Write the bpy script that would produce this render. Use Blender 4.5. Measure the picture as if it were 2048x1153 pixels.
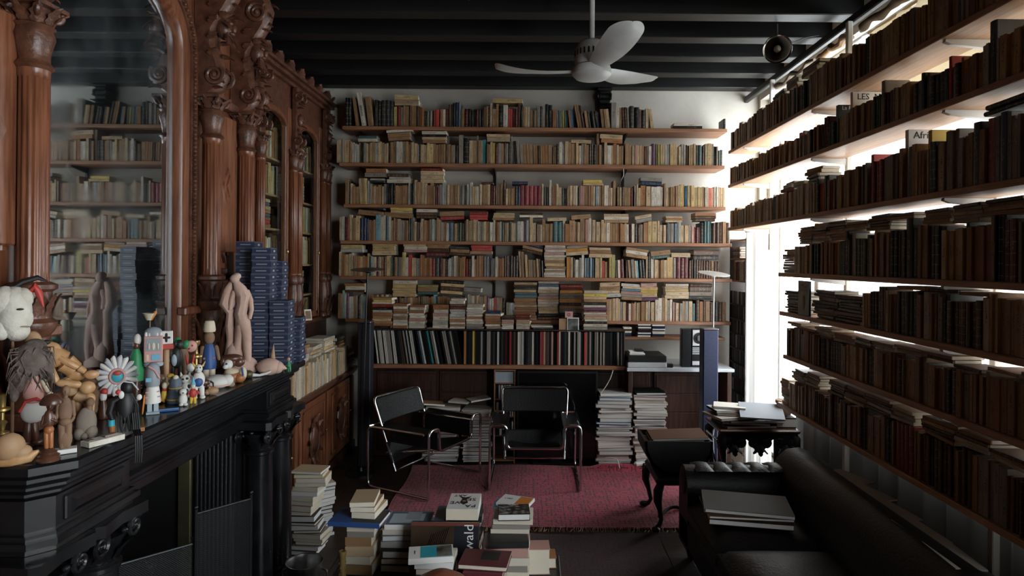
import bpy, math, random
from mathutils import Vector, Matrix, Euler, Quaternion

for o in list(bpy.data.objects):
    bpy.data.objects.remove(o, do_unlink=True)
SC = bpy.context.scene
COL = SC.collection
PI = math.pi

# ------------------------------------------------------------------ camera
FPX, CX, CY, EYE, ROLL = 1250.0, 1060.0, 524.0, 1.88, 0.008
cam_d = bpy.data.cameras.new('camera')
cam = bpy.data.objects.new('camera', cam_d)
COL.objects.link(cam)
cam_d.sensor_width = 36.0
cam_d.lens = FPX / 2048 * 36.0
cam_d.shift_x = -(CX - 1024) / 2048
cam_d.shift_y = -(576.5 - CY) / 2048
cam_d.clip_start = 0.05
cam.matrix_world = Matrix.Translation((0, 0, EYE)) @ Matrix.Rotation(PI / 2, 4, 'X') @ Matrix.Rotation(ROLL, 4, 'Z')
SC.camera = cam

# ------------------------------------------------------------------ light: bright overcast sky through the windows
world = bpy.data.worlds.new('overcast_sky')
SC.world = world
world.use_nodes = True
bg = world.node_tree.nodes['Background']
bg.inputs[0].default_value = (0.93, 0.97, 1.0, 1)
bg.inputs[1].default_value = 9.0
SC.view_settings.view_transform = 'Standard'
SC.view_settings.look = 'None'
SC.view_settings.exposure = 0.32
SC.view_settings.gamma = 1.0
SC.view_settings.use_curve_mapping = False
SC.cycles.max_bounces = 7
SC.cycles.diffuse_bounces = 4
SC.cycles.glossy_bounces = 4
SC.cycles.transparent_max_bounces = 12
SC.cycles.caustics_reflective = False
SC.cycles.caustics_refractive = False
SC.cycles.sample_clamp_indirect = 8.0

def portal(y0, y1, z0, z1, x=2.42):
    d = bpy.data.lights.new('window_portal', 'AREA')
    d.shape = 'RECTANGLE'
    d.size, d.size_y = z1 - z0, y1 - y0
    d.cycles.is_portal = True
    o = bpy.data.objects.new('window_portal', d)
    COL.objects.link(o)
    o.location = (x, (y0 + y1) / 2, (z0 + z1) / 2)
    o.rotation_euler = (0, PI / 2, 0)      # area light shines along local -Z -> world -X
    return o
portal(1.2, 6.27, 0.8, 3.52)
portal(5.2, 6.27, 0.0, 0.8)
portal(-1.7, 0.7, 0.4, 3.3)  # portal of the unseen window added behind the camera

# ------------------------------------------------------------------ picture point -> place in the room
def ray(px, py):
    u = (px - CX) + ROLL * (py - CY)
    v = (py - CY) - ROLL * (px - CX)
    return u / FPX, -v / FPX
def atY(px, py, Y):
    a, b = ray(px, py); return Vector((a * Y, Y, EYE + b * Y))
def atX(px, py, X):
    a, b = ray(px, py); Y = X / a; return Vector((X, Y, EYE + b * Y))
def atZ(px, py, Z):
    a, b = ray(px, py); Y = (Z - EYE) / b; return Vector((a * Y, Y, Z))

# ------------------------------------------------------------------ mesh builder
class MB:
    def __init__(s):
        s.v, s.f, s.m, s.s = [], [], [], []
    def add(s, vs, fs, mi=0, smooth=False, M=None):
        b = len(s.v)
        s.v.extend([(M @ Vector(p)) if M is not None else Vector(p) for p in vs])
        for q in fs:
            s.f.append([b + i for i in q]); s.m.append(mi); s.s.append(smooth)
        return s
    def box(s, x0, x1, y0, y1, z0, z1, M=None, mi=0):
        vs = [(x, y, z) for z in (z0, z1) for y in (y0, y1) for x in (x0, x1)]
        return s.add(vs, [(0, 2, 3, 1), (4, 5, 7, 6), (0, 1, 5, 4), (2, 6, 7, 3), (0, 4, 6, 2), (1, 3, 7, 5)], mi, False, M)
    def cbox(s, x0, x1, y0, y1, z0, z1, c=0.005, M=None, mi=0):
        """box with chamfered edges"""
        c = min(c, (x1 - x0) * .45, (y1 - y0) * .45, (z1 - z0) * .45)
        X, Y, Z = (x0, x1), (y0, y1), (z0, z1)
        vs, idx = [], {}
        for i in (0, 1):
            for j in (0, 1):
                for k in (0, 1):
                    for ax in (0, 1, 2):
                        p = [X[i], Y[j], Z[k]]
                        for a2, b in ((0, i), (1, j), (2, k)):
                            if a2 != ax: p[a2] += c if b == 0 else -c
                        idx[(i, j, k, ax)] = len(vs); vs.append(p)
        fs = []
        for ax in (0, 1, 2):
            o1, o2 = [(1, 2), (0, 2), (0, 1)][ax]
            for b in (0, 1):
                q = []
                for (u, w) in ((0, 0), (1, 0), (1, 1), (0, 1)):
                    t = [0, 0, 0]; t[ax] = b; t[o1] = u; t[o2] = w
                    q.append(idx[(t[0], t[1], t[2], ax)])
                flip = (b == 1) == (ax == 1)
                fs.append(q[::-1] if flip else q)
        for ax in (0, 1, 2):
            o1, o2 = [(1, 2), (0, 2), (0, 1)][ax]
            for u in (0, 1):
                for w in (0, 1):
                    q = []
                    for b in (0, 1):
                        t = [0, 0, 0]; t[ax] = b; t[o1] = u; t[o2] = w
                        q.append((idx[(t[0], t[1], t[2], o1)], idx[(t[0], t[1], t[2], o2)]))
                    fs.append([q[0][0], q[0][1], q[1][1], q[1][0]])
        for i in (0, 1):
            for j in (0, 1):
                for k in (0, 1):
                    fs.append([idx[(i, j, k, 0)], idx[(i, j, k, 1)], idx[(i, j, k, 2)]])
        return s.add(vs, fs, mi, False, M)
    def prism(s, poly, a, b, ax='z', M=None, mi=0, smooth=False):
        """extrude a 2D polygon along an axis: z:(x,y)  y:(x,z)  x:(y,z)"""
        n = len(poly)
        def P(p, t):
            return {'z': (p[0], p[1], t), 'y': (p[0], t, p[1]), 'x': (t, p[0], p[1])}[ax]
        vs = [P(p, a) for p in poly] + [P(p, b) for p in poly]
        s.add(vs, [(i, (i + 1) % n, n + (i + 1) % n, n + i) for i in range(n)], mi, smooth, M)
        return s.add(vs, [list(range(n))[::-1], list(range(n, 2 * n))], mi, False, M)
    def rings(s, rs, closed=True, cap=True, M=None, mi=0, smooth=True):
        n = len(rs[0]); vs = [p for r in rs for p in r]; fs = []
        for k in range(len(rs) - 1):
            for i in range(n if closed else n - 1):
                j = (i + 1) % n
                fs.append((k * n + i, k * n + j, (k + 1) * n + j, (k + 1) * n + i))
        s.add(vs, fs, mi, smooth, M)
        if cap:
            s.add(rs[0], [list(range(n))[::-1]], mi, False, M)
            s.add(rs[-1], [list(range(n))], mi, False, M)
        return s
    def lathe(s, prof, n=16, c=(0, 0, 0), M=None, mi=0, flutes=0, fd=.12, frange=None, sx=1, sy=1, smooth=True):
        rs = []
        for (r, z) in prof:
            ring = []
            for i in range(n):
                a = 2 * PI * i / n
                q = r
                if flutes and (frange is None or frange[0] <= z <= frange[1]):
                    q = r * (1 - fd * abs(math.sin(a * flutes / 2)) ** .6) if True else r
                ring.append((c[0] + q * math.cos(a) * sx, c[1] + q * math.sin(a) * sy, c[2] + z))
            rs.append(ring)
        return s.rings(rs, True, True, M, mi, smooth)
    def ell(s, c, r, n=12, m=8, M=None, mi=0, R=None):
        if not hasattr(r, '__len__'): r = (r, r, r)
        vs = [(0, 0, -1)]
        for k in range(1, m):
            t = -PI / 2 + PI * k / m
            for i in range(n):
                a = 2 * PI * i / n
                vs.append((math.cos(t) * math.cos(a), math.cos(t) * math.sin(a), math.sin(t)))
        vs.append((0, 0, 1))
        T = Matrix.Translation(c) @ (R.to_4x4() if R is not None else Matrix()) @ Matrix.Diagonal((r[0], r[1], r[2], 1))
        vs = [T @ Vector(p) for p in vs]
        fs = [(0, 1 + (i + 1) % n, 1 + i) for i in range(n)]
        for k in range(m - 2):
            for i in range(n):
                j = (i + 1) % n
                fs.append((1 + k * n + i, 1 + k * n + j, 1 + (k + 1) * n + j, 1 + (k + 1) * n + i))
        L = len(vs) - 1
        fs += [(L, L - n + i, L - n + (i + 1) % n) for i in range(n)]
        return s.add(vs, fs, mi, True, M)
    def tube(s, path, r, n=8, closed=False, cap=True, M=None, mi=0, flat=1.0):
        path = [Vector(p) for p in path]; N = len(path); rs = []
        up = None
        for k in range(N):
            if closed: t = path[(k + 1) % N] - path[k - 1]
            else: t = path[min(k + 1, N - 1)] - path[max(k - 1, 0)]
            if t.length < 1e-9: t = Vector((0, 0, 1))
            t.normalize()
            if up is None:
                up = Vector((0, 0, 1)) if abs(t.z) < .9 else Vector((0, 1, 0))
            x = up - t * up.dot(t)
            if x.length < 1e-6: x = t.orthogonal()
            x.normalize(); y = t.cross(x); up = x
            rr = r[k] if hasattr(r, '__len__') else r
            rs.append([path[k] + (x * math.cos(2 * PI * i / n) + y * math.sin(2 * PI * i / n) * flat) * rr for i in range(n)])
        if closed:
            rs.append(rs[0])
        return s.rings(rs, True, cap and not closed, M, mi, True)
    def grid(s, fn, nu, nv, M=None, mi=0, smooth=True):
        vs = [fn(i / nu, j / nv) for j in range(nv + 1) for i in range(nu + 1)]
        w = nu + 1
        fs = [(j * w + i, j * w + i + 1, (j + 1) * w + i + 1, (j + 1) * w + i) for j in range(nv) for i in range(nu)]
        return s.add(vs, fs, mi, smooth, M)
    def mesh(s, name, mats, sharp=40):
        me = bpy.data.meshes.new(name)
        me.from_pydata([tuple(p) for p in s.v], [], s.f)
        me.polygons.foreach_set('material_index', s.m)
        me.polygons.foreach_set('use_smooth', s.s)
        for m in (mats if isinstance(mats, (list, tuple)) else [mats]):
            me.materials.append(m)
        me.update()
        if any(s.s) and sharp: me.set_sharp_from_angle(angle=math.radians(sharp))
        return me
    def build(s, name, mats, parent=None, world=True, sharp=40, kind=None):
        o = bpy.data.objects.new(name, s.mesh(name, mats, sharp))
        COL.objects.link(o)
        if parent is not None:
            o.parent = parent
            if world: o.matrix_parent_inverse = root_matrix(parent).inverted()
        if kind: o['kind'] = kind
        return o
def root_matrix(p):
    m = p.matrix_basis.copy()
    return (root_matrix(p.parent) @ p.matrix_parent_inverse @ m) if p.parent else m
def rounded(path, r, k=5):
    """polyline with corners rounded by radius r"""
    P = [Vector(p) for p in path]; out = [P[0]]
    for i in range(1, len(P) - 1):
        a, b, c = P[i - 1], P[i], P[i + 1]
        d1 = (a - b); d2 = (c - b)
        q = min(r, d1.length * .49, d2.length * .49)
        p1 = b + d1.normalized() * q; p2 = b + d2.normalized() * q
        for j in range(k + 1):
            t = j / k
            out.append(p1 * (1 - t) ** 2 + b * 2 * t * (1 - t) + p2 * t * t)
    out.append(P[-1]); return out
def thing(name, label, cat, loc=(0, 0, 0), rz=0, group=None):
    o = bpy.data.objects.new(name, None); COL.objects.link(o)
    o.empty_display_size = .1
    o.location = loc; o.rotation_euler = (0, 0, rz)
    return tag(o, label, cat, group)
def tag(o, label, cat, group=None):
    o['label'] = label; o['category'] = cat
    if group: o['group'] = group
    return o
def struct(o):
    o['kind'] = 'structure'; return o
def text(name, body, size, mat, parent, M, extrude=.0006, align='CENTER'):
    c = bpy.data.curves.new(name, 'FONT'); c.body = body; c.size = size; c.extrude = extrude
    c.align_x = align; c.align_y = 'CENTER'; c.materials.append(mat); c.resolution_u = 2
    if not body: bpy.data.curves.remove(c); return None
    o = bpy.data.objects.new(name, c); COL.objects.link(o)
    dg = bpy.context.evaluated_depsgraph_get(); dg.update()
    me = bpy.data.meshes.new_from_object(o.evaluated_get(dg)); me.name = name
    bpy.data.objects.remove(o); bpy.data.curves.remove(c)
    o = bpy.data.objects.new(name, me); COL.objects.link(o); o.parent = parent; o.matrix_basis = M; o['kind'] = 'stuff'
    return o
def dup(o, parent=None):
    c = o.copy(); COL.objects.link(c); c.parent = parent
    for ch in [x for x in bpy.data.objects if x.parent == o]: dup(ch, c)
    return c
RND = random.Random(7)
U = RND.uniform

# ------------------------------------------------------------------ materials
def mat(name, col, rough=.6, metal=0, col2=None, scale=8.0, stretch=(1, 1, 1), detail=5, bump=0.0, bscale=None, spec=.5, lo=.35, hi=.65, coat=0, sheen=0):
    m = bpy.data.materials.new(name); m.use_nodes = True
    nt = m.node_tree; b = nt.nodes['Principled BSDF']
    b.inputs['Base Color'].default_value = (*col, 1); b.inputs['Roughness'].default_value = rough
    b.inputs['Metallic'].default_value = metal; b.inputs['Specular IOR Level'].default_value = spec
    if coat: b.inputs['Coat Weight'].default_value = coat; b.inputs['Coat Roughness'].default_value = .25
    if sheen: b.inputs['Sheen Weight'].default_value = sheen
    if col2 is not None or bump:
        tc = nt.nodes.new('ShaderNodeTexCoord'); mp = nt.nodes.new('ShaderNodeMapping')
        mp.inputs['Scale'].default_value = stretch
        nt.links.new(tc.outputs['Object'], mp.inputs[0])
        n = nt.nodes.new('ShaderNodeTexNoise'); n.inputs['Scale'].default_value = scale; n.inputs['Detail'].default_value = detail
        nt.links.new(mp.outputs[0], n.inputs['Vector'])
        if col2 is not None:
            r = nt.nodes.new('ShaderNodeValToRGB')
            r.color_ramp.elements[0].position = lo; r.color_ramp.elements[0].color = (*col, 1)
            r.color_ramp.elements[1].position = hi; r.color_ramp.elements[1].color = (*col2, 1)
            nt.links.new(n.outputs[0], r.inputs[0]); nt.links.new(r.outputs[0], b.inputs['Base Color'])
        if bump:
            n2 = n
            if bscale:
                n2 = nt.nodes.new('ShaderNodeTexNoise'); n2.inputs['Scale'].default_value = bscale; n2.inputs['Detail'].default_value = 4
                nt.links.new(mp.outputs[0], n2.inputs['Vector'])
            bp = nt.nodes.new('ShaderNodeBump'); bp.inputs['Strength'].default_value = bump; bp.inputs['Distance'].default_value = .01
            nt.links.new(n2.outputs[0], bp.inputs['Height']); nt.links.new(bp.outputs[0], b.inputs['Normal'])
    return m
K = {}
K['plaster'] = mat('old_plaster', (.50, .465, .41), .9, col2=(.66, .63, .57), scale=1.6, detail=8, bump=.25, bscale=22, lo=.3, hi=.62)
K['beam'] = mat('black_beam', (.005, .005, .0055), .5, col2=(.009, .0088, .009), scale=5, stretch=(.4, 4, 4), bump=.2)
K['floorwood'] = mat('dark_floor', (.022, .014, .01), .45, col2=(.05, .03, .02), scale=4, stretch=(1, 8, 1), bump=.1)
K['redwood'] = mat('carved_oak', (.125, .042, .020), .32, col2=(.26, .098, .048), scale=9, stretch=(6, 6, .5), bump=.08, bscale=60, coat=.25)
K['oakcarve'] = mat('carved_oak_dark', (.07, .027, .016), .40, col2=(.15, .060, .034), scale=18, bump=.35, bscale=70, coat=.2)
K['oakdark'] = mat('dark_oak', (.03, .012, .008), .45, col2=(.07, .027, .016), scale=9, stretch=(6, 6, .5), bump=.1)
K['marble'] = mat('black_marble', (.006, .006, .007), .22, col2=(.014, .015, .017), scale=6, bump=.03, spec=.6)
K['iron'] = mat('cast_iron', (.012, .013, .015), .42, metal=.3, bump=.2, scale=40)
K['soot'] = mat('soot', (.004, .004, .004), .95)
K['brass'] = mat('brass', (.56, .40, .15), .34, .75, col2=(.34, .24, .09), scale=12)
K['olivebrass'] = mat('dull_brass', (.16, .14, .07), .5, .6, col2=(.10, .09, .05), scale=9)
K['chrome'] = mat('chrome', (.62, .62, .62), .12, 1)
K['steel'] = mat('steel', (.42, .42, .42), .35, 1, col2=(.3, .3, .3), scale=20)
K['leather'] = mat('black_leather', (.004, .004, .0045), .48, bump=.25, scale=70, detail=3, spec=.35)
K['blackplastic'] = mat('black_plastic', (.006, .006, .007), .35)
K['pine'] = mat('stained_pine', (.22, .095, .045), .5, col2=(.36, .17, .085), scale=6, stretch=(.6, 9, 9), bump=.06)
K['pinelight'] = mat('pale_pine', (.40, .22, .12), .5, col2=(.54, .32, .19), scale=6, stretch=(9, .6, 9), bump=.06)
K['darkboard'] = mat('dark_board', (.018, .011, .008), .5, col2=(.035, .02, .013), scale=6, stretch=(.6, 9, 9))
K['white'] = mat('white_enamel', (.68, .67, .64), .35)
K['fanwhite'] = mat('old_white_enamel', (.50, .50, .48), .4, col2=(.60, .60, .58), scale=7, lo=.3)
K['page'] = mat('paper', (.62, .55, .43), .85, col2=(.74, .69, .58), scale=3)
K['paperwhite'] = mat('white_paper', (.74, .74, .72), .8)
K['ink'] = mat('black_ink', (.012, .012, .012), .6)
K['inkwhite'] = mat('white_ink', (.75, .75, .72), .6)
K['clay'] = mat('terracotta_pale', (.52, .33, .26), .75, col2=(.64, .44, .36), scale=7, bump=.35, bscale=30)
K['claybrown'] = mat('brown_clay', (.16, .085, .05), .7, col2=(.28, .17, .10), scale=10, bump=.3)
K['stonegrey'] = mat('grey_clay', (.19, .155, .125), .85, col2=(.30, .25, .20), scale=9, bump=.3)
K['honey'] = mat('honey_wood', (.42, .22, .09), .45, col2=(.56, .33, .16), scale=7, stretch=(5, 5, 1), coat=.2)
K['tanwood'] = mat('tan_wood', (.34, .20, .10), .55, col2=(.48, .30, .17), scale=7)
K['darkbrown'] = mat('polished_brown', (.07, .028, .018), .3, col2=(.12, .05, .03), scale=9, coat=.3)
K['orangebrown'] = mat('orange_brown', (.30, .10, .03), .4, col2=(.42, .17, .06), scale=8)
K['wool'] = mat('raw_wool', (.52, .48, .40), 1, col2=(.70, .66, .58), scale=14, bump=1.0, bscale=26, sheen=.3)
K['hair'] = mat('grey_hair', (.07, .052, .045), .95, col2=(.17, .13, .11), scale=22, bump=.8, bscale=50)
K['navy'] = mat('navy_card', (.014, .022, .055), .5, col2=(.022, .032, .075), scale=5)
K['navyspk'] = mat('navy_cloth', (.022, .03, .075), .55, col2=(.03, .04, .09), scale=60)
K['navydark'] = mat('navy_black_cloth', (.007, .008, .016), .6)
K['stonetop'] = mat('grey_marble', (.42, .44, .47), .3, col2=(.62, .64, .67), scale=5, detail=8)
K['curtain'] = None
def palette_mat(name, c, rough=.5, **k):
    if name not in K: K[name] = mat(name, c, rough, **k)
    return K[name]
P_ = lambda n, *c: palette_mat('paint_' + n, c)
P_('white', .72, .70, .66); P_('red', .46, .045, .035); P_('blue', .03, .085, .26); P_('skyblue', .16, .42, .58); P_('teal', .03, .34, .42)
P_('pink', .58, .30, .27); P_('yellow', .68, .44, .06); P_('green', .03, .26, .10); P_('black', .01, .01, .01); P_('grey', .27, .30, .33)
P_('paleblue', .36, .44, .50); P_('cream', .66, .57, .42); P_('orange', .62, .22, .04); P_('slate', .10, .13, .17); P_('silver', .5, .5, .52)

def cover_material(name, hard):
    """book cover: colour from the object, printed title marks on the spine"""
    m = bpy.data.materials.new(name); m.use_nodes = True
    nt = m.node_tree; N = nt.nodes.new; L = nt.links.new; b = nt.nodes['Principled BSDF']
    b.inputs['Roughness'].default_value = .42 if hard else .55
    oi = N('ShaderNodeObjectInfo'); tc = N('ShaderNodeTexCoord'); sp = N('ShaderNodeSeparateXYZ'); L(tc.outputs['Object'], sp.inputs[0])
    def M(op, a, c=None, d=None):
        n = N('ShaderNodeMath'); n.operation = op
        for i, q in enumerate((a, c, d)):
            if q is None: continue
            if isinstance(q, (int, float)): n.inputs[i].default_value = q
            else: L(q, n.inputs[i])
        return n.outputs[0]
    rnd = oi.outputs['Random']
    x, y, z = sp.outputs
    zz = M('ADD', z, M('MULTIPLY', rnd, 37.0))
    cb = N('ShaderNodeCombineXYZ'); L(M('MULTIPLY', x, 5.0), cb.inputs[0]); L(M('MULTIPLY', zz, 34.0), cb.inputs[2]); L(M('MULTIPLY', rnd, 91.0), cb.inputs[1])
    n1 = N('ShaderNodeTexNoise'); n1.inputs['Scale'].default_value = 1.0; n1.inputs['Detail'].default_value = 2; L(cb.outputs[0], n1.inputs['Vector'])
    glyph = M('GREATER_THAN', n1.outputs[0], .53)
    c0 = M('MULTIPLY_ADD', M('FRACT', M('MULTIPLY', rnd, 13.7)), .28, .42)
    hw = M('MULTIPLY_ADD', M('FRACT', M('MULTIPLY', rnd, 29.3)), .16, .10)
    inz = M('LESS_THAN', M('ABSOLUTE', M('SUBTRACT', z, c0)), hw)
    inx = M('LESS_THAN', M('ABSOLUTE', x), .2)
    front = M('LESS_THAN', y, .06)
    foot = M('LESS_THAN', M('ABSOLUTE', M('SUBTRACT', z, .07)), .02)
    mk = M('MULTIPLY', M('MULTIPLY', M('MAXIMUM', M('MULTIPLY', glyph, inz), M('MULTIPLY', foot, glyph)), inx), front)
    if hard:
        band = M('LESS_THAN', M('ABSOLUTE', M('SUBTRACT', M('FRACT', M('MULTIPLY', z, 5.5)), .5)), .045)
        band = M('MULTIPLY', M('MULTIPLY', band, front), M('GREATER_THAN', rnd, .55))
        mk = M('MAXIMUM', mk, band)
    bw = N('ShaderNodeRGBToBW'); L(oi.outputs['Color'], bw.inputs[0])
    dark = M('LESS_THAN', bw.outputs[0], .16)
    inkc = N('ShaderNodeMix'); inkc.data_type = 'RGBA'; L(dark, inkc.inputs[0])
    inkc.inputs[6].default_value = (.05, .035, .03, 1); inkc.inputs[7].default_value = (.26, .20, .11, 1)
    n2 = N('ShaderNodeTexNoise'); n2.inputs['Scale'].default_value = 2.2; n2.inputs['Detail'].default_value = 5
    ad = N('ShaderNodeVectorMath'); ad.operation = 'ADD'; L(tc.outputs['Object'], ad.inputs[0]); L(M('MULTIPLY', rnd, 50.0), ad.inputs[1]); L(ad.outputs[0], n2.inputs['Vector'])
    wear = N('ShaderNodeMix'); wear.data_type = 'RGBA'; wear.blend_type = 'MULTIPLY'; wear.inputs[0].default_value = 1
    L(oi.outputs['Color'], wear.inputs[6])
    rp = N('ShaderNodeValToRGB'); rp.color_ramp.elements[0].position = .3; rp.color_ramp.elements[0].color = (.72, .66, .58, 1)
    rp.color_ramp.elements[1].position = .68; rp.color_ramp.elements[1].color = (1.08, 1.06, 1.03, 1); L(n2.outputs[0], rp.inputs[0]); L(rp.outputs[0], wear.inputs[7])
    mx = N('ShaderNodeMix'); mx.data_type = 'RGBA'; L(M('MULTIPLY', mk, .7), mx.inputs[0]); L(wear.outputs[2], mx.inputs[6]); L(inkc.outputs[2], mx.inputs[7])
    L(mx.outputs[2], b.inputs['Base Color'])
    return m
K['cover'] = cover_material('paper_cover', False)
K['cloth'] = cover_material('cloth_cover', True)
def tint_material(name, rough):
    m = bpy.data.materials.new(name); m.use_nodes = True
    oi = m.node_tree.nodes.new('ShaderNodeObjectInfo')
    b = m.node_tree.nodes['Principled BSDF']; b.inputs['Roughness'].default_value = rough; b.inputs['Specular IOR Level'].default_value = .15
    m.node_tree.links.new(oi.outputs['Color'], b.inputs['Base Color']); return m
K['tint'] = tint_material('printed_card', .65)
def curtain_material(name, col, trans=.6):
    m = bpy.data.materials.new(name); m.use_nodes = True; nt = m.node_tree
    b = nt.nodes['Principled BSDF']; b.inputs['Base Color'].default_value = (*col, 1); b.inputs['Roughness'].default_value = .9
    t = nt.nodes.new('ShaderNodeBsdfTranslucent'); t.inputs[0].default_value = (*col, 1)
    x = nt.nodes.new('ShaderNodeMixShader'); x.inputs[0].default_value = trans
    nt.links.new(b.outputs[0], x.inputs[1]); nt.links.new(t.outputs[0], x.inputs[2])
    nt.links.new(x.outputs[0], nt.nodes['Material Output'].inputs[0]); return m
K['curtain'] = curtain_material('white_curtain', (.78, .76, .73), .55)
K['sheer'] = curtain_material('added_sheer_cloth', (.56, .55, .53), .5)
K['curtaincream'] = curtain_material('cream_curtain', (.66, .55, .38), .5)
K['curtaingrey'] = curtain_material('grey_curtain', (.17, .17, .165), .2)
def glass_material(name, tint, refl=.12):
    m = bpy.data.materials.new(name); m.use_nodes = True; nt = m.node_tree
    tr = nt.nodes.new('ShaderNodeBsdfTransparent'); tr.inputs[0].default_value = (*tint, 1)
    gl = nt.nodes.new('ShaderNodeBsdfGlossy'); gl.inputs['Roughness'].default_value = .03
    lw = nt.nodes.new('ShaderNodeLayerWeight'); pw = nt.nodes.new('ShaderNodeMath'); pw.operation = 'POWER'; pw.inputs[1].default_value = 4.0
    fr = nt.nodes.new('ShaderNodeMath'); fr.operation = 'MULTIPLY_ADD'; fr.inputs[1].default_value = .5; fr.inputs[2].default_value = .03
    nt.links.new(lw.outputs['Facing'], pw.inputs[0]); nt.links.new(pw.outputs[0], fr.inputs[0])
    x = nt.nodes.new('ShaderNodeMixShader')
    nt.links.new(fr.outputs[0], x.inputs[0]); nt.links.new(tr.outputs[0], x.inputs[1]); nt.links.new(gl.outputs[0], x.inputs[2])
    nt.links.new(x.outputs[0], nt.nodes['Material Output'].inputs[0]); return m
K['pane'] = glass_material('window_glass', (.97, .98, .98))
K['cabglass'] = glass_material('cabinet_glass', (.80, .86, .82))
def mirror_material():
    m = bpy.data.materials.new('old_mirror'); m.use_nodes = True; nt = m.node_tree
    b = nt.nodes['Principled BSDF']; b.inputs['Metallic'].default_value = 1; b.inputs['Base Color'].default_value = (.55, .60, .63, 1)
    tc = nt.nodes.new('ShaderNodeTexCoord'); n = nt.nodes.new('ShaderNodeTexNoise'); n.inputs['Scale'].default_value = 3.5; n.inputs['Detail'].default_value = 6
    nt.links.new(tc.outputs['Object'], n.inputs['Vector'])
    r = nt.nodes.new('ShaderNodeMapRange'); r.inputs[1].default_value = .5; r.inputs[2].default_value = .8; r.inputs[3].default_value = .02; r.inputs[4].default_value = .10
    nt.links.new(n.outputs[0], r.inputs[0]); nt.links.new(r.outputs[0], b.inputs['Roughness'])
    d = nt.nodes.new('ShaderNodeBsdfDiffuse'); d.inputs[0].default_value = (.35, .4, .42, 1)
    x = nt.nodes.new('ShaderNodeMixShader')
    r2 = nt.nodes.new('ShaderNodeMapRange'); r2.inputs[1].default_value = .45; r2.inputs[2].default_value = .8; r2.inputs[3].default_value = .015; r2.inputs[4].default_value = .12
    nt.links.new(n.outputs[0], r2.inputs[0]); nt.links.new(r2.outputs[0], x.inputs[0])
    nt.links.new(b.outputs[0], x.inputs[1]); nt.links.new(d.outputs[0], x.inputs[2]); nt.links.new(x.outputs[0], nt.nodes['Material Output'].inputs[0])
    return m
K['mirror'] = mirror_material()
def rug_material(name, base, base2, dark, sc):
    """woven ground with small dark dashes set in columns"""
    m = bpy.data.materials.new(name); m.use_nodes = True; nt = m.node_tree; N = nt.nodes.new; L = nt.links.new
    b = nt.nodes['Principled BSDF']; b.inputs['Roughness'].default_value = .95; b.inputs['Sheen Weight'].default_value = .15
    tc = N('ShaderNodeTexCoord'); sp = N('ShaderNodeSeparateXYZ'); L(tc.outputs['Object'], sp.inputs[0])
    def M(op, p, q=0.0):
        n = N('ShaderNodeMath'); n.operation = op
        for i, v in enumerate((p, q)):
            if isinstance(v, (int, float)): n.inputs[i].default_value = v
            else: L(v, n.inputs[i])
        return n.outputs[0]
    wob = N('ShaderNodeTexNoise'); wob.inputs['Scale'].default_value = 9; L(tc.outputs['Object'], wob.inputs['Vector'])
    def dashes(su, sv, wu, wv, thr, off):
        u = M('ADD', M('MULTIPLY', sp.outputs[0], su), M('MULTIPLY', wob.outputs[0], .5)); v = M('ADD', M('MULTIPLY', sp.outputs[1], sv), off)
        wn = N('ShaderNodeTexWhiteNoise'); wn.noise_dimensions = '2D'; cb = N('ShaderNodeCombineXYZ'); L(M('FLOOR', u), cb.inputs[0]); L(M('FLOOR', v), cb.inputs[1]); L(cb.outputs[0], wn.inputs['Vector'])
        inn = M('MULTIPLY', M('LESS_THAN', M('ABSOLUTE', M('SUBTRACT', M('FRACT', u), .5)), wu), M('LESS_THAN', M('ABSOLUTE', M('SUBTRACT', M('FRACT', v), .5)), wv))
        return M('MULTIPLY', inn, M('GREATER_THAN', wn.outputs['Value'], thr))
    d = M('MAXIMUM', dashes(sc * 2.2, sc * 1.5, .36, .17, .40, 0), dashes(sc * 1.6, sc * .9, .13, .42, .48, .37))
    d = M('MAXIMUM', d, dashes(sc * 4.0, sc * 3.0, .3, .3, .86, .11))
    lg = N('ShaderNodeTexNoise'); lg.inputs['Scale'].default_value = 2.5; L(tc.outputs['Object'], lg.inputs['Vector'])
    fine = N('ShaderNodeTexNoise'); fine.inputs['Scale'].default_value = 120; L(tc.outputs['Object'], fine.inputs['Vector'])
    c1 = N('ShaderNodeMix'); c1.data_type = 'RGBA'; L(lg.outputs[0], c1.inputs[0]); c1.inputs[6].default_value = (*base, 1); c1.inputs[7].default_value = (*base2, 1)
    c2 = N('ShaderNodeMix'); c2.data_type = 'RGBA'; L(M('MULTIPLY', d, .88), c2.inputs[0]); L(c1.outputs[2], c2.inputs[6]); c2.inputs[7].default_value = (*dark, 1)
    L(c2.outputs[2], b.inputs['Base Color'])
    bp = N('ShaderNodeBump'); bp.inputs['Strength'].default_value = .4; bp.inputs['Distance'].default_value = .004; L(fine.outputs[0], bp.inputs['Height']); L(bp.outputs[0], b.inputs['Normal'])
    return m
K['rug'] = rug_material('red_rug_wool', (.25, .020, .038), (.37, .042, .070), (.030, .008, .016), 19)
K['rug2'] = rug_material('brown_rug_wool', (.035, .008, .009), (.05, .012, .011), (.008, .004, .005), 22)
# ================================================================== the room
XL, XR, YF, YB, ZC = -2.40, 2.30, 6.32, -3.0, 3.84
def sbox(name, m, *a):
    return struct(MB().box(*a).build(name, m))
floor = struct(MB().box(XL, XR + .2, YB, YF, -.1, -.012).build('floor', K['darkboard']))
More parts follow.
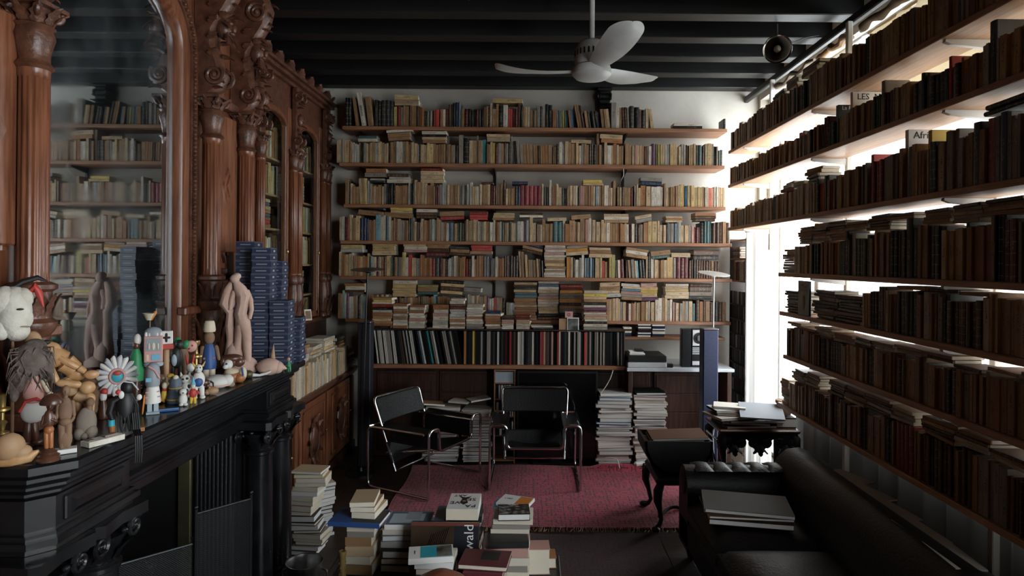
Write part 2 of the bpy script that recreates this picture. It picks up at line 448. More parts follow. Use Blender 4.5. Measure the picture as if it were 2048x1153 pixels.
# floor boards run away from the camera, each one its own piece
bx = XL; k = 0
while bx < XR + .05:
    w = .15
    if 2.2 < YF:
        p = MB().cbox(bx, bx + w - .004, YB, YF, -.012, 0, .002).build('plank', K['floorwood'], floor)
    bx += w
sbox('wall_far', K['plaster'], XL - .2, XR + .2, YF, YF + .2, -.1, ZC + .1)
sbox('wall_left', K['oakdark'], XL - .2, XL, YB, YF, -.1, ZC + .1)
sbox('wall_back', K['oakdark'], XL - .2, XR + .2, YB - .2, YB, -.1, ZC + .1)
wr = MB()
X0, X1 = XR, XR + .2
wr.box(X0, X1, YB, YF, 3.52, ZC + .1)                    # over the windows
wr.box(X0, X1, YB, -1.7, 0, 3.52); wr.box(X0, X1, -1.7, .7, 0, .4); wr.box(X0, X1, -1.7, .7, 3.3, 3.52)
wr.box(X0, X1, .7, 1.2, 0, 3.52); wr.box(X0, X1, 1.2, 5.2, 0, .8); wr.box(X0, X1, 6.27, YF, 0, 3.52)
struct(wr.build('wall_right', K['plaster']))
ceil = sbox('ceiling', K['beam'], XL, XR + .2, YB, YF, ZC, ZC + .1)
yk = 6.15; n = 0
while yk > YB:
    MB().cbox(XL, XR + .02, yk, min(yk + .14, YF), 3.61, ZC, .006).build('beam', K['beam'], ceil)
    yk -= .455
# chimney breast with the fireplace opening
cb = MB()
cb.box(XL, -1.80, 1.62, 2.13, 0, ZC); cb.box(XL, -1.80, 3.23, 3.76, 0, ZC); cb.box(XL, -1.80, 2.13, 3.23, 1.02, ZC)
struct(cb.build('wall_chimney', K['oakdark']))

def window(name, y0, y1, z0, z1, posts, rails):
    """white framed window with real panes; posts and rails are positions of the bars"""
    w = bpy.data.objects.new(name, None); COL.objects.link(w); w.location = (2.4, y0, z0); struct(w)
    ys = [y0] + posts + [y1]; zs = [z0] + rails + [z1]
    for a, b in ((y0, y0 + .04), (y1 - .04, y1)):
        MB().cbox(2.38, 2.44, a, b, z0, z1, .006).build('window_jamb', K['white'], w)
    for a, b in ((z0, z0 + .04), (z1 - .04, z1)):
        MB().cbox(2.38, 2.44, y0 + .04, y1 - .04, a, b, .006).build('window_rail', K['white'], w)
    for p in posts: MB().cbox(2.385, 2.435, p - .02, p + .02, z0 + .04, z1 - .04, .006).build('mullion', K['white'], w)
    for q in rails:
        for a, b in zip(ys[:-1], ys[1:]):
            MB().cbox(2.39, 2.43, a + .02, b - .02, q - .012, q + .012, .004).build('glazing_bar', K['white'], w)
    for a, b in zip(ys[:-1], ys[1:]):
        for c, d in zip(zs[:-1], zs[1:]):
            MB().box(2.408, 2.412, a + .02, b - .02, c + .012, d - .012).build('pane', K['pane'], w)
    return w
window('window_1', 1.2, 5.2, .8, 3.52, [3.08, 4.52], [])
window('window_2', 5.2, 6.27, 0, 3.52, [5.98], [])
window('added_window', -1.7, .7, .4, 3.3, [-.5], [])  # unseen window, added behind the camera to light the mantel side

# ================================================================== books
def book_mesh(name, hard):
    mb = MB(); t = .10 if hard else .055
    dz = .018 if hard else .004
    if hard:
        mb.box(-.5, -.5 + t, .05, 1, 0, 1); mb.box(.5 - t, .5, .05, 1, 0, 1)
        prof = [(-.5, .06), (-.42, .022), (-.2, .004), (0, 0), (.2, .004), (.42, .022), (.5, .06)]
        poly = prof + [(.5 - t, .08), (-.5 + t, .08)]
        mb.prism(poly, 0, 1, 'z')
    else:
        mb.box(-.5, -.5 + t, .02, 1, 0, 1); mb.box(.5 - t, .5, .02, 1, 0, 1)
        mb.prism([(-.5, .02), (-.44, .0), (.44, .0), (.5, .02), (.5 - t, .03), (-.5 + t, .03)], 0, 1, 'z')
    mb.box(-.5 + t, .5 - t, .03, 1 - (.03 if hard else .006), dz, 1 - dz, None, 1)
    return mb.mesh(name, [K['cloth'] if hard else K['cover'], K['page']])
BM = [book_mesh('paperback_book', False), book_mesh('cloth_book', True)]
# letter -> (linear colour, word, cloth bound?)
PAL = {
 'k': ((.010, .010, .011), 'black', 1), 'd': ((.035, .038, .036), 'charcoal', 1), 'n': ((.022, .035, .085), 'navy', 1),
 'b': ((.085, .042, .024), 'dark brown', 1), 't': ((.33, .195, .10), 'tan', 0), 'c': ((.52, .39, .245), 'cream', 0),
 'w': ((.62, .565, .48), 'white', 0), 'o': ((.54, .40, .20), 'pale yellow', 0), 'r': ((.26, .032, .030), 'dark red', 1),
 'R': ((.46, .055, .050), 'red', 0), 'm': ((.115, .020, .026), 'maroon', 1), 'p': ((.46, .27, .23), 'dusty pink', 0),
 'P': ((.27, .050, .065), 'rose red', 1), 'C': ((.58, .17, .13), 'coral', 0),
 'e': ((.34, .155, .065), 'rusty brown', 0), 'E': ((.58, .29, .06), 'orange', 0), 'y': ((.62, .47, .10), 'yellow', 0),
 'Y': ((.40, .35, .13), 'mustard green', 0), 'g': ((.045, .075, .055), 'dark green', 1), 'G': ((.035, .30, .28), 'teal green', 0),
 's': ((.12, .18, .235), 'steel blue', 1), 'S': ((.19, .40, .48), 'light blue', 0), 'B': ((.02, .12, .26), 'bright blue', 0),
 'u': ((.27, .245, .215), 'grey', 0), 'v': ((.15, .065, .14), 'violet', 1), 'l': ((.45, .455, .42), 'pale grey', 0),
 'q': ((.065, .145, .16), 'dark teal', 1), 'M': ((.27, .50, .36), 'mint green', 0),
}
ORD = lambda n: f"{n}{'th' if 10 <= n % 100 <= 20 else {1: 'st', 2: 'nd', 3: 'rd'}.get(n % 10, 'th')}"
def jig(c, a=.13):
    k = 1 + U(-a, a); h = U(-.05, .05)
    return (max(.004, c[0] * k * (1 + h)), max(.004, c[1] * k), max(.004, c[2] * k * (1 - h)), 1)
def book_name(hard, th, ht):
    if hard: return 'clothbound_book' if ht < .235 else 'tall_clothbound_book'
    return 'slim_paperback_book' if th < .0165 else 'pocket_paperback_book' if ht < .207 else 'large_paperback_book' if ht > .245 else 'paperback_book'
def raw_book(code, th, dep, ht, M, name=None):
    col, word, hard = PAL[code]
    o = bpy.data.objects.new(name or book_name(hard, th, ht), BM[hard]); COL.objects.link(o)
    o.color = jig(col)
    o.matrix_world = M @ Matrix.Diagonal((th, dep, ht, 1))
    return o
def size_word(th, ht):
    return 'slim' if th < .016 else 'thick' if th > .036 else 'tall' if ht > .255 else 'short' if ht < .175 else 'mid-sized'
def kind_word(code):
    return 'clothbound book' if PAL[code][2] else 'paperback'

# ------------------------------------------------------------------ shelves of the far wall
YS = 6.0                                     # front of the shelf boards
ORDW = ['top', 'second', 'third', 'fourth', 'fifth', 'sixth']
def far_board(y_mid, xl, xr, word, Y=YS, th=.033, m='pine', label=None, back=YF - .01):
    a = atY(CX, y_mid, Y).z
    x0, x1 = atY(xl, y_mid, Y).x, atY(xr, y_mid, Y).x
    t = thing('wall_shelf', label or f'{word} reddish pine shelf board across the back wall', 'shelf', ((x0 + x1) / 2, Y, a), 0, 'shelves on the back wall')
    MB().cbox(x0, x1, Y, back, a - th, a - .0005, .004).build('board', K[m], t)
    return t, a
def bracket(t, x, z, dep=.22):
    mb = MB(); mb.prism([(YF - .02, z), (YF - .02 - dep, z), (YF - .02 - dep, z - .012), (YF - .02, z - .05)], x - .008, x + .008, 'x')
    return mb.build('bracket', K['blackplastic'], t)
UPX = [-1.66, -.36, .93]
for i, x in enumerate(UPX):
    o = MB().cbox(x - .013, x + .013, YF - .02, YF - .003, 1.25, 3.16, .003).build('shelf_upright', K['blackplastic'])
    tag(o, ['black metal shelf upright behind the end books of the back wall', 'black metal shelf upright at the middle of the back wall', 'black metal shelf upright beside the thin hanging cable'][i], 'shelf upright', 'shelf uprights')

def upright_row(segs, z, Y, where, dep=(.13, .19), face='far', yq=None, group='books'):
    """segs: (px0, px1, py_top, codes, lean) read off the photograph; built as books standing on height z"""
    n = 0
    for sg in segs:
        x0, x1, yt, codes = sg[:4]; lean = sg[4] if len(sg) > 4 else 0
        a, b = atY(x0, yq, Y).x, atY(x1, yq, Y).x
        top = atY((x0 + x1) / 2, yt, Y).z
        ws = [U(.75, 1.25) for _ in codes]; S = sum(ws); x = a
        for c, w in zip(codes, ws):
            th = (b - a) * w / S; n += 1
            ht = (top - z) * (1 if len(codes) == 1 else U(.955, 1.02)) / math.cos(math.radians(lean))
            M = Matrix.Translation((x + th / 2, Y + U(0, .014), z)) @ Matrix.Rotation(math.radians(lean), 4, 'Y')
            if lean:
                # turn about the lower corner so that the foot stays on the board
                M = Matrix.Translation((0, 0, abs(math.sin(math.radians(lean))) * th / 2)) @ M
            o = raw_book(c, max(.006, th - .0012), min(U(*dep), YF - .02 - Y - .015), ht, M)
            tag(o, f'{size_word(th, ht)} {PAL[c][1]} {kind_word(c)}, {ORD(n)} from the left, {where}', 'book', group)
            if len(sg) > 5:
                tx = text('spine_lettering', sg[5], th * .72, K['ink'], o, Matrix(), .0003)
                tx.matrix_parent_inverse = o.matrix_world.inverted()
                tx.matrix_basis = M @ Matrix.Translation((0, -.0012, ht * .46)) @ Matrix.Rotation(PI / 2, 4, 'X') @ Matrix.Rotation(PI / 2, 4, 'Z')
            x += th
    return n
def lying_stack(x0, x1, y1, y0, codes, Y, where, tilt=0, dep=(.12, .15), group='books', z0=None, jit=4):
    """books lying flat, codes from the bottom up, between picture heights y1 (top) and y0 (bottom)"""
    z = atY((x0 + x1) / 2, y0, Y).z if z0 is None else z0
    zt = atY((x0 + x1) / 2, y1, Y).z
    a, b = atY(x0, y0, Y).x, atY(x1, y0, Y).x
    ws = [U(.7, 1.3) for _ in codes]; S = sum(ws)
    base = Matrix.Translation(((a + b) / 2, Y, z)) @ Matrix.Rotation(math.radians(tilt), 4, 'Y')
    h = abs(math.sin(math.radians(tilt))) * (b - a) / 2 * .9
    for i, (c, w) in enumerate(zip(codes, ws)):
        th = (zt - z) * w / S
        L = (b - a) * U(.9, 1.0)
        M = base @ Matrix.Translation((U(-.5, .5) * (b - a - L), U(0, .012), h + th / 2)) @ Matrix.Rotation(math.radians(U(-jit, jit)), 4, 'Z')
        M = M @ Matrix.Translation((-L / 2, 0, 0)) @ Matrix.Rotation(PI / 2, 4, 'Y')
        o = raw_book(c, max(.005, th - .0008), U(*dep), L, M, 'stacked_book')
        lv = 'only book' if len(codes) == 1 else f'{ORD(i + 1)} from the bottom'
        tag(o, f'{PAL[c][1]} {"hardback" if PAL[c][2] else "softcover"} lying flat, {lv} {where}', 'book', group)
        h += th

ROWS = [
 (254.5, 684, 1455, [
  (690,702,195,'kk'),(711,717,194,'t',-8),(723,732,186,'w',-10,'SUARÈS'),(736,747,194,'t',-7),(748,761,199,'dk'),(762,786,200,'ddd'),(787,793,213,'Y'),(794,801,212,'r'),(801,806,214,'u'),(806,817,212,'tt'),(818,832,211,'btt'),(832,838,212,'b'),
  (838,848,216,'ee'),(848,864,221,'kkwkw'),(866,878,219,'rR'),(880,890,218,'tw'),(890,897,218,'m'),(897,905,207,'bd'),(905,921,204,'kns'),(922,928,218,'t'),(929,936,217,'m'),(936,957,218,'kdkm'),(957,968,219,'dk'),(968,976,212,'tt'),(976,980,214,'k'),(980,984,206,'c'),(984,992,218,'t'),(992,997,208,'t'),(997,1006,211,'k'),(1006,1015,210,'w'),(1016,1025,217,'RR'),(1025,1035,217,'mm'),(1035,1040,206,'b'),(1041,1046,212,'k'),(1046,1059,214,'tcc'),(1059,1073,220,'utdt'),(1074,1080,211,'u'),(1080,1090,212,'ku'),(1090,1104,209,'kk'),(1105,1113,219,'e'),(1113,1136,220,'ssYYgg',-2),(1139,1148,221,'eB',-6),(1156,1170,210,'ttb',-10),(1172,1183,222,'td',-8),(1186,1198,222,'dk',-8),(1204,1221,217,'ttc',-7),(1222,1233,205,'u'),(1233,1239,206,'w'),(1239,1244,215,'t'),(1245,1259,215,'bbu',-3),(1259,1268,212,'d'),(1269,1279,214,'k'),(1279,1284,218,'p'),(1284,1290,220,'d'),(1291,1297,217,'c'),(1302,1309,218,'c',-8),(1448,1453,237,'k')],
  [(788,838,190,211,'co',1),(985,1048,197,206,'o',1),(1346,1407,246,257,'kw',0)]),
 (328, 678, 1450, [
  (673,681,279,'cc'),(681,688,279,'uc'),(688,698,280,'c'),(699,703,283,'t'),(703,708,285,'w'),(708,717,288,'ll'),(717,720,286,'t'),(720,727,284,'kk'),(727,732,286,'u'),(732,744,286,'cto'),(744,750,284,'t'),(750,755,286,'l'),(755,768,284,'ccc'),(768,776,287,'cc'),(776,780,283,'k'),(780,792,283,'tt'),(792,797,283,'l'),(797,805,283,'w'),(805,816,281,'ut'),(816,822,288,'tt'),(822,834,285,'cc'),(834,841,289,'ud'),(841,853,289,'cc'),(853,866,286,'oo'),(866,877,288,'tt'),(877,901,287,'tttbt'),(902,910,290,'tu'),(910,916,292,'k'),(917,926,270,'u'),(927,938,276,'k'),(938,945,281,'c'),(945,953,281,'t'),(953,956,271,'u'),(956,966,280,'tu'),(966,971,279,'G'),(972,980,287,'bt'),(980,985,284,'c'),(985,990,286,'y'),(990,996,288,'m'),(996,1016,286,'utbu'),(1016,1022,282,'d'),(1022,1025,272,'u'),(1026,1040,281,'ddu',-4),(1041,1066,288,'uttt',-3),(1067,1096,290,'tebtee',-2),(1096,1104,290,'t'),(1104,1113,293,'bt'),(1113,1118,288,'d'),(1118,1124,284,'w'),(1124,1130,288,'l'),(1130,1142,283,'cct'),(1142,1152,287,'tt'),(1152,1157,286,'o'),(1158,1163,291,'w'),(1163,1168,288,'u'),(1168,1178,288,'tt'),(1178,1193,288,'dbk'),(1193,1198,267,'t'),(1198,1203,290,'t'),(1203,1208,286,'k'),(1208,1214,285,'c'),(1214,1222,291,'w'),(1222,1226,291,'c'),(1226,1233,287,'e'),(1233,1238,290,'c'),(1238,1247,291,'tt'),
  (1250,1263,288,'tt'),(1264,1275,291,'cp'),(1275,1288,290,'cct'),(1288,1297,292,'bt'),(1297,1303,292,'w'),(1304,1311,287,'v'),(1312,1320,288,'YY'),(1321,1330,288,'oc'),(1330,1340,289,'ll'),(1340,1346,288,'o'),(1346,1352,287,'o'),(1352,1356,295,'c'),(1357,1362,293,'c'),(1363,1372,288,'lw'),(1372,1375,290,'k'),(1375,1381,290,'oo'),(1382,1392,288,'cc'),(1392,1397,290,'g'),(1397,1404,290,'q'),(1404,1409,293,'b'),(1410,1428,287,'cou'),(1428,1436,293,'gu'),(1436,1446,300,'gd')],
  [(715,753,271,283,'wq',0),(775,822,267,282,'tt',-5),(772,826,261,266,'w',-5),(842,893,262,286,'tckw',0),(973,1020,268,283,'cc',0),(1142,1183,280,287,'c',2),(1199,1246,270,287,'ec',3)]),
 (411, 687, 1452, [
  (690,697,357,'t'),(697,700,362,'k'),(700,704,367,'c'),(704,717,372,'ttt'),(719,725,357,'c',-3),(725,734,357,'oo',-2),(734,738,362,'l'),(738,743,368,'u'),(743,755,372,'tct'),(755,762,370,'t'),(763,767,373,'c'),(767,772,368,'u'),(772,790,367,'kkkk'),(790,810,371,'tttt'),(810,816,371,'tb'),(816,820,366,'l'),(820,828,366,'dk'),(828,833,360,'c'),(833,843,364,'tt'),(843,854,366,'cc'),(854,860,371,'e'),(860,866,366,'t'),(866,878,372,'tmm'),(878,884,369,'u'),(884,893,365,'l'),(894,905,368,'ctp'),(905,915,369,'tt'),(915,933,370,'cuud'),(933,938,368,'l'),(939,945,365,'w'),(945,958,373,'ccl'),(959,964,369,'c'),(965,980,368,'ttc'),(981,990,371,'mm'),(990,1005,368,'btt'),(1006,1011,360,'b'),(1011,1016,378,'c'),(1017,1022,377,'c'),(1022,1030,376,'tt'),(1030,1040,372,'dn'),(1040,1083,371,'PPPPP'),(1083,1087,368,'c'),(1087,1097,373,'dd'),(1098,1103,360,'w'),(1104,1112,370,'te'),(1112,1117,368,'c'),(1117,1123,375,'c'),(1123,1128,378,'g'),(1128,1136,377,'kb'),(1136,1145,371,'oc'),(1146,1151,372,'c'),(1151,1155,371,'w'),(1156,1160,374,'b'),(1160,1168,372,'p'),(1168,1190,371,'ttttc'),(1190,1199,372,'sl'),(1199,1208,371,'tt'),(1208,1217,371,'w'),(1217,1225,376,'pc'),(1226,1231,361,'t'),
  (1235,1243,375,'cc'),(1243,1254,375,'bt'),(1254,1261,375,'t'),(1261,1266,376,'m'),(1269,1276,369,'wc'),(1276,1281,376,'c'),(1281,1292,371,'e'),(1292,1302,373,'c'),(1302,1326,373,'wwww'),(1328,1331,367,'t'),(1331,1336,376,'c'),(1336,1350,374,'ttt'),(1351,1360,371,'tc'),(1360,1370,368,'oo'),(1370,1374,372,'B'),(1375,1389,371,'oo'),(1389,1410,374,'oooc'),(1410,1417,374,'ww'),(1417,1424,376,'C'),(1424,1428,377,'c'),(1428,1437,374,'ww'),(1437,1450,374,'ccc')],
  [(729,773,337,354,'ue',0),(739,769,357,365,'dl',0),(774,820,347,366,'wlb',0),(840,888,336,366,'cccr',0),(962,988,364,369,'b',0),(1024,1056,363,369,'n',0),(1166,1207,360,371,'oy',0),(1281,1324,356,371,'nu',2)]),
 (484, 680, 1464, [
  (678,682,434,'c'),(682,688,433,'l'),(689,697,433,'mr'),(698,704,430,'c'),(704,711,436,'t'),(711,719,432,'o'),(719,737,437,'nnn'),(737,751,440,'ttt'),(751,761,430,'S'),(761,766,434,'c'),(766,771,431,'l'),(772,781,432,'sl'),(781,787,441,'c'),(787,794,437,'tm'),(794,800,438,'c'),(800,804,441,'w'),(804,816,440,'utt'),(816,828,435,'kdu'),(828,833,444,'c'),(833,841,444,'bm'),(841,846,438,'c'),(846,858,440,'te'),(858,873,439,'ulu'),(873,881,436,'tc'),(881,887,445,'u'),(887,897,445,'el'),(897,906,446,'s'),(906,917,446,'tcg'),(917,928,446,'gb'),(928,940,440,'bct'),(940,955,439,'ccc'),(955,967,443,'lcu'),(967,972,443,'c'),(972,985,444,'tw'),(986,990,438,'w'),(990,1003,444,'tel'),(1003,1008,446,'g'),(1009,1017,445,'tc'),(1017,1022,444,'d'),(1022,1034,446,'ccu'),(1034,1047,441,'lw'),(1047,1058,442,'vl'),(1059,1065,435,'o'),(1065,1072,446,'c'),(1072,1081,449,'bt'),(1081,1084,450,'l'),(1084,1090,438,'t'),(1090,1105,447,'tct'),(1106,1124,444,'qq'),(1125,1130,441,'w'),(1130,1138,448,'e'),(1138,1149,441,'t'),(1149,1160,444,'tc'),(1160,1169,438,'t'),(1170,1177,439,'p'),(1177,1183,437,'w'),(1184,1191,440,'c'),(1192,1201,444,'c'),(1202,1208,440,'c'),(1208,1226,445,'cwt'),(1226,1240,447,'tte'),(1240,1258,447,'etcw'),(1259,1263,449,'m'),(1263,1269,448,'w'),(1269,1274,449,'d'),(1274,1282,450,'b'),(1282,1287,449,'c'),(1287,1296,445,'te'),(1296,1304,443,'o'),(1304,1315,443,'o'),(1315,1320,442,'c'),(1320,1332,449,'cc'),(1332,1338,445,'d'),(1338,1348,446,'uu'),(1348,1354,447,'s'),(1354,1362,445,'ul'),(1362,1369,451,'c'),(1369,1377,451,'c'),(1377,1383,450,'u'),(1383,1388,452,'p'),(1388,1401,454,'mmb'),(1401,1408,446,'d'),(1408,1424,443,'qqq'),(1424,1431,446,'b'),(1432,1460,444,'bbtb')],
  [(714,767,424,434,'t',6),(720,767,415,420,'d',6),(768,824,427,437,'t',3),(780,826,415,427,'oy',2),(832,873,418,437,'bbw',0),(880,928,424,441,'rt',-3),(939,975,423,440,'RRr',0),(984,1030,426,441,'eco',0),(1039,1086,426,435,'wb',0),(1094,1135,436,443,'c',-2),(1143,1182,431,440,'t',-5),(1208,1258,428,446,'twc',0),(1272,1307,433,447,'uc',-11),(1331,1367,433,445,'cec',0),(1390,1433,426,443,'bbe',0)]),
 (555, 679, 1464, [
  (677,682,504,'c'),(682,690,509,'te'),(690,697,509,'c'),(697,702,508,'c'),(702,706,506,'w'),(706,734,512,'tcecte'),(734,738,507,'o'),(739,745,513,'s'),(745,752,514,'c'),(752,758,514,'m'),(758,762,514,'w'),(762,772,514,'eb'),(772,781,512,'o'),(781,794,515,'ggt'),(794,800,515,'s'),(800,804,515,'t'),(804,810,505,'o'),(810,816,515,'l'),(816,823,510,'R'),(823,832,516,'oc'),(832,840,517,'u'),(840,848,510,'ee'),(848,863,515,'tee'),(863,870,518,'r'),(870,878,517,'g'),(878,885,517,'m'),(885,897,518,'tkd'),(897,902,517,'l'),(902,915,513,'uwc'),(915,923,515,'tt'),(923,930,514,'e'),(931,942,519,'rb'),(943,948,512,'w'),(948,953,519,'t'),(953,967,511,'tte'),(968,977,514,'us'),(977,984,517,'bd'),(984,990,517,'u'),(990,995,514,'w'),(995,1008,517,'tet'),(1008,1020,513,'bbb'),(1020,1036,512,'dbd'),(1039,1049,504,'ct',-3),(1051,1056,510,'c',-3),(1057,1066,520,'tu',-2),(1067,1073,521,'t',-2),(1074,1082,518,'cb',-3),(1083,1087,522,'d',-3),
  (1133,1141,513,'Ee'),(1141,1146,515,'c'),(1146,1150,517,'d'),(1150,1158,520,'w'),(1158,1163,516,'u'),(1163,1168,510,'w'),(1168,1189,516,'ssss'),(1190,1200,515,'co'),(1200,1204,516,'o'),(1204,1210,522,'R'),(1210,1218,523,'tb'),(1218,1223,514,'Y'),(1223,1230,510,'Y'),(1232,1241,521,'uw',-2),(1242,1249,519,'m',-3),(1251,1256,521,'b'),(1258,1270,520,'cu',-4),(1271,1278,521,'cS',-4),(1279,1291,521,'kk',-4),(1292,1296,513,'c'),(1296,1302,508,'d'),(1302,1308,509,'w'),(1309,1316,520,'c'),(1316,1324,520,'tt'),(1324,1334,520,'tc'),(1334,1347,515,'o'),(1347,1352,516,'u'),(1352,1377,515,'mmm'),(1378,1392,520,'bbd'),(1392,1411,520,'bbbb'),(1411,1440,522,'bbtbb')],
  [(680,726,490,505,'lo',0),(744,792,486,511,'coo',-1),(806,856,488,505,'pwc',0),(852,898,488,513,'mbt',0),(898,940,494,512,'btd',2),(940,984,491,509,'tRR',0),(1042,1083,491,511,'btn',12),(1132,1177,493,512,'cEu',-4),(1178,1224,496,516,'ctc',1),(1250,1295,500,519,'twt',8),(1303,1342,503,519,'qt',-6),(1343,1381,506,515,'c',0),(1385,1440,500,520,'kb',0),(1088,1132,491,558,'wwtltotcwpwpw',0)]),
]
SHELFZ = []
for i, (yb, xl, xr, segs, stk) in enumerate(ROWS):
    t, z = far_board(yb, xl, xr, ORDW[i])
    for x in UPX: bracket(t, x, z - .034)
    SHELFZ.append(z)
    upright_row(segs, z, YS + .012, f'{ORDW[i]} shelf of back wall', yq=yb, group='books standing on the back wall shelves')
    for (x0, x1, y1, y0, codes, tl) in stk:
        ref = 'on' if y0 > yb - 8 else 'above'
        lying_stack(x0, x1, y1, y0, codes, YS + .012, f'in {ORD(stk.index((x0, x1, y1, y0, codes, tl)) + 1)} pile, {ORDW[i]} back shelf', tl,
                    dep=(.125, .16), group='books lying on the back wall rows', z0=z if y0 > yb - 8 else None)
# sixth shelf: books behind, then tall piles in front standing on the record cabinet
t6, z6 = far_board(641, 690, 1462, 'sixth', Y=6.06, label='sixth pine shelf board above the record cabinet, half hidden by piles')
for x in UPX: bracket(t6, x, z6 - .034, .18)
upright_row([(675,684,587,'tt'),(684,688,581,'M'),(688,692,588,'l'),(692,697,587,'v'),(697,706,593,'ww'),(706,733,591,'tukcSl'),(735,783,590,'ttecrctwu'),(783,835,595,'cmbtutctt'),(836,866,594,'tgtutet'),(866,872,590,'S'),(872,892,592,'ktett'),(892,930,595,'tutctut'),(930,948,590,'uluw'),(948,973,592,'twtut'),(973,978,595,'v'),(978,988,597,'ww'),(988,993,595,'R'),(993,1010,596,'utk'),(1012,1030,605,'ul'),
  (1213,1226,598,'tct'),(1226,1240,597,'ccc'),(1240,1252,603,'uc'),(1253,1257,607,'m'),(1257,1262,608,'w'),(1262,1269,606,'rt'),(1269,1281,605,'cct'),(1282,1291,604,'tt'),(1291,1297,604,'c'),(1297,1302,603,'wk'),(1302,1310,605,'c'),(1310,1317,600,'w'),(1317,1324,597,'w'),(1324,1335,596,'tc'),(1335,1345,600,'uw'),(1346,1352,605,'pb'),(1352,1365,606,'cu'),(1365,1385,602,'tuc'),(1385,1391,608,'q'),(1392,1420,602,'bebt'),(1420,1452,604,'bdbt')],
  z6, 6.075, 'sixth shelf of back wall', dep=(.12, .16), yq=641, group='books standing on the back wall shelves')
P6 = [(688,730,567,585,'bwe',0),(784,832,561,594,'oooow',0),(835,875,570,590,'qtY',0),(880,926,563,590,'obok',4),(928,962,577,586,'u',4),(1200,1242,566,596,'lctc',-3),(1241,1284,569,602,'tupscw',3),(1282,1316,567,603,'vcyop',-2),(1330,1378,568,598,'ccocw',0),(1378,1425,568,600,'dubb',0),
      (1027,1074,565,641,'ptetecteqsodbc',0),(1075,1117,563,641,'bkocwwcpucwsw',0),(1119,1165,570,632,'dbuedEuuEmr',0)]
for j, (x0, x1, y1, y0, codes, tl) in enumerate(P6):
    lying_stack(x0, x1, y1, y0, codes, 6.07, f'in {ORD(j + 1)} pile, sixth back shelf', tl, dep=(.12, .16), group='books lying on the sixth shelf', z0=z6 if y0 > 630 else None)

# ------------------------------------------------------------------ record cabinet with long-playing records
YR = 5.83
zt, zb = atY(CX, 663, YR).z, atY(CX, 731, YR).z
xl, xr = atY(743, 700, YR).x, atY(1246, 700, YR).x
rc = thing('record_cabinet', 'long low open cabinet packed with record sleeves, book piles on top', 'cabinet', ((xl + xr) / 2, YR, zb - .03))
MB().cbox(xl - .02, xr + .02, YR - .02, YF - .02, zb - .036, zb - .001, .004).build('bottom_board', K['pine'], rc)
MB().cbox(xl - .02, xr + .02, YR + .0, YF - .02, zt + .002, zt + .014, .003).build('top_board', K['darkboard'], rc)
for x in (xl - .018, xr + .003):
    MB().cbox(x, x + .015, YR, YF - .02, zb, zt + .001, .003).build('side_panel', K['darkboard'], rc)
MB().box(xl, xr, YF - .04, YF - .022, zb, zt).build('back_panel', K['blackplastic'], rc)
def rec_mesh():
    mb = MB(); mb.box(-.5, .5, 0, 1, 0, 1); mb.box(-.3, .3, 1.0, 1.003, .02, .98)
    return mb.mesh('record_sleeve', [K['tint']])
RM = rec_mesh(); nrec = 0
for (x0, x1, codes, lean) in [(754,794,'wkwlwkwwluwkwl',-7),(797,836,'kkdbkuklkwlk',-9),(841,886,'kslkkkGkulkk',-11),(891,925,'kuukdukkk',-11),(927,936,'ek',0),(936,1006,'kkybkklkkuwkdklkd',0),(1006,1076,'kmkrkbkwwlkkddwkk',0),(1076,1144,'kPrcbukpkkrwkkdkwk',0),(1144,1200,'kukulkkRwkukkuuk',0),(1200,1246,'ukwkkkdkkkwkl',0)]:
    a, b = atY(x0, 731, YR).x, atY(x1, 731, YR).x
    for q, c in enumerate(codes):
        w = (b - a) / len(codes); nrec += 1
        x = a + w * (q + .5)
        o = bpy.data.objects.new('record_sleeve', RM); COL.objects.link(o)
        th = w * (.78 if lean else .92)
        o.matrix_world = Matrix.Translation((x, YR + U(.012, .03), zb + .001 + abs(math.sin(math.radians(lean))) * th / 2)) @ Matrix.Rotation(math.radians(lean), 4, 'Y') @ Matrix.Diagonal((th, .31, .313 if lean else (zt - zb - .003) * U(.97, .995), 1))
        o.color = jig(PAL[c][0])
        tag(o, f'{PAL[c][1]} record sleeve{" leaning over" if lean else ""}, {ORD(nrec)} from the left in the record cabinet', 'record', 'records in the cabinet')
FR = [(744,784,596,662,'ketotewkrwyo'),(785,815,609,662,'ewltwetwe'),(817,850,611,664,'wlwpwwtwe'),(852,898,657,664,'w'),(865,896,610,657,'wlwpwe'),(899,930,598,664,'wtwewlllmbww'),(932,966,610,664,'uuwwewwwlww'),(970,1002,624,665,'uwetewn'),(1003,1028,633,665,'wwlppdb'),(1031,1060,632,666,'wwcpbr'),(1062,1106,652,665,'dw'),(1167,1215,582,665,'uwkwcpwmvwdtcyw')]
for j, (x0, x1, y1, y0, codes) in enumerate(FR):
    onw = (j == 4)
    lying_stack(x0, x1, y1, y0, codes, YR + .02, f'in {ORD(j + 1)} pile, record cabinet', 0, dep=(.13, .17), group='books piled on the record cabinet', z0=None if onw else zt + .0145, jit=7)
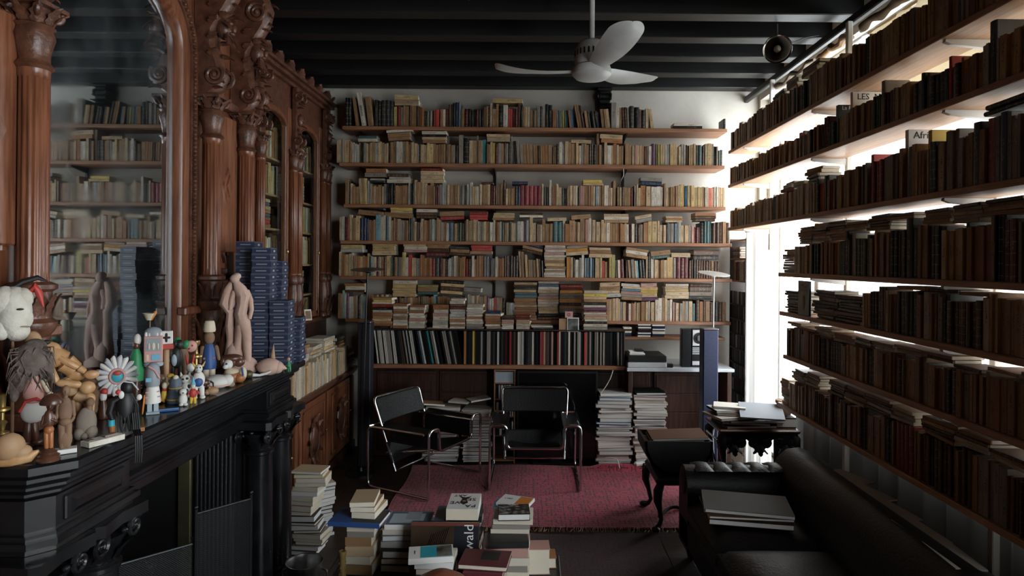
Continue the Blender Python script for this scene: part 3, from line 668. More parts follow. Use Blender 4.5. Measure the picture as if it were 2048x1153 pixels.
# loose cards leaning among the piles
def card(name, label, x0, x1, y1, y0, Y, m, extra=None, th=.004):
    p = atY(x0, y0, Y); q = atY(x1, y1, Y)
    t = thing(name, label, 'card', ((p.x + q.x) / 2, Y, p.z))
    MB().box(p.x, q.x, Y, Y + th, p.z, q.z).build('sheet', m, t)
    if extra: extra(t, p, q, Y)
    return t
K['photo'] = mat('old_photograph', (.025, .026, .024), .35, col2=(.22, .22, .19), scale=16, lo=.42, hi=.7)
def photo_extra(t, p, q, Y):
    MB().box(p.x + .008, q.x - .008, Y - .0012, Y - .0002, p.z + .008, q.z - .008).build('picture', K['photo'], t)
card('photograph', 'old dark portrait photograph with pale border leaning on the book piles', 1134, 1158, 636, 664, YR + .008, K['paperwhite'], photo_extra)
card('postcard', 'small pink card with a drawn emblem above the old photograph', 1130, 1146, 623.5, 636, YR + .0165, P_('pink', 0, 0, 0), lambda t, p, q, Y: MB().tube([(( p.x + q.x) / 2 + .013 * math.cos(a * PI / 4), Y - .001, (p.z + q.z) / 2 + .013 * math.sin(a * PI / 4)) for a in range(8)], .0018, 5, closed=True).build('emblem', K['ink'], t))
card('brown_folder', 'brown upright booklet standing left of the old photograph', 1118, 1133, 638, 664, YR + .016, K['tanwood'], None, .02)
# ================================================================== window side: shelves hung in front of the windows
XS, XB = 1.85, 2.09                         # front and back of the boards
UPY = [5.5, 4.17, 2.84]
for i, y in enumerate(UPY):
    o = MB().cbox(2.10, 2.135, y - .018, y + .018, 0 if i else 2.0, 3.5, .004).build('shelf_post', K['white'])
    tag(o, ['white metal shelf post nearest the back wall', 'white metal shelf post between the hanging lamp and cream blind', 'white metal shelf post behind the near half of the shelves'][i], 'shelf post', 'white shelf posts')
WIN = [  # lower edge, far end, near end, word
 (2.905, 5.86, 2.10), (2.585, 5.86, 2.10), (2.185, 5.86, 2.10), (1.785, 4.66, 2.10), (1.50, 4.63, 2.10), (1.19, 4.56, 2.10), (.82, 4.66, 2.10)]
ORD7 = ['top', 'second', 'third', 'fourth', 'fifth', 'sixth', 'lowest']
WZ = []
for i, (z, ya, yb) in enumerate(WIN):
    t = thing('window_shelf', f'{ORD7[i]} pine board of the book shelves hung before the windows', 'shelf', (XS, (ya + yb) / 2, z), 0, 'shelves before the windows')
    MB().cbox(XS, XB, yb, ya, z, z + .03, .004).build('board', K['pinelight'], t)
    for y in UPY:
        if y > ya: continue
        mb = MB()
        mb.prism([(XB + .01, z - .001), (XS + .025, z - .001), (XS + .022, z - .012), (XS + .05, z - .022), (XB + .01, z - .045)], y - .011, y + .011, 'y')
        mb.build('bracket', K['white'], t)
    WZ.append(z + .0305)
def weighted(s):
    return RND.choice(s)
def window_row(i, y0, y1, hfun, codes, specials=(), where=None):
    """books standing on a window shelf from far (y0) to near (y1), spines to the room"""
    y = y0; n = 0; z = WZ[i]; sp = sorted(specials, key=lambda q: -q[0]); prev = 't'; run = 0; rh = 1; rth = .02; c = 't'
    where = f'{ORD7[i]} window shelf'
    while y > y1:
        n += 1
        if sp and y <= sp[0][0]:
            _, sc_, th, ht, nn = sp[0]
            if sc_ is None: y = min(y, sp[0][0]) - th; sp.pop(0); n -= 1; continue
            for q in range(nn):
                one_window_book(sc_, th * U(.92, 1.08), ht * U(.985, 1.015), y, z, n, where); y -= th; n += 1
            sp.pop(0); continue
        if run <= 0:
            run = RND.choice([1, 1, 1, 2, 3, 4, 6]); c = weighted('cwowwcwlcow' if y > 4.35 and RND.random() < .8 else codes); rh = U(.88, 1.1); rth = U(.011, .036)  # far-corner books get paler covers, standing in for daylight on the spines
        run -= 1
        th = max(.009, rth * U(.85, 1.15)); ht = hfun(y) * rh * U(.975, 1.02)
        one_window_book(c, th, ht, y, z, n, where)
        y -= th
    return n
HTS = {}
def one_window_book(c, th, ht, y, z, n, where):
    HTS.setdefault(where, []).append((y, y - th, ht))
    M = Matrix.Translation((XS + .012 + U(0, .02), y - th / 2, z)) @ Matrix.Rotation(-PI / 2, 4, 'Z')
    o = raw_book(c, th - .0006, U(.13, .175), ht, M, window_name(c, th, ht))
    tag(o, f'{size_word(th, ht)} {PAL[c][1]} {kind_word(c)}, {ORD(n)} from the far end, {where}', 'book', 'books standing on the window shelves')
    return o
def window_name(c, th, ht):
    if PAL[c][2]: return 'bound_volume' if th > .02 else 'slim_bound_volume'
    return 'small_softcover_book' if ht < .2 else 'softcover_book' if th > .02 else 'slim_softcover_book'
lin = lambda a, b: (lambda y: a + (b - a) * max(0, min(1, (5.8 - y) / 3.4)))
MIX = 'ttttccoubbdedktctlmws'
MIX2 = 'ttebtdukttcmcgctlos'
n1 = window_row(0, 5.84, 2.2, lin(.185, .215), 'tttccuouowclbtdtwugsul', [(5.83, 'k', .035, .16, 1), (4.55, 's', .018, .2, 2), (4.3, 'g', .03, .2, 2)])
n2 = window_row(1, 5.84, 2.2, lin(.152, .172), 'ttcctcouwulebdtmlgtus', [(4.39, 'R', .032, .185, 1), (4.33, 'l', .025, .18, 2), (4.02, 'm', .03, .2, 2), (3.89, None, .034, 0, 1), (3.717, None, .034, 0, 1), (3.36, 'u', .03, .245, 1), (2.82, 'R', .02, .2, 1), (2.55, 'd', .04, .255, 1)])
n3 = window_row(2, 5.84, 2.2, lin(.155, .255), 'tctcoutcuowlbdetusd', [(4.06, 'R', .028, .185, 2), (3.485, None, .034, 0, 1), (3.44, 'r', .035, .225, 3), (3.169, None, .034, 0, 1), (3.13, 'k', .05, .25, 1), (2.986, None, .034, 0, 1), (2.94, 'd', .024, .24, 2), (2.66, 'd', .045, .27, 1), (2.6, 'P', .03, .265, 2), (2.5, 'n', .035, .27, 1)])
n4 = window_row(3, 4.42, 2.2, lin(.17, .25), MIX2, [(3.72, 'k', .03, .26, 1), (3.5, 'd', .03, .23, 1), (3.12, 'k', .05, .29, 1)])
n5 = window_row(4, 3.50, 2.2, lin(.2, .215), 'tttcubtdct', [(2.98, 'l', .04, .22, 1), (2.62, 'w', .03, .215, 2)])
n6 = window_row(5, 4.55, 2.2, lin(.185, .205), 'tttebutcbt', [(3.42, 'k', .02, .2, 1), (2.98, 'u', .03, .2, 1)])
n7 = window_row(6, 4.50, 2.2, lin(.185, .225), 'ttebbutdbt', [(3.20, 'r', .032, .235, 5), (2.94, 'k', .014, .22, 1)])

def window_stack(i, ya, yb, z0, codes, th=(.014, .03), dx=.02, tilt=0, where='', word='stacked_softcover'):
    """books lying flat on a window shelf or on the row, spines to the room"""
    z = z0; L = ya - yb
    base = Matrix.Translation((XS + dx, (ya + yb) / 2, 0))
    for k, c in enumerate(codes):
        t_ = U(*th); l_ = L * U(.86, 1.0)
        M = base @ Matrix.Translation((U(0, .02), U(-.5, .5) * (L - l_), z + t_ / 2)) @ Matrix.Rotation(math.radians(tilt), 4, 'X') @ Matrix.Rotation(-PI / 2 + math.radians(U(-6, 6)), 4, 'Z')
        M = M @ Matrix.Translation((-l_ / 2, 0, 0)) @ Matrix.Rotation(PI / 2, 4, 'Y')
        o = raw_book(c, t_ - .0006, U(.12, .17), l_, M, word)
        tag(o, f'{PAL[c][1]} book lying flat, {"only book" if len(codes) == 1 else ORD(k + 1) + " from the bottom"} {where}', 'book', 'books lying on the window shelves')
        z += t_
    return z
def pile(i, ya, yb, z0, codes, **k):
    pile.n[i] = pile.n.get(i, 0) + 1
    window_stack(i, ya, yb, z0, codes, where=f'in {ORD(pile.n[i])} far pile, {ORD7[i]} window shelf', **k)
pile.n = {}
# on the top rows
pile(0, 4.86, 4.66, WZ[0] + .215, 'kg'); pile(0, 4.62, 4.42, WZ[0] + .22, 'tll'); pile(0, 4.35, 4.1, WZ[0] + .225, 'twb')
pile(2, 4.66, 4.48, WZ[2] + .19, 'rls'); pile(2, 4.46, 4.3, WZ[2] + .205, 'Sw'); pile(2, 4.28, 4.06, WZ[2] + .215, 'qbtc', th=(.02, .03))
pile(2, 2.62, 2.3, WZ[2] + .285, 'kk', th=(.018, .024))
# fourth row: a pale pile at its far end, then books lying along the tops
pile(3, 4.62, 4.45, WZ[3], 'lwlwtwtcc', th=(.016, .024))
# fifth row: dark magazines lying in piles at the far end
pile(4, 4.58, 4.33, WZ[4], 'dkdudkdk', th=(.014, .026)); pile(4, 4.14, 3.84, WZ[4], 'dudkdukd', th=(.018, .025)); pile(4, 3.83, 3.54, WZ[4], 'dkudkdkb', th=(.018, .025))
pile(6, 4.65, 4.52, WZ[6], 'wcltctcc', th=(.018, .026))
def fill_tops(i, y0, y1, room, codes, base, gaps=()):
    """books lying along the tops of a standing row up to the next board, with a few gaps left open"""
    y = y0; hs = HTS[f'{ORD7[i]} window shelf']
    while y > y1:
        L = U(.18, .24)
        if any(a > y - L * .5 > b for a, b in gaps): y -= .06; continue
        under = [h for (a, b, h) in hs if a > y - L and b < y]
        z = WZ[i] + (max(under) if under else .2) + .0012; left = WZ[i] + room - z
        n = int(left / .0185)
        if n > 0:
            n = max(1, n - RND.choice([0, 0, 0, 1]))
            pile(i, y, y - L, z, ''.join(weighted(codes) for _ in range(n)), th=(.015, .0182))
        y -= L + .004
fill_tops(3, 4.38, 2.2, .345, 'ttbucdtb', lin(.17, .25), [(3.75, 3.66), (2.98, 2.90)])
fill_tops(4, 3.50, 2.2, .25, 'tbtk', lin(.2, .212), [(3.2, 3.1)])
fill_tops(5, 4.52, 2.2, .262, 'ttbclt', lin(.185, .205), [])
fill_tops(6, 4.46, 2.2, .33, 'ttbcwtlb', lin(.185, .225), [(4.28, 4.2), (3.98, 3.86), (2.95, 2.92)])

# books whose covers face along the row and can be read
def facing_book(name, label, y, z, h, d, th, m, words, wm, wsize, xo=.05, dz=.03, name_='title_lettering'):
    """a taller book standing behind the spines with its front board turned towards the camera"""
    t = thing(name, label, 'book', (XS + xo, y, z))
    MB().cbox(XS + xo, XS + xo + d, y, y + .003, z, z + h, .001).build('front_cover', m, t)
    MB().cbox(XS + xo, XS + xo + d, y + th - .003, y + th, z, z + h, .001).build('back_cover', m, t)
    MB().cbox(XS + xo, XS + xo + .004, y + .003, y + th - .003, z, z + h, .001).build('spine', m, t)
    MB().box(XS + xo + .004, XS + xo + d - .003, y + .003, y + th - .003, z + .003, z + h - .003).build('page_block', K['page'], t)
    M = Matrix.Translation((d * .5, -.0012, h - dz)) @ Matrix.Rotation(PI / 2, 4, 'X')
    text(name_, words, wsize, wm, t, M)
    return t
def reader_book(name, label, px, i, h, m, words, wm, size, d=.2, th=.028, xo=.03, dz=.03):
    y = FPX * (XS + xo) / (px - CX)
    return facing_book(name, label, y, WZ[i], h, d, th, m, words, wm, size, xo, dz)
reader_book('white_hardback_book', 'tall white book lettered LES standing behind the second window row', 1703, 1, .283, K['paperwhite'], 'LES  N', K['ink'], .05, .19, xo=.045)
reader_book('black_hardback_book', 'black book lettered La Pens beside the white LES book', 1674, 1, .25, K['blackplastic'], 'La Pens', K['inkwhite'], .034, .15, xo=.045, dz=.02)
reader_book('ivory_hardback_book', 'tall ivory book lettered Afrique behind the third window row', 1815, 2, .345, K['paperwhite'], 'Afrique', K['ink'], .05, .2, xo=.045)
reader_book('yellow_hardback_book', 'bright yellow book rising behind the third window row', 1862, 2, .305, P_('yellow', 0), '', K['ink'], .03, .15, xo=.045)
reader_book('red_hardback_book', 'bright coral red book whose cover shows above third window row', 1746, 2, .275, P_('red', 0), '', K['ink'], .03, .15, xo=.045)
bk = thing('black_cover_book', 'black book lettered CHIEFI with cover facing the room, fifth window shelf', 'book', (XS + .0, 4.22, WZ[4]))
MB().cbox(XS + .004, XS + .02, 4.15, 4.32, WZ[4], WZ[4] + .235, .002).build('cover', K['blackplastic'], bk)
Mt = Matrix.Translation((.003, .012, .2)) @ Matrix.Rotation(-PI / 2, 4, 'Z') @ Matrix.Rotation(PI / 2, 4, 'X')
text('title_lettering', 'CHIEFI', .03, K['inkwhite'], bk, Mt)
text('subtitle_lettering', 'The Einheit', .02, K['inkwhite'], bk, Matrix.Translation((0, 0, -.03)) @ Mt)
MB().ell((XS + .003, 4.23, WZ[4] + .09), (.002, .02, .05)).build('cover_picture', K['stonegrey'], bk)

# curtains, pelmet and cloth at the windows
def curtain(name, label, x, y0, y1, z0, z1, m, waves, amp, parts=1, seed=1):
    t = thing(name, label, 'curtain', (x, (y0 + y1) / 2, z0))
    r = random.Random(seed); ph = [r.uniform(0, 6) for _ in range(4)]
    def fn(u, v):
        a = amp * (math.sin(u * waves * 2 * PI + ph[0]) + .5 * math.sin(u * waves * 1.37 * 2 * PI + ph[1] + v * .6))
        return (x + a, y0 + (y1 - y0) * u, z0 + (z1 - z0) * v)
    MB().grid(fn, int(waves * 8), 8).build('cloth', m, t)
    MB().cbox(x - .008, x + .008, y0, y1, z1 - .004, z1 + .012, .003).build('heading_tape', m, t)
    return t
wc = thing('white_curtain', 'long white curtain gathered beside the compact disc rack', 'curtain', (2.09, 5.7, 0))
def wcf(u, v):
    a = .012 * math.sin(u * 7 * PI + .5) + .006 * math.sin(u * 11 * PI + v)
    return (1.985 + .20 * u + a * .5, 5.75 - .13 * u + a, .02 + 2.15 * v)
MB().grid(wcf, 40, 8).build('cloth', K['curtain'], wc)
MB().tube([(1.98, 5.755, 2.172), (2.19, 5.615, 2.172)], .008, 6).build('heading_tape', K['curtain'], wc)
curtain('cream_blind', 'cream cloth blind glowing above the top row of window books', 2.22, 2.0, 4.12, 2.75, 3.40, K['curtaincream'], 9, .012, seed=3)
curtain('added_sheer_curtain', 'added white sheer curtain dimming the near windows behind the book shelves', 2.265, 1.22, 4.50, .84, 3.44, K['sheer'], 22, .010, seed=8)  # unseen cloth, added to cut the near window light on the far wall
curtain('grey_curtain', 'dim grey curtain below the lowest window shelf behind the sofa', 2.2, 1.7, 5.1, .02, .98, K['curtaingrey'], 16, .022, seed=5)
pel = thing('pelmet_rail', 'dark pelmet rail running above the window shelves under the beams', 'rail', (2.16, 4, 3.46))
MB().cbox(2.145, 2.19, 1.8, 6.31, 3.50, 3.56, .008).build('rail', K['beam'], pel)
for q, (ya, yb) in enumerate(((5.6, 4.75), (4.7, 4.2), (4.1, 3.5), (3.45, 2.7))):
    pts = [(2.15 + .012 * math.sin(j * 2.1 + q), ya + (yb - ya) * j / 9, 3.425 + .018 * math.sin(j * 1.7 + q * 2)) for j in range(10)]
    MB().tube(pts, [.012] + [.026 + .008 * math.sin(j * 2.3 + q) for j in range(8)] + [.012], 9).build('rolled_cloth', K['tanwood'] if q % 2 else K['stonegrey'], pel)

# compact disc rack in the far corner, its face to the room
rk = thing('disc_rack', 'narrow dark rack of compact discs beside the glowing curtain', 'rack', (2.05, 6.0, 0))
for y in (5.80, 6.25): MB().cbox(2.0, 2.16, y - .008, y + .008, 0, 2.12, .003).build('side_panel', K['darkboard'], rk)
dm = MB(); zz = .35
dc = [K['blackplastic'], K['page'], K['navy'], P_('grey', 0), K['oakdark'], K['paperwhite']]
while zz < 1.56:
    MB().cbox(2.0, 2.16, 5.808, 6.242, zz - .012, zz, .002).build('shelf_board', K['darkboard'], rk)
    y = 5.812
    while y < 6.232:
        dm.box(2.012 + U(0, .006), 2.15, y, y + .0094, zz + .0005, zz + .124, None, RND.choice([0, 0, 0, 2, 3, 4, 4, 1 if RND.random() < .3 else 0, 5 if RND.random() < .3 else 0])); y += .0104
    zz += .142
dm.build('compact_discs', dc, rk, kind='stuff')
for q, zz in enumerate((1.715, 1.93, 2.11)): MB().cbox(2.0, 2.16, 5.808, 6.242, zz - .014, zz, .002).build('shelf_board', K['pine'], rk)
for k, (c, y) in enumerate((('b', 6.2), ('t', 6.17), ('m', 6.12), ('b', 6.07), ('w', 6.0), ('w', 5.96), ('l', 5.91), ('t', 5.87))):
    M = Matrix.Translation((2.012, y - .015, 1.7155)) @ Matrix.Rotation(-PI / 2, 4, 'Z')
    o = raw_book(c, .026, .13, U(.17, .2), M, 'rack_book')
    tag(o, f'{PAL[c][1]} book, {ORD(k + 1)} from the back wall on top of the disc rack', 'book', 'books on the disc rack')
z = 1.9305
for k, c in enumerate('tbukt'):
    h = U(.02, .03); M = Matrix.Translation((2.012, 6.1, z + h / 2)) @ Matrix.Rotation(-PI / 2, 4, 'Z') @ Matrix.Translation((-.1, 0, 0)) @ Matrix.Rotation(PI / 2, 4, 'Y')
    o = raw_book(c, h - .001, .13, .2, M, 'rack_book'); z += h
    tag(o, f'{PAL[c][1]} book lying {ORD(k + 1)} from the bottom on the disc rack pile', 'book', 'books on the disc rack')
# ================================================================== the chimney side: overmantel, mantelpiece, glazed bookcase
YC = 2.685
om = thing('overmantel', 'tall carved oak overmantel framing an arched mirror with fluted columns', 'overmantel', (-1.75, YC, 1.31))
G = .41; ZS, ZT = 2.90, 3.12
def arch(half, ztop, rad, zb, n=8, bow=.03):
    """outline of a rectangle with rounded upper corners, as (y, z) running from lower near to lower far"""
    pts = [(YC - half, zb)]
    for k in range(n + 1):
        a = PI - (PI / 2) * k / n
        pts.append((YC - half + rad + rad * math.cos(a), ztop - rad + rad * math.sin(a)))
    pts.append((YC, ztop + bow))
    for k in range(n + 1):
        a = PI / 2 - (PI / 2) * k / n
        pts.append((YC + half - rad + rad * math.cos(a), ztop - rad + rad * math.sin(a)))
    pts.append((YC + half, zb)); return pts
def band(mb, p, q, x0, x1, xin=None):
    """strip between two outlines p (inner) and q (outer): face at x1, inner edge down to x0"""
    n = len(p); vs = []; fs = []
    for a in p: vs.append((x0, *a))
    for a in p: vs.append((x1, *a))
    for a in q: vs.append((x1 if xin is None else xin, *a))
    for a in q: vs.append((x0, *a))
    for r in range(3):
        for i in range(n - 1):
            fs.append((r * n + i, r * n + i + 1, (r + 1) * n + i + 1, (r + 1) * n + i))
    mb.add(vs, fs, 0, True)
mp_ = arch(G, ZT, .2, 1.38)
MB().add([(-1.775, *p) for p in mp_], [list(range(len(mp_)))]).build('mirror', K['mirror'], om)
O = lambda d: arch(G + d, ZT + d, .2 + d, 1.38)
mb = MB(); band(mb, O(0), O(.018), -1.78, -1.757, -1.735); mb.build('inner_fillet', K['redwood'], om)
mb = MB(); band(mb, O(.018), O(.085), -1.78, -1.738); mb.build('frame', K['redwood'], om)
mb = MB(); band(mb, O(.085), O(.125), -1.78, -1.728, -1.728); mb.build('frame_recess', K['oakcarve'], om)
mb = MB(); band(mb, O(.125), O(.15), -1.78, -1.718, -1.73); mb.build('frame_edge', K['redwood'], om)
bd = MB(); pth = O(.105); acc = 0
for a, b in zip(pth[:-1], pth[1:]):
    a, b = Vector(a), Vector(b); L = (b - a).length; k = max(1, int(L / .0215))
    for j in range(k):
        p = a.lerp(b, (j + .5) / k); bd.ell((-1.722, p.x, p.y), (.011, .0095, .0095), 8, 6)
bd.build('bead_moulding', K['oakcarve'], om, kind='stuff')
# back boards beside and above the mirror
for s in (-1, 1):
    y0, y1 = sorted((YC + s * .55, YC + s * 1.06))
    MB().cbox(-1.80, -1.745, y0, y1, 1.31, 3.35, .004).build('side_board', K['redwood'], om)
sp = MB()
pa = O(.149); 
for i in range(len(pa) - 1):
    (y0, z0), (y1, z1) = pa[i], pa[i + 1]
    sp.add([(-1.745, y0, z0), (-1.745, y1, z1), (-1.745, y1, 3.58), (-1.745, y0, 3.58)], [(0, 1, 2, 3)])
sp.build('spandrel', K['redwood'], om)
MB().cbox(-1.80, -1.72, YC - .56, YC + .56, 1.311, 1.385, .006).build('bottom_rail', K['redwood'], om)
for s in (-1, 1):
    MB().cbox(-1.745, -1.70, *sorted((YC + s * .405, YC + s * .56)), 1.60, 1.64, .006).build('cross_moulding', K['redwood'], om)
MB().cbox(-1.80, -1.66, YC - 1.1, YC + 1.1, 3.45, 3.6, .012).build('cornice', K['oakcarve'], om)

def leaf(mb, c, d, L, W, curl=.5, T=.018, up=Vector((0, 0, 1))):
    """a curling carved leaf from c along d"""
    d = Vector(d).normalized(); side = d.cross(up)
    if side.length < 1e-4: side = d.orthogonal()
    side.normalize(); nrm = side.cross(d).normalized(); rs = []
    N = 6
    for k in range(N + 1):
        t = k / N; w = W * math.sin(PI * min(1, .15 + .85 * t)) ** .7 * (1 - .25 * math.cos(t * 18)) + .001
        p = Vector(c) + d * L * t + nrm * (curl * L * (t ** 2))
        rs.append([p + side * w, p + nrm * T * (1 - t * .7), p - side * w, p - nrm * T * .3])
    mb.rings(rs, True, True, None, 0, True)
def volute(mb, c, r, ax, th, turns=2.2, sgn=1):
    """spiral scroll in the plane normal to ax"""
    ax = Vector(ax).normalized(); u = ax.orthogonal().normalized(); v = ax.cross(u)
    if abs(u.z) > abs(v.z): u, v = v, u
    pts, rad = [], []
    for k in range(34):
        t = k / 33; a = sgn * t * turns * 2 * PI; q = r * (1 - t * .86)
        pts.append(Vector(c) + u * q * math.cos(a) + v * q * math.sin(a)); rad.append(th * (1 - .45 * t))
    mb.tube(pts, rad, 7); mb.ell(c, r * .3, 8, 6)
def capital(mb, x, y, z0, z1, r):
    h = z1 - z0
    mb.lathe([(r * 1.05, 0), (r * 1.25, .01), (r * 1.05, .022), (r * .95, .03), (r * 1.05, h * .3), (r * 1.3, h * .5), (r * 1.1, h * .62), (r * 1.3, h * .66), (r * 1.05, h * .7), (r * 1.0, h)], 14, (x, y, z0))
    for k in range(8):
        a = 2 * PI * k / 8
        leaf(mb, (x + r * math.cos(a), y + r * math.sin(a), z0 + h * .68), (math.cos(a) * .35, math.sin(a) * .35, 1), h * .32, r * .38, -.35)
    for k in range(4):
        a = PI / 4 + PI / 2 * k
        volute(mb, (x + r * 1.25 * math.cos(a), y + r * 1.25 * math.sin(a), z1 - h * .13), r * .42, (-math.sin(a), math.cos(a), 0), .009)
    mb.box(x - r * 1.45, x + r * 1.45, y - r * 1.45, y + r * 1.45, z1 - .014, z1)
def column(t, x, y, r, zb, z0, z1, zc, tag_):
    """pedestal zb..z0, fluted shaft z0..z1, carved capital z1..zc"""
    ped = MB()
    h = z0 - zb
    ped.cbox(x - r * 1.5, x + r * 1.45, y - r * 1.45, y + r * 1.45, zb, zb + h * .12, .005)
    ped.lathe([(r * 1.15, h * .12), (r * 1.25, h * .2), (r * 1.3, h * .5), (r * 1.05, h * .62), (r * 1.35, h * .66), (r * 1.5, h * .69), (r * 1.5, h * .72), (r * 1.2, h * .75), (r * 1.18, h * .93), (r * 1.5, h * .95), (r * 1.5, h * .98), (r * 1.05, h)], 18, (x, y, zb))
    for k in range(10):
        a = 2 * PI * k / 10
        leaf(ped, (x + r * 1.12 * math.cos(a), y + r * 1.12 * math.sin(a), zb + h * .75), (math.cos(a) * .12, math.sin(a) * .12, 1), h * .17, r * .3, -.2, .01)
        leaf(ped, (x + r * 1.2 * math.cos(a), y + r * 1.2 * math.sin(a), zb + h * .22), (math.cos(a) * .1, math.sin(a) * .1, 1), h * .34, r * .3, -.12, .012)
    ped.build('column_base', K['oakcarve'], t)
    MB().lathe([(r, 0), (r, .03), (r, .031), (r * .97, z1 - z0 - .031), (r * .97, z1 - z0 - .03), (r, z1 - z0)], 64, (x, y, z0), flutes=16, fd=.13, frange=(.03, z1 - z0 - .0305)).build('column_shaft', K['redwood'], t, sharp=0)
    cm = MB(); capital(cm, x, y, z1, zc, r); cm.build('column_capital', K['oakcarve'], t)
def scroll_bracket(t, x, y, z0, z1, w, far=True):
    """big carved console: S curve with volutes, a bearded mask and hanging leaves"""
    h = z1 - z0; mb = MB()
    S = [(0, 0), (.05, .05), (.075, .16), (.05, .28), (.025, .38), (.03, .5), (.075, .62), (.13, .75), (.15, .88), (.12, 1)]
    rs = []
    for (d, k) in S:
        X, Z = x + d, z0 + k * h
        rs.append([(X, y - w * .5, Z), (X + .018, y - w * .28, Z), (X + .02, y + w * .28, Z), (X, y + w * .5, Z), (x - .05, y + w * .5, Z), (x - .05, y - w * .5, Z)])
    mb.rings(rs, True, True, None, 0, True)
    mb.build('console', K['oakcarve'], t)
    v = MB()
    for s in (-1, 1):
        w1 = MB(); volute(w1, (x + .055, y + s * w * .52, z0 + h * .15), .05, (0, 1, 0), .013, 2.0, 1); w1.build('console_scroll', K['oakcarve'], t)
        w1 = MB(); volute(w1, (x + .10, y + s * w * .52, z0 + h * .84), .06, (0, 1, 0), .015, 2.0, -1); w1.build('console_scroll', K['oakcarve'], t)
        for k in range(4):
            leaf(v, (x + .03, y + s * w * .5, z0 + h * (.3 + .12 * k)), (.6, s * .5, .6), .07, .018, -.4)
    v.build('console_leaf', K['oakcarve'], t, kind='stuff')
    f = MB(); fx, fz = x + .085, z0 + h * .52
    f.ell((fx, y, fz), (.042, .045, .062)); f.ell((fx + .045, y, fz - .004), (.014, .012, .022)); f.ell((fx + .036, y - .02, fz + .018), (.012, .016, .01)); f.ell((fx + .036, y + .02, fz + .018), (.012, .016, .01))
    f.ell((fx + .036, y, fz - .03), (.014, .022, .009))
    for k in range(9):
        a = -.9 + 1.8 * k / 8
        leaf(f, (fx + .02, y + .03 * math.sin(a), fz - .03), (.25, math.sin(a) * .5, -1), .09, .012, .15, .01)
        leaf(f, (fx, y + .042 * math.sin(a * 1.4), fz + .045), (.5, math.sin(a * 1.4), .7), .05, .013, -.3, .01)
    f.build('carved_mask', K['oakcarve'], t)
    lf = MB()
    for k in range(12):
        leaf(lf, (x + .05 + .09 * (k / 11), y + U(-.5, .5) * w, z0 + h * (.05 + .9 * k / 11)), (1, U(-.8, .8), U(-.4, .7)), .055, .02, -.5)
    lf.build('acanthus_leaf', K['oakcarve'], t, kind='stuff')
XCOL = -1.67
for (dy, full) in ((-.588, 1), (.588, 1), (.978, 1), (-.978, 0)):
    column(om, XCOL, YC + dy, .047, 1.311, 1.80, 2.51, 2.73, '')
    scroll_bracket(om, XCOL - .02, YC + dy, 2.73, 3.42, .10)
for s in (-1, 1):
    yc = YC + s * .783 + (.03 if s > 0 else .06)
    d = MB()
    for (q, x) in ((1.0, -1.688), (.62, -1.680)):
        hw, hh = .062 * q, .115 * q
        P = [(-1.698, yc, 2.29 - hh), (-1.698, yc + hw, 2.29), (-1.698, yc, 2.29 + hh), (-1.698, yc - hw, 2.29)]
        P2 = [(x, yc, 2.29 - hh * .82), (x, yc + hw * .82, 2.29), (x, yc, 2.29 + hh * .82), (x, yc - hw * .82, 2.29)]
        d.add(P + P2, [(0, 1, 5, 4), (1, 2, 6, 5), (2, 3, 7, 6), (3, 0, 4, 7), (4, 5, 6, 7)])
    d.build('diamond_boss', K['redwood'], om)
    MB().cbox(-1.75, -1.697, yc - .11, yc + .11, 1.92, 2.68, .006).build('raised_panel', K['redwood'], om)
    ar = MB()
    ar.tube([(-1.74, yc + .06 * math.cos(a * PI / 10), 1.86 + .06 * math.sin(a * PI / 10)) for a in range(11)], .011, 6)
    ar.cbox(-1.745, -1.725, yc - .07, yc + .07, 1.80, 1.83, .005); ar.cbox(-1.745, -1.72, yc - .075, yc + .075, 1.74, 1.765, .005)
    ar.build('arched_panel', K['oakcarve'], om)
    for e in (-1, 1): MB().cbox(-1.745, -1.732, *sorted((yc + e * .085, yc + e * .105)), 1.9, 2.7, .004).build('panel_moulding', K['redwood'], om)
    MB().cbox(-1.745, -1.69, yc - .15, yc + .15, 2.72, 2.77, .008).build('impost', K['oakcarve'], om)

# ------------------------------------------------------------------ black marble mantelpiece
mt = thing('mantelpiece', 'black marble mantelpiece with four scrolled columns and panelled frieze', 'fireplace', (-1.55, YC, 0))
Y0, Y1 = 1.725, 3.645
def slab(y0, y1, x, z0, z1, ch=.07, name='shelf_slab', c=0):
    poly = [(-1.79, y0), (x - ch, y0), (x, y0 + ch), (x, y1 - ch), (x - ch, y1), (-1.79, y1)]
    mbb = MB()
    lo, hi = z0, z1
    if c:
        q = [(-1.79, y0 + c), (x - ch - c * .4, y0 + c), (x - c, y0 + ch + c * .4), (x - c, y1 - ch - c * .4), (x - ch - c * .4, y1 - c), (-1.79, y1 - c)]
        rs = [[(p[0], p[1], lo) for p in q], [(p[0], p[1], lo + c) for p in poly], [(p[0], p[1], hi - c) for p in poly], [(p[0], p[1], hi) for p in q]]
        mbb.rings(rs, True, True, None, 0, False)
    else: mbb.prism(poly, lo, hi, 'z')
    return mbb.build(name, K['marble'], mt)
slab(Y0 - .02, Y1 + .02, -1.285, 1.272, 1.3095, .08, 'shelf_slab', .008)
slab(Y0, Y1, -1.315, 1.243, 1.272, .07, 'shelf_moulding', .009)
slab(Y0 + .02, Y1 - .02, -1.338, 1.215, 1.243, .065, 'shelf_moulding', .010)
slab(Y0 + .035, Y1 - .035, -1.36, 1.195, 1.215, .06, 'shelf_moulding', .006)
slab(Y0 + .045, Y1 - .045, -1.49, 1.06, 1.195, .02, 'frieze')
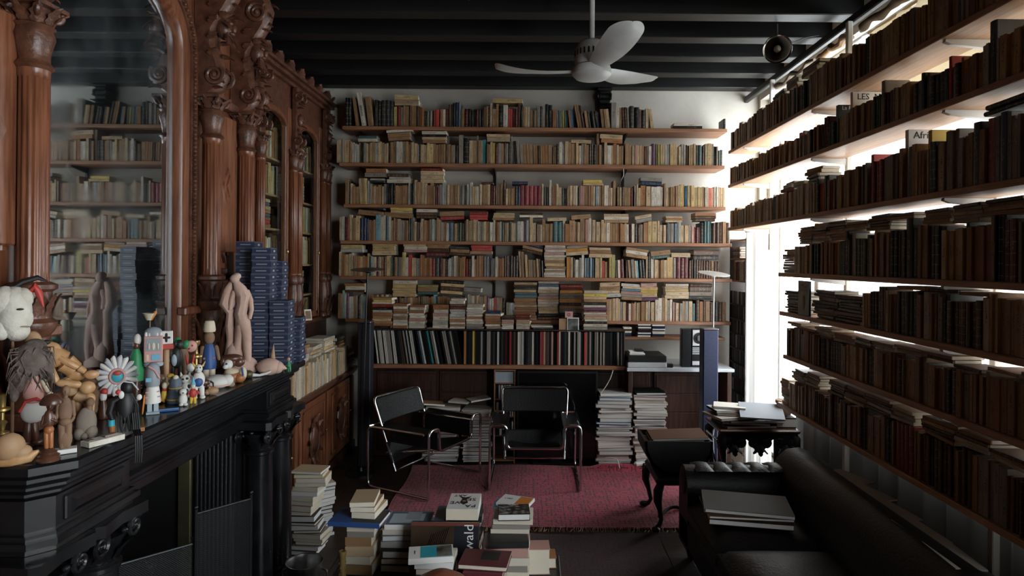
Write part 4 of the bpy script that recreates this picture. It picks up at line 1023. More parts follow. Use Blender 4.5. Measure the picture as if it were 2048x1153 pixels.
def block(y0, y1):
    ch = .05
    near = y0 < YC
    poly = [(-1.60, y0), (-1.36 - ch, y0), (-1.36, y0 + ch), (-1.36, y1), (-1.60, y1)] if near else [(-1.60, y0), (-1.36, y0), (-1.36, y1 - ch), (-1.36 - ch, y1), (-1.60, y1)]
    def off(d): 
        return [(p[0] + (d if p[0] > -1.59 else 0), p[1] + (d if p[1] > (y0 + y1) / 2 else -d)) for p in poly]
    m1 = MB(); m1.prism(poly, 1.10, 1.195, 'z'); m1.build('frieze_block', K['marble'], mt)
    for (d, z0, z1) in ((.012, 1.085, 1.10), (.024, 1.066, 1.085), (.008, 1.045, 1.066)):
        MB().prism(off(d), z0, z1, 'z').build('block_moulding', K['marble'], mt)
    a, b = (y0 + ch + .03, y1 - .03) if near else (y0 + .03, y1 - ch - .03)
    pm = MB(); pm.cbox(-1.362, -1.352, a, b, 1.112, 1.185, .004); pm.build('frieze_panel', K['marble'], mt)
    pn = MB(); P = [(-1.352, a + .02, 1.125), (-1.352, b - .02, 1.125), (-1.352, b - .02, 1.172), (-1.352, a + .02, 1.172)]
    Q = [(-1.344, a + .035, 1.138), (-1.344, b - .035, 1.138), (-1.344, b - .035, 1.16), (-1.344, a + .035, 1.16)]
    pn.add(P + Q, [(0, 1, 5, 4), (1, 2, 6, 5), (2, 3, 7, 6), (3, 0, 4, 7), (4, 5, 6, 7)]); pn.build('panel_field', K['marble'], mt)
block(1.75, 2.13); block(3.24, 3.62)
for z0, z1, x in ((1.06, 1.085, -1.462), (1.035, 1.06, -1.475), (.985, 1.035, -1.50)):
    MB().cbox(-1.62, x, 2.13, 3.24, z0, z1, .006).build('lintel_moulding', K['marble'], mt)
for yc in (1.80, 2.06, 3.31, 3.57):
    x = -1.425
    MB().cbox(x - .1, x + .1, yc - .1, yc + .1, 0, .07, .006).build('plinth', K['marble'], mt)
    MB().lathe([(.1, .07), (.104, .085), (.1, .105), (.08, .112), (.078, .125), (.09, .135), (.092, .15), (.075, .16)], 28, (x, yc, 0)).build('column_base', K['marble'], mt)
    MB().lathe([(.072, .16), (.070, .3), (.069, .5), (.066, .84), (.066, .855), (.076, .862), (.076, .876), (.068, .882), (.07, .89)], 28, (x, yc, 0)).build('column_shaft', K['marble'], mt)
    cp = MB()
    cp.lathe([(.066, .89), (.07, .92), (.082, .95), (.095, .975)], 24, (x, yc, 0))
    for sx in (-1, 1):
        for sy in (-1, 1):
            volute(cp, (x + sx * .075, yc + sy * .085, .965), .036, (1, 0, 0), .010, 1.8, sy)
    for k in range(8):
        a = 2 * PI * k / 8
        leaf(cp, (x + .066 * math.cos(a), yc + .066 * math.sin(a), .89), (math.cos(a) * .3, math.sin(a) * .3, 1), .085, .02, -.4, .01)
    for q in range(8):
        cp.ell((x + .095 * math.cos(q * PI / 4), yc + .095 * math.sin(q * PI / 4), .985), (.012, .012, .01), 8, 6)
    cp.prism([(x - .115, yc - .105), (x + .085, yc - .125), (x + .108, yc - .108), (x + .09, yc), (x + .108, yc + .108), (x + .085, yc + .125), (x - .115, yc + .105)], 1.005, 1.044, 'z')
    cp.build('scroll_capital', K['marble'], mt)
for (a, b) in ((1.72, 2.15), (3.22, 3.65)):
    MB().cbox(-1.795, -1.52, a + .02, b - .02, 0, 1.044, .004).build('pier', K['marble'], mt)
# ribbed iron cheeks and brass strip inside the opening
ck = MB()
for k in range(9):
    xx = -1.53 - .021 * k
    ck.lathe([(.0125, 0), (.0125, .985)], 10, (xx, 3.205, 0))
ck.box(-1.72, -1.515, 3.205, 3.222, 0, .985); ck.build('ribbed_cheek', K['iron'], mt, kind='stuff')
MB().cbox(-1.79, -1.725, 3.19, 3.215, 0, .98, .004).build('brass_strip', K['olivebrass'], mt)
MB().cbox(-1.79, -1.725, 2.145, 2.17, 0, .98, .004).build('brass_strip', K['olivebrass'], mt)
fbx = MB(); fbx.box(-2.36, -2.34, 2.13, 3.23, 0, 1.02); fbx.box(-2.36, -1.8, 3.21, 3.228, 0, 1.02); fbx.box(-2.36, -1.8, 2.132, 2.15, 0, 1.02); fbx.box(-2.36, -1.8, 2.13, 3.23, 1.0, 1.018)
fbx.build('firebox_lining', K['soot'], mt)
MB().cbox(-1.8, -1.12, 1.75, 3.62, 0, .03, .006).build('hearth_slab', K['marble'], mt)
an = MB()
an.tube(rounded([(-1.9, 3.05, .03), (-1.86, 3.05, .2), (-1.82, 3.05, .26), (-1.86, 3.05, .34)], .04), .014, 8); an.ell((-1.85, 3.05, .37), .035); an.tube([(-1.94, 2.95, .03), (-1.9, 3.05, .12), (-1.86, 3.15, .03)], .012, 6); an.tube([(-1.9, 3.05, .12), (-2.3, 3.05, .12), (-2.3, 3.05, .03)], .012, 6)
tag(an.build('andiron', K['iron']), 'black iron andiron with ball top inside the fireplace', 'andiron')

# ------------------------------------------------------------------ folding mesh fire screen
fs = thing('fire_screen', 'folding black wire mesh fire screen before the hearth', 'fire screen', (-1.4, 2.68, .03))
K['wiremesh'] = mat('wire_mesh', (.012, .012, .013), .5, .4, bump=.6, scale=260, detail=1)
def mesh_grille():
    """woven wire: transparent between the wires of a fine procedural lattice"""
    m = bpy.data.materials.new('woven_wire'); m.use_nodes = True; nt = m.node_tree; N = nt.nodes.new; L = nt.links.new
    b = nt.nodes['Principled BSDF']; b.inputs['Base Color'].default_value = (.012, .013, .014, 1); b.inputs['Roughness'].default_value = .45; b.inputs['Metallic'].default_value = .4
    tc = N('ShaderNodeTexCoord'); sp_ = N('ShaderNodeSeparateXYZ'); L(tc.outputs['Object'], sp_.inputs[0])
    def M(op, a, c):
        n = N('ShaderNodeMath'); n.operation = op
        for i, q in enumerate((a, c)):
            if isinstance(q, (int, float)): n.inputs[i].default_value = q
            else: L(q, n.inputs[i])
        return n.outputs[0]
    h = M('ADD', M('MULTIPLY', sp_.outputs[0], .74), M('MULTIPLY', sp_.outputs[1], .67))
    f1 = M('FRACT', M('MULTIPLY', M('ADD', h, sp_.outputs[2]), 110), 0); f2 = M('FRACT', M('MULTIPLY', M('SUBTRACT', h, sp_.outputs[2]), 110), 0)
    w = M('MAXIMUM', M('LESS_THAN', f1, .3), M('LESS_THAN', f2, .3))
    tr = N('ShaderNodeBsdfTransparent'); x = N('ShaderNodeMixShader'); L(w, x.inputs[0]); L(tr.outputs[0], x.inputs[1]); L(b.outputs[0], x.inputs[2]); L(x.outputs[0], nt.nodes['Material Output'].inputs[0]); return m
WIRE = mesh_grille()
def panel(a, b, zt):
    a, b = Vector((*a, 0)), Vector((*b, 0)); n = (b - a).cross(Vector((0, 0, 1))).normalized() * .003
    vs = [a + n, b + n, b - n, a - n]
    MB().add([(p.x, p.y, .05) for p in vs] + [(p.x, p.y, zt) for p in vs], [(0, 1, 5, 4), (2, 3, 7, 6)]).build('mesh_panel', WIRE, fs)
    for p in (a, b): 
        q = MB(); q.tube([(p.x, p.y, .03), (p.x, p.y, zt + .02)], .007, 8); q.ell((p.x, p.y, zt + .028), .010, 8, 6); q.build('screen_post', K['iron'], fs)
    MB().tube([(a.x, a.y, zt), (b.x, b.y, zt)], .006, 8).build('top_rail', K['iron'], fs)
    MB().tube([(a.x, a.y, .05), (b.x, b.y, .05)], .006, 8).build('bottom_rail', K['iron'], fs)
panel((-1.405, 2.645), (-1.25, 2.82), .80); panel((-1.62, 2.46), (-1.42, 2.655), .67); panel((-1.60, 2.30), (-1.625, 2.45), .64)

# ------------------------------------------------------------------ glazed oak bookcase in the alcove
XG = -2.05
bc = thing('glazed_bookcase', 'carved oak bookcase with two arched glass doors in the alcove', 'bookcase', (-2.2, 5.1, .84))
MB().cbox(XL + .01, XG - .04, 3.80, 3.84, .84, 3.42, .004).build('side_panel', K['oakdark'], bc)
MB().cbox(XL + .01, XG - .04, 6.27, 6.31, .84, 3.42, .004).build('side_panel', K['oakdark'], bc)
MB().box(XL + .005, XL + .02, 3.84, 6.27, .84, 3.42).build('back_panel', K['oakdark'], bc)
MB().cbox(XL + .01, XG, 3.80, 6.31, .84, 1.30, .004).build('base_panel', K['oakdark'], bc)
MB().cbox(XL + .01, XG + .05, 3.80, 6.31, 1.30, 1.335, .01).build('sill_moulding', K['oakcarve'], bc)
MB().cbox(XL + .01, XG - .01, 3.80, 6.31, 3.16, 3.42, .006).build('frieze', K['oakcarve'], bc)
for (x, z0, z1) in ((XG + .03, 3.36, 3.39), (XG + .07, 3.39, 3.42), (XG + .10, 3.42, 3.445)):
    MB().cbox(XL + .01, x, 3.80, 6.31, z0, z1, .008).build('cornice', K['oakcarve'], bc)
for k in range(9):
    y = 4.3 + k * .235
    c_ = MB(); c_.cbox(XG - .02, XG + .06, y - .03, y + .03, 3.445, 3.53, .006)
    leaf(c_, (XG + .02, y, 3.46), (.2, 0, 1), .10, .085, -.15); leaf(c_, (XG + .05, y - .05, 3.45), (.2, -.5, 1), .09, .03, -.2); leaf(c_, (XG + .05, y + .05, 3.45), (.2, .5, 1), .09, .03, -.2)
    c_.build('crest_ornament', K['oakcarve'], bc)
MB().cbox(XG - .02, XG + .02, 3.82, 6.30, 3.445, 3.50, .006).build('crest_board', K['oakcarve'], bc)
for zs in (2.72, 2.42, 2.14, 1.84, 1.56): MB().cbox(XL + .02, XG - .07, 3.84, 6.27, zs - .018, zs, .003).build('inner_shelf', K['pinelight'], bc)
def gdoor(y0, y1):
    ym = (y0 + y1) / 2; w = (y1 - y0) / 2
    ar_ = lambda d: [(y0 + d, 1.345 + d)] + [(ym - (w - d) * math.cos(PI * k / 12), 3.0 - d * .3 + (.115 - d * .6) * math.sin(PI * k / 12)) for k in range(13)] + [(y1 - d, 1.345 + d)]
    n = 15; p, q = ar_(.055), ar_(0)
    mbb = MB(); band(mbb, p, q, XG - .03, XG, XG)
    mbb.box(XG - .03, XG, y0, y1, 1.345, 1.40); d = mbb.build('door', K['redwood'], bc)
    sp2 = MB()
    for i in range(1, n - 2):
        (a, z0), (b, z1) = q[i], q[i + 1]
        sp2.add([(XG - .002, a, z0), (XG - .002, b, z1), (XG - .002, b, 3.17), (XG - .002, a, 3.17)], [(0, 1, 2, 3)])
    sp2.build('spandrel', K['oakcarve'], bc)
    m3 = MB(); m3.tube([(XG + .002, *pp) for pp in ar_(.05)], .008, 6); m3.build('door_bead', K['oakcarve'], d)
    MB().add([(XG - .018, *pp) for pp in p], [list(range(n))]).build('glass_pane', K['cabglass'], d)
    kb = MB(); kb.ell((XG + .012, y1 - .03, 1.95), (.014, .01, .018), 8, 6); kb.build('key_plate', K['brass'], d)
gdoor(3.90, 4.60); gdoor(4.75, 5.27); gdoor(5.50, 6.05)
def pilaster(y0, y1):
    yc = (y0 + y1) / 2; r = .036
    MB().cbox(XG - .03, XG + .004, y0, y1, 1.335, 3.17, .004).build('pilaster_board', K['redwood'], bc)
    for s in ((-1, 1) if y1 - y0 > .18 else (0,)):
        y = yc + s * (y1 - y0) * .26
        MB().lathe([(r, 0), (r, .02), (r, .021), (r * .95, .87), (r * .95, .871), (r, .89)], 48, (XG + .03, y, 1.75), flutes=12, fd=.16, frange=(.0205, .8705)).build('column_shaft', K['redwood'], bc, sharp=0)
        b_ = MB(); b_.lathe([(r * 1.3, 0), (r * 1.3, .03), (r * .9, .05), (r * 1.15, .12), (r * 1.3, .24), (r * .95, .33), (r * 1.35, .35), (r * 1.35, .38), (r, .41)], 16, (XG + .03, y, 1.335))
        for k in range(8):
            a = 2 * PI * k / 8
            leaf(b_, (XG + .03 + r * math.cos(a), y + r * math.sin(a), 1.40), (math.cos(a) * .15, math.sin(a) * .15, 1), .14, .014, -.15, .01)
        b_.build('column_base', K['oakcarve'], bc)
        c_ = MB(); capital(c_, XG + .03, y, 2.64, 2.82, r); c_.build('column_capital', K['oakcarve'], bc)
    h = MB()
    h.cbox(XG, XG + .05, yc - .045, yc + .045, 2.82, 3.36, .01)
    volute(h, (XG + .06, yc - .046, 2.9), .035, (0, 1, 0), .011); volute(h, (XG + .06, yc + .046, 2.9), .035, (0, 1, 0), .011)
    volute(h, (XG + .07, yc - .046, 3.27), .04, (0, 1, 0), .012, 2, -1); volute(h, (XG + .07, yc + .046, 3.27), .04, (0, 1, 0), .012, 2, -1)
    h.ell((XG + .06, yc, 3.08), (.03, .035, .05))
    for k in range(10): leaf(h, (XG + .05, yc + U(-.04, .04), 2.86 + .045 * k), (1, U(-.7, .7), U(-.5, .5)), .05, .018, -.4)
    h.build('carved_bracket', K['oakcarve'], bc)
pilaster(4.60, 4.75); pilaster(5.27, 5.50); pilaster(6.05, 6.28)
cnt = 0
for si, zs in enumerate((2.72, 2.42, 2.14, 1.84, 1.56, 1.345)):
    top = [3.1, 2.70, 2.40, 2.12, 1.82, 1.54][si]
    for dn, (a, b) in enumerate(((4.74, 5.30), (5.47, 6.10))):
        y = b; n = 0
        lying = (si + dn) % 3 == 2
        if lying:
            z = zs + .001; L = .24
            while z < top - .05:
                th = U(.02, .035); n += 1; c = weighted('cctotwRtls')
                M = Matrix.Translation((XG - .09, (a + b) / 2 + U(-.01, .01), z + th / 2)) @ Matrix.Rotation(PI / 2, 4, 'Z') @ Matrix.Translation((-L / 2, 0, 0)) @ Matrix.Rotation(PI / 2, 4, 'Y')
                o = raw_book(c, th - .001, .2, L, M, 'cabinet_book'); z += th
                tag(o, f'{PAL[c][1]} book lying {ORD(n)} from below behind {["near", "far"][dn]} glass door, {ORD(si + 1)} shelf', 'book', 'books behind the glass doors')
            continue
        while y > a + .05:
            th = U(.018, .05); ht = min(top - zs - .02, U(.19, .27)); n += 1; c = weighted('cttobwtudloeb')
            M = Matrix.Translation((XG - .09, y - th / 2, zs + .001)) @ Matrix.Rotation(PI / 2, 4, 'Z')
            o = raw_book(c, th - .001, .2, ht, M, 'cabinet_book'); y -= th
            tag(o, f'{PAL[c][1]} book, {ORD(n)} from the back wall behind {["near", "far"][dn]} glass door, {ORD(si + 1)} shelf', 'book', 'books behind the glass doors')

# ------------------------------------------------------------------ carved lower cabinet
XD, ZD = -1.75, .82
lc = thing('low_cabinet', 'low carved oak cabinet with panelled doors under the glazed bookcase', 'cabinet', (-2.0, 5.0, 0))
MB().cbox(XL + .01, XD - .03, 3.80, 6.31, .08, .77, .004).build('body', K['oakdark'], lc)
MB().cbox(XL + .01, XD - .0, 3.80, 6.31, 0, .08, .006).build('plinth', K['oakdark'], lc)
for x, z0, z1 in ((XD - .01, .745, .77), (XD + .015, .77, .795), (XD + .03, .795, ZD)):
    MB().cbox(XL + .01, x, 3.80, 6.31, z0, z1, .006).build('top_board' if z1 == ZD else 'top_moulding', K['oakcarve'], lc)
def cdoor(y0, y1):
    d = MB().cbox(XD - .03, XD - .005, y0, y1, .10, .735, .006).build('door', K['redwood'], lc)
    ym = (y0 + y1) / 2
    for (a, b, c, e) in ((y0 + .05, y0 + .07, .15, .69), (y1 - .07, y1 - .05, .15, .69), (y0 + .05, y1 - .05, .67, .69), (y0 + .05, y1 - .05, .15, .17)):
        MB().cbox(XD - .006, XD + .008, a, b, c, e, .005).build('panel_moulding', K['redwood'], d)
    md = MB()
    md.ell((XD - .002, ym, .42), (.03, .075, .11), 16, 10)
    md.tube([(XD + .004, ym + .1 * math.cos(a * PI / 12), .42 + .145 * math.sin(a * PI / 12)) for a in range(24)], .013, 7, closed=True)
    for k in range(10):
        a = 2 * PI * k / 10
        leaf(md, (XD, ym + .1 * math.cos(a), .42 + .145 * math.sin(a)), (.25, math.cos(a), math.sin(a)), .07, .022, .2, up=Vector((1, 0, 0)))
    md.build('carved_medallion', K['oakcarve'], d)
    kn = MB(); kn.lathe([(.004, 0), (.008, .012), (.012, .018), (.006, .024)], 10, (0, 0, 0), Matrix.Translation((XD - .005, y1 - .03, .42)) @ Matrix.Rotation(PI / 2, 4, 'Y')); kn.build('knob', K['brass'], d)
cdoor(3.95, 4.62); cdoor(4.80, 5.40); cdoor(5.50, 6.12)
for y in (4.71, 5.45, 6.21): MB().cbox(XD - .03, XD + .006, y - .03, y + .03, .09, .74, .008).build('stile', K['redwood'], lc)
# books standing and lying on the ledge of the low cabinet
y = 4.62; n = 0
while y < 6.0:
    c = weighted('wcwcolcct'); th = U(.016, .045); ht = U(.2, .26) if y > 4.75 else U(.22, .26); n += 1
    M = Matrix.Translation((XD + .012 - U(0, .012), y + th / 2, ZD + .001)) @ Matrix.Rotation(PI / 2, 4, 'Z')
    o = raw_book(c, th - .001, .15, ht, M, 'ledge_book'); y += th
    tag(o, f'{PAL[c][1]} book standing {ORD(n)} from the mantelpiece on the low cabinet ledge', 'book', 'books standing on the low cabinet')
for j, (y0, y1, codes, z) in enumerate(((4.72, 4.95, 'wlRet', ZD + .265), (5.02, 5.26, 'lctw', ZD + .265), (5.34, 5.6, 'wowcl', ZD + .265), (5.68, 5.92, 'tbd', ZD + .265), (6.03, 6.25, 'lwudwu', ZD + .001))):
    for k, c in enumerate(codes):
        th = U(.018, .034); L = (y1 - y0) * U(.9, 1)
        M = Matrix.Translation((XD + .012 - U(0, .02), (y0 + y1) / 2, z + th / 2)) @ Matrix.Rotation(PI / 2 + U(-.08, .08), 4, 'Z') @ Matrix.Translation((-L / 2, 0, 0)) @ Matrix.Rotation(PI / 2, 4, 'Y')
        o = raw_book(c, th - .001, .16, L, M, 'ledge_book'); z += th
        tag(o, f'{PAL[c][1]} book lying {ORD(k + 1)} from below, {ORD(j + 1)} pile on the low cabinet', 'book', 'books lying on the low cabinet')
# ================================================================== rugs
def rug(name, label, x0, x1, y0, y1, m, seed, z=.004, curl=0):
    r = random.Random(seed); t = thing(name, label, 'rug', ((x0 + x1) / 2, (y0 + y1) / 2, 0))
    ph = [r.uniform(0, 6) for _ in range(6)]
    def fn(u, v):
        e = .012 * math.sin(v * 9 + ph[0]) * (abs(u - .5) * 2) ** 4; f_ = .014 * math.sin(u * 11 + ph[1]) * (abs(v - .5) * 2) ** 4
        h = .0015 * (math.sin(u * 7 + ph[2] + v * 3) + math.sin(v * 13 + ph[3])) + .006
        if curl: h += .05 * math.exp(-((v - .95) / .03) ** 2) * max(0, min(1, (u - .64) / .08)) * (.4 + .6 * math.sin(u * 5 + 1) ** 2)
        return (x0 + (x1 - x0) * u + e, y0 + (y1 - y0) * v + f_, z + h)
    MB().grid(fn, 50, 50).build('pile', m, t)
    fr = MB()
    n = int((x1 - x0) / .012)
    for k in range(n):
        x = x0 + .012 * k
        fr.tube([(x, y0 + .01, z + .008), (x + r.uniform(-.01, .01), y0 - .03, z + .004), (x + r.uniform(-.015, .015), y0 - .06, z + .002)], .0018, 3)
    fr.build('fringe', K['tanwood'] if curl else K['oakdark'], t, kind='stuff')
    return t
rug('red_rug', 'worn red oriental rug under the two tubular chairs', -1.05, 1.34, 4.40, 5.74, K['rug'], 3, curl=1)
rug('brown_rug', 'dark brown red patterned rug before the sofa', -.55, .9, 2.6, 4.30, K['rug2'], 5)

# ================================================================== sideboard, marble top and sound equipment
sb = thing('sideboard', 'long dark wooden sideboard below the record cabinet', 'sideboard', (.1, 6.15, 0))
zsb = zb - .037
MB().cbox(-1.5, 1.9, 6.02, 6.31, 0, zsb, .006).build('body', K['oakdark'], sb)
for k, (a, b) in enumerate(((-1.46, -.9), (-.86, -.4), (.62, 1.16), (1.2, 1.74))):
    d = MB().cbox(a, b, 6.0, 6.019, .06, zsb - .05, .005).build('door', K['oakdark'], sb)
    for q in range(4):
        zz = .09 + q * (zsb - .16) / 4
        MB().cbox(a + .02, b - .02, 5.994, 6.001, zz, zz + (zsb - .19) / 4, .003).build('panel', K['oakdark'], d)
ms = thing('marble_slab', 'grey veined marble slab carrying the sound equipment', 'slab', (1.3, 6.0, .84))
zm = atY(1300, 737.5, 5.72).z
MB().cbox(.895, 1.88, 5.72, 6.31, zm - .03, zm, .004).build('slab', K['stonetop'], ms)
for x in (.93, 1.84): MB().cbox(x - .02, x + .02, 5.74, 5.98, 0, zm - .0305, .004).build('support', K['oakdark'], ms)
zq = zm + .001
tt = thing('record_player', 'flat grey record player with dark smoked lid on the marble', 'record player', (1.08, 5.78, zq))
MB().cbox(.905, 1.265, 5.745, 6.08, zq, zq + .05, .006).build('body', P_('silver', 0), tt)
MB().cbox(.905, 1.265, 5.742, 6.08, zq + .052, zq + .11, .008).build('lid', K['blackplastic'], tt)
tp = MB(); tp.lathe([(.14, 0), (.14, .012)], 28, (1.07, 5.91, zq + .0505)); tp.build('platter', K['steel'], tt)
MB().cbox(1.275, 1.33, 5.76, 5.82, zq, zq + .035, .006).build('cable_box', K['blackplastic'], tt)
zq2 = zq + .111
for k, (x, L, c) in enumerate(((1.0, .145, 'paperwhite'), (.995, .125, 'paperwhite'), (1.03, .07, 'blackplastic'))):
    o = MB().cbox(x - L / 2, x + L / 2, 5.79, 5.92, zq2, zq2 + .014, .002).build('disc_case', K[c]); zq2 += .0145
    tag(o, ['pale disc case lying lowest on the record player lid', 'pale disc case lying second on the record player lid', 'small black case on top of the record player pile'][k], 'case', 'cases on the record player')
tagc = thing('disc_player', 'upright dark glass disc player with round silver disc beside the navy speaker', 'disc player', (1.36, 5.8, zq))
p0, p1 = atY(1364, 733, 5.78), atY(1409, 659, 5.78); h = p1.z - zq
MB().cbox(p0.x, p0.x + .092, 5.80, 5.88, zq, p1.z, .006).build('glass_door', K['blackplastic'], tagc)
MB().cbox(p0.x + .094, p1.x + .02, 5.80, 5.87, zq, p1.z, .004).build('case', K['blackplastic'], tagc)
cx_ = (p0.x + .094 + p1.x + .02) / 2
MB().cbox(p0.x + .10, p1.x + .014, 5.795, 5.80, zq + h * .56, p1.z - .01, .002).build('face_plate', P_('silver', 0), tagc)
Rx = lambda x, y, z: Matrix.Translation((x, y, z)) @ Matrix.Rotation(PI / 2, 4, 'X')
q = MB(); q.lathe([(.052, 0), (.052, .003)], 32, (0, 0, 0), Rx(cx_, 5.795, zq + h * .76)); q.build('clamp_ring', K['blackplastic'], tagc)
q = MB(); q.lathe([(.026, 0), (.026, .005)], 28, (0, 0, 0), Rx(cx_, 5.792, zq + h * .76)); q.build('clamp_disc', K['chrome'], tagc)
for k in range(4): MB().box(p0.x + .10, p1.x + .014, 5.795, 5.799, zq + h * (.34 + .05 * k), zq + h * (.365 + .05 * k)).build('button_row', P_('silver', 0), tagc)
MB().box(p0.x + .10, p1.x + .014, 5.795, 5.799, zq + h * .06, zq + h * .16).build('label_plate', P_('silver', 0), tagc)
# low shelf with compact disc piles
t7, z7 = far_board(673, 1244, 1450, '', Y=6.04, th=.026, label='short pine shelf with compact disc piles beside the record cabinet')
for j, (x0, x1, n, y1) in enumerate(((1246, 1263, 5, 655), (1276, 1302, 9, 649), (1304, 1329, 9, 650))):
    a, b = atY(x0, 673, 6.06).x, atY(x1, 673, 6.06).x; hh = (atY(x0, y1, 6.06).z - z7) / n
    for k in range(n):
        d = U(-.006, .006)
        o = MB().cbox(a + d, b + d, 6.06, 6.18, z7 + .001 + k * hh, z7 + (k + .93) * hh + .001, .0015).build('compact_disc', K[RND.choice(['paperwhite', 'paperwhite', 'blackplastic', 'page', 'navy', 'oakdark'])])
        tag(o, f'compact disc case, {ORD(k + 1)} from below in {["small left", "middle", "right"][j]} pile of short shelf', 'disc case', 'compact disc piles')
def speaker(name, label, px0, px1, ytop, Y, m, dep=.13):
    a, b = atY(px0, ytop, Y), atY(px1, ytop, Y)
    t = thing(name, label, 'speaker', ((a.x + b.x) / 2, Y, 0))
    MB().cbox(a.x, b.x, Y, Y + dep, .03, a.z - .006, .006).build('cabinet', m, t)
    MB().cbox(a.x - .002, b.x + .002, Y - .006, Y + dep, a.z - .006, a.z + .006, .004).build('top_cap', K['steel'], t)
    MB().cbox(a.x + .004, b.x - .004, Y - .006, Y - .0005, .05, a.z - .01, .003).build('grille', m, t)
    MB().cbox(a.x - .03, b.x + .03, Y - .05, Y + dep + .03, 0, .03, .006).build('base_plate', K['blackplastic'], t)
speaker('tower_speaker', 'slender navy blue tower speaker beside the disc player', 1407, 1437, 659, 5.42, K['navyspk'])
speaker('tower_speaker', 'slender black tower speaker left of the record cabinet', 716, 741, 645, 5.60, K['navydark'])
def floor_lamp(label, px, pyd, rpx, Y, tilt, xb, m):
    c = atY(px, pyd, Y); r = rpx / FPX * Y
    t = thing('floor_lamp', label, 'lamp', (c.x, Y, 0))
    pole = MB(); pole.tube([(xb, Y, .02), (c.x, Y, c.z - .02)], .0075, 10); pole.build('pole', K['steel'] if m == 'w' else K['blackplastic'], t)
    b = MB(); b.lathe([(.13, 0), (.13, .012), (.02, .022), (.012, .05)], 28, (xb, Y, 0)); b.build('base', K['blackplastic'], t)
    M = Matrix.Translation(c) @ Matrix.Rotation(math.radians(tilt[0]), 4, 'X') @ Matrix.Rotation(math.radians(tilt[1]), 4, 'Y')
    s = MB(); s.lathe([(.012, -.03), (.02, -.022), (r * .6, -.010), (r, .0), (r * 1.0, .003), (r * .93, .0015)], 36, (0, 0, 0), M); s.build('shade', K['white'] if m == 'w' else K['blackplastic'], t)
    d = MB(); d.lathe([(.001, -.006), (r * .55, -.004), (r * .93, .0014)], 36, (0, 0, 0), M); d.build('reflector_bowl', K['white'] if m == 'w' else P_('slate', 0), t)
floor_lamp('floor lamp with tilted white disc behind the navy speaker', 1428, 548, 31, 5.64, (9, 4), atY(1422, 900, 5.64).x, 'w')
floor_lamp('floor lamp with black disc beside the left black speaker', 735, 540, 33, 5.52, (6, 0), atY(722, 900, 5.52).x, 'k')
tv = thing('television', 'large black flat television standing on the floor behind the chair', 'television', (.25, 5.8, 0))
a, b = atY(1034, 742, 5.8), atY(1196, 742, 5.8)
MB().cbox(a.x, b.x, 5.80, 5.84, .05, a.z, .006).build('frame', K['blackplastic'], tv)
MB().box(a.x + .02, b.x - .02, 5.797, 5.7995, .08, a.z - .02).build('screen', mat('dark_screen', (.004, .004, .005), .12), tv)
MB().cbox(a.x + .15, b.x - .15, 5.76, 5.95, 0, .02, .004).build('foot', K['blackplastic'], tv)
MB().cbox((a.x + b.x) / 2 - .06, (a.x + b.x) / 2 + .06, 5.84, 5.87, .0, .3, .004).build('stand_neck', K['blackplastic'], tv)
cu = thing('disc_cubby', 'small upright wooden cubby of pale disc cases beside the television', 'cubby', (-.25, 5.85, 0))
a, b = atY(988, 740, 5.82), atY(1031, 740, 5.82)
for x in (a.x, b.x - .012): MB().cbox(x, x + .012, 5.82, 5.98, 0, a.z, .002).build('side', K['pine'], cu)
for zz in (.03, .26, .44, .60, .75, a.z): MB().cbox(a.x + .012, b.x - .012, 5.82, 5.98, zz - .012, zz, .002).build('shelf_board', K['pine'], cu)
cd = MB()
for zi, zz in enumerate((.26, .44, .60, .75)):
    x = a.x + .014
    while x < b.x - .025:
        cd.box(x, x + .0098, 5.83, 5.96, zz, zz + (.10 if zi == 3 else .125), None, 0 if zi == 3 else RND.choice([1, 2, 2])); x += .0104
cd.build('compact_discs', [P_('paleblue', 0), K['paperwhite'], K['blackplastic']], cu, kind='stuff')

# ------------------------------------------------------------------ magazine piles on the floor
def flat_mesh():
    mb_ = MB(); mb_.box(-.5, .5, 0, 1, 0, .12); mb_.box(-.5, .5, 0, 1, .88, 1); mb_.box(-.5, .495, .004, .985, .12, .88, None, 1); mb_.box(-.5, -.48, .001, .999, .12, .88)
    return mb_.mesh('magazine', [K['tint'], K['paperwhite']])
FM = flat_mesh()
def magazine_pile(x0, x1, Y, dep, z0, z1, n, codes, where, name='magazine', group=None, rot=5):
    z = z0; ws = [U(.5, 1.5) for _ in range(n)]; S = sum(ws)
    for k in range(n):
        th = (z1 - z0) * ws[k] / S; w = (x1 - x0) * U(.86, 1.02); c = codes[k % len(codes)] if k < n - 3 else codes[-(n - k)]
        o = bpy.data.objects.new(name, FM); COL.objects.link(o)
        o.matrix_world = Matrix.Translation(((x0 + x1) / 2 + U(-.012, .012), Y + dep / 2 + U(-.01, .012), z)) @ Matrix.Rotation(math.radians(U(-rot, rot)), 4, 'Z') @ Matrix.Translation((0, -dep / 2, 0)) @ Matrix.Diagonal((w, dep, th - .0004, 1))
        o.color = jig(PAL[c][0]); z += th
        tag(o, f'{PAL[c][1]} {name.replace("_", " ")}, {ORD(k + 1)} from below {where}', 'magazine' if name == 'magazine' else 'folder', group or 'magazine piles on the floor')
    return z
a, b = atY(1193, 922, 5.72), atY(1264, 922, 5.72)
magazine_pile(a.x, b.x, 5.72, .25, .03, atY(1228, 787, 5.72).z, 27, 'wlwculwwtwsw' + 'unl' + 'sBl', 'in the pile right of the television')
a, b = atY(1266, 922, 5.72), atY(1333, 922, 5.72)
magazine_pile(a.x, b.x, 5.72, .25, .03, atY(1300, 787, 5.72).z, 27, 'wlwwcwtwwlwc' + 'pdk' + 'pdk', 'in the pile under the record player')
a, b = atY(846, 900, 5.78), atY(918, 900, 5.78)
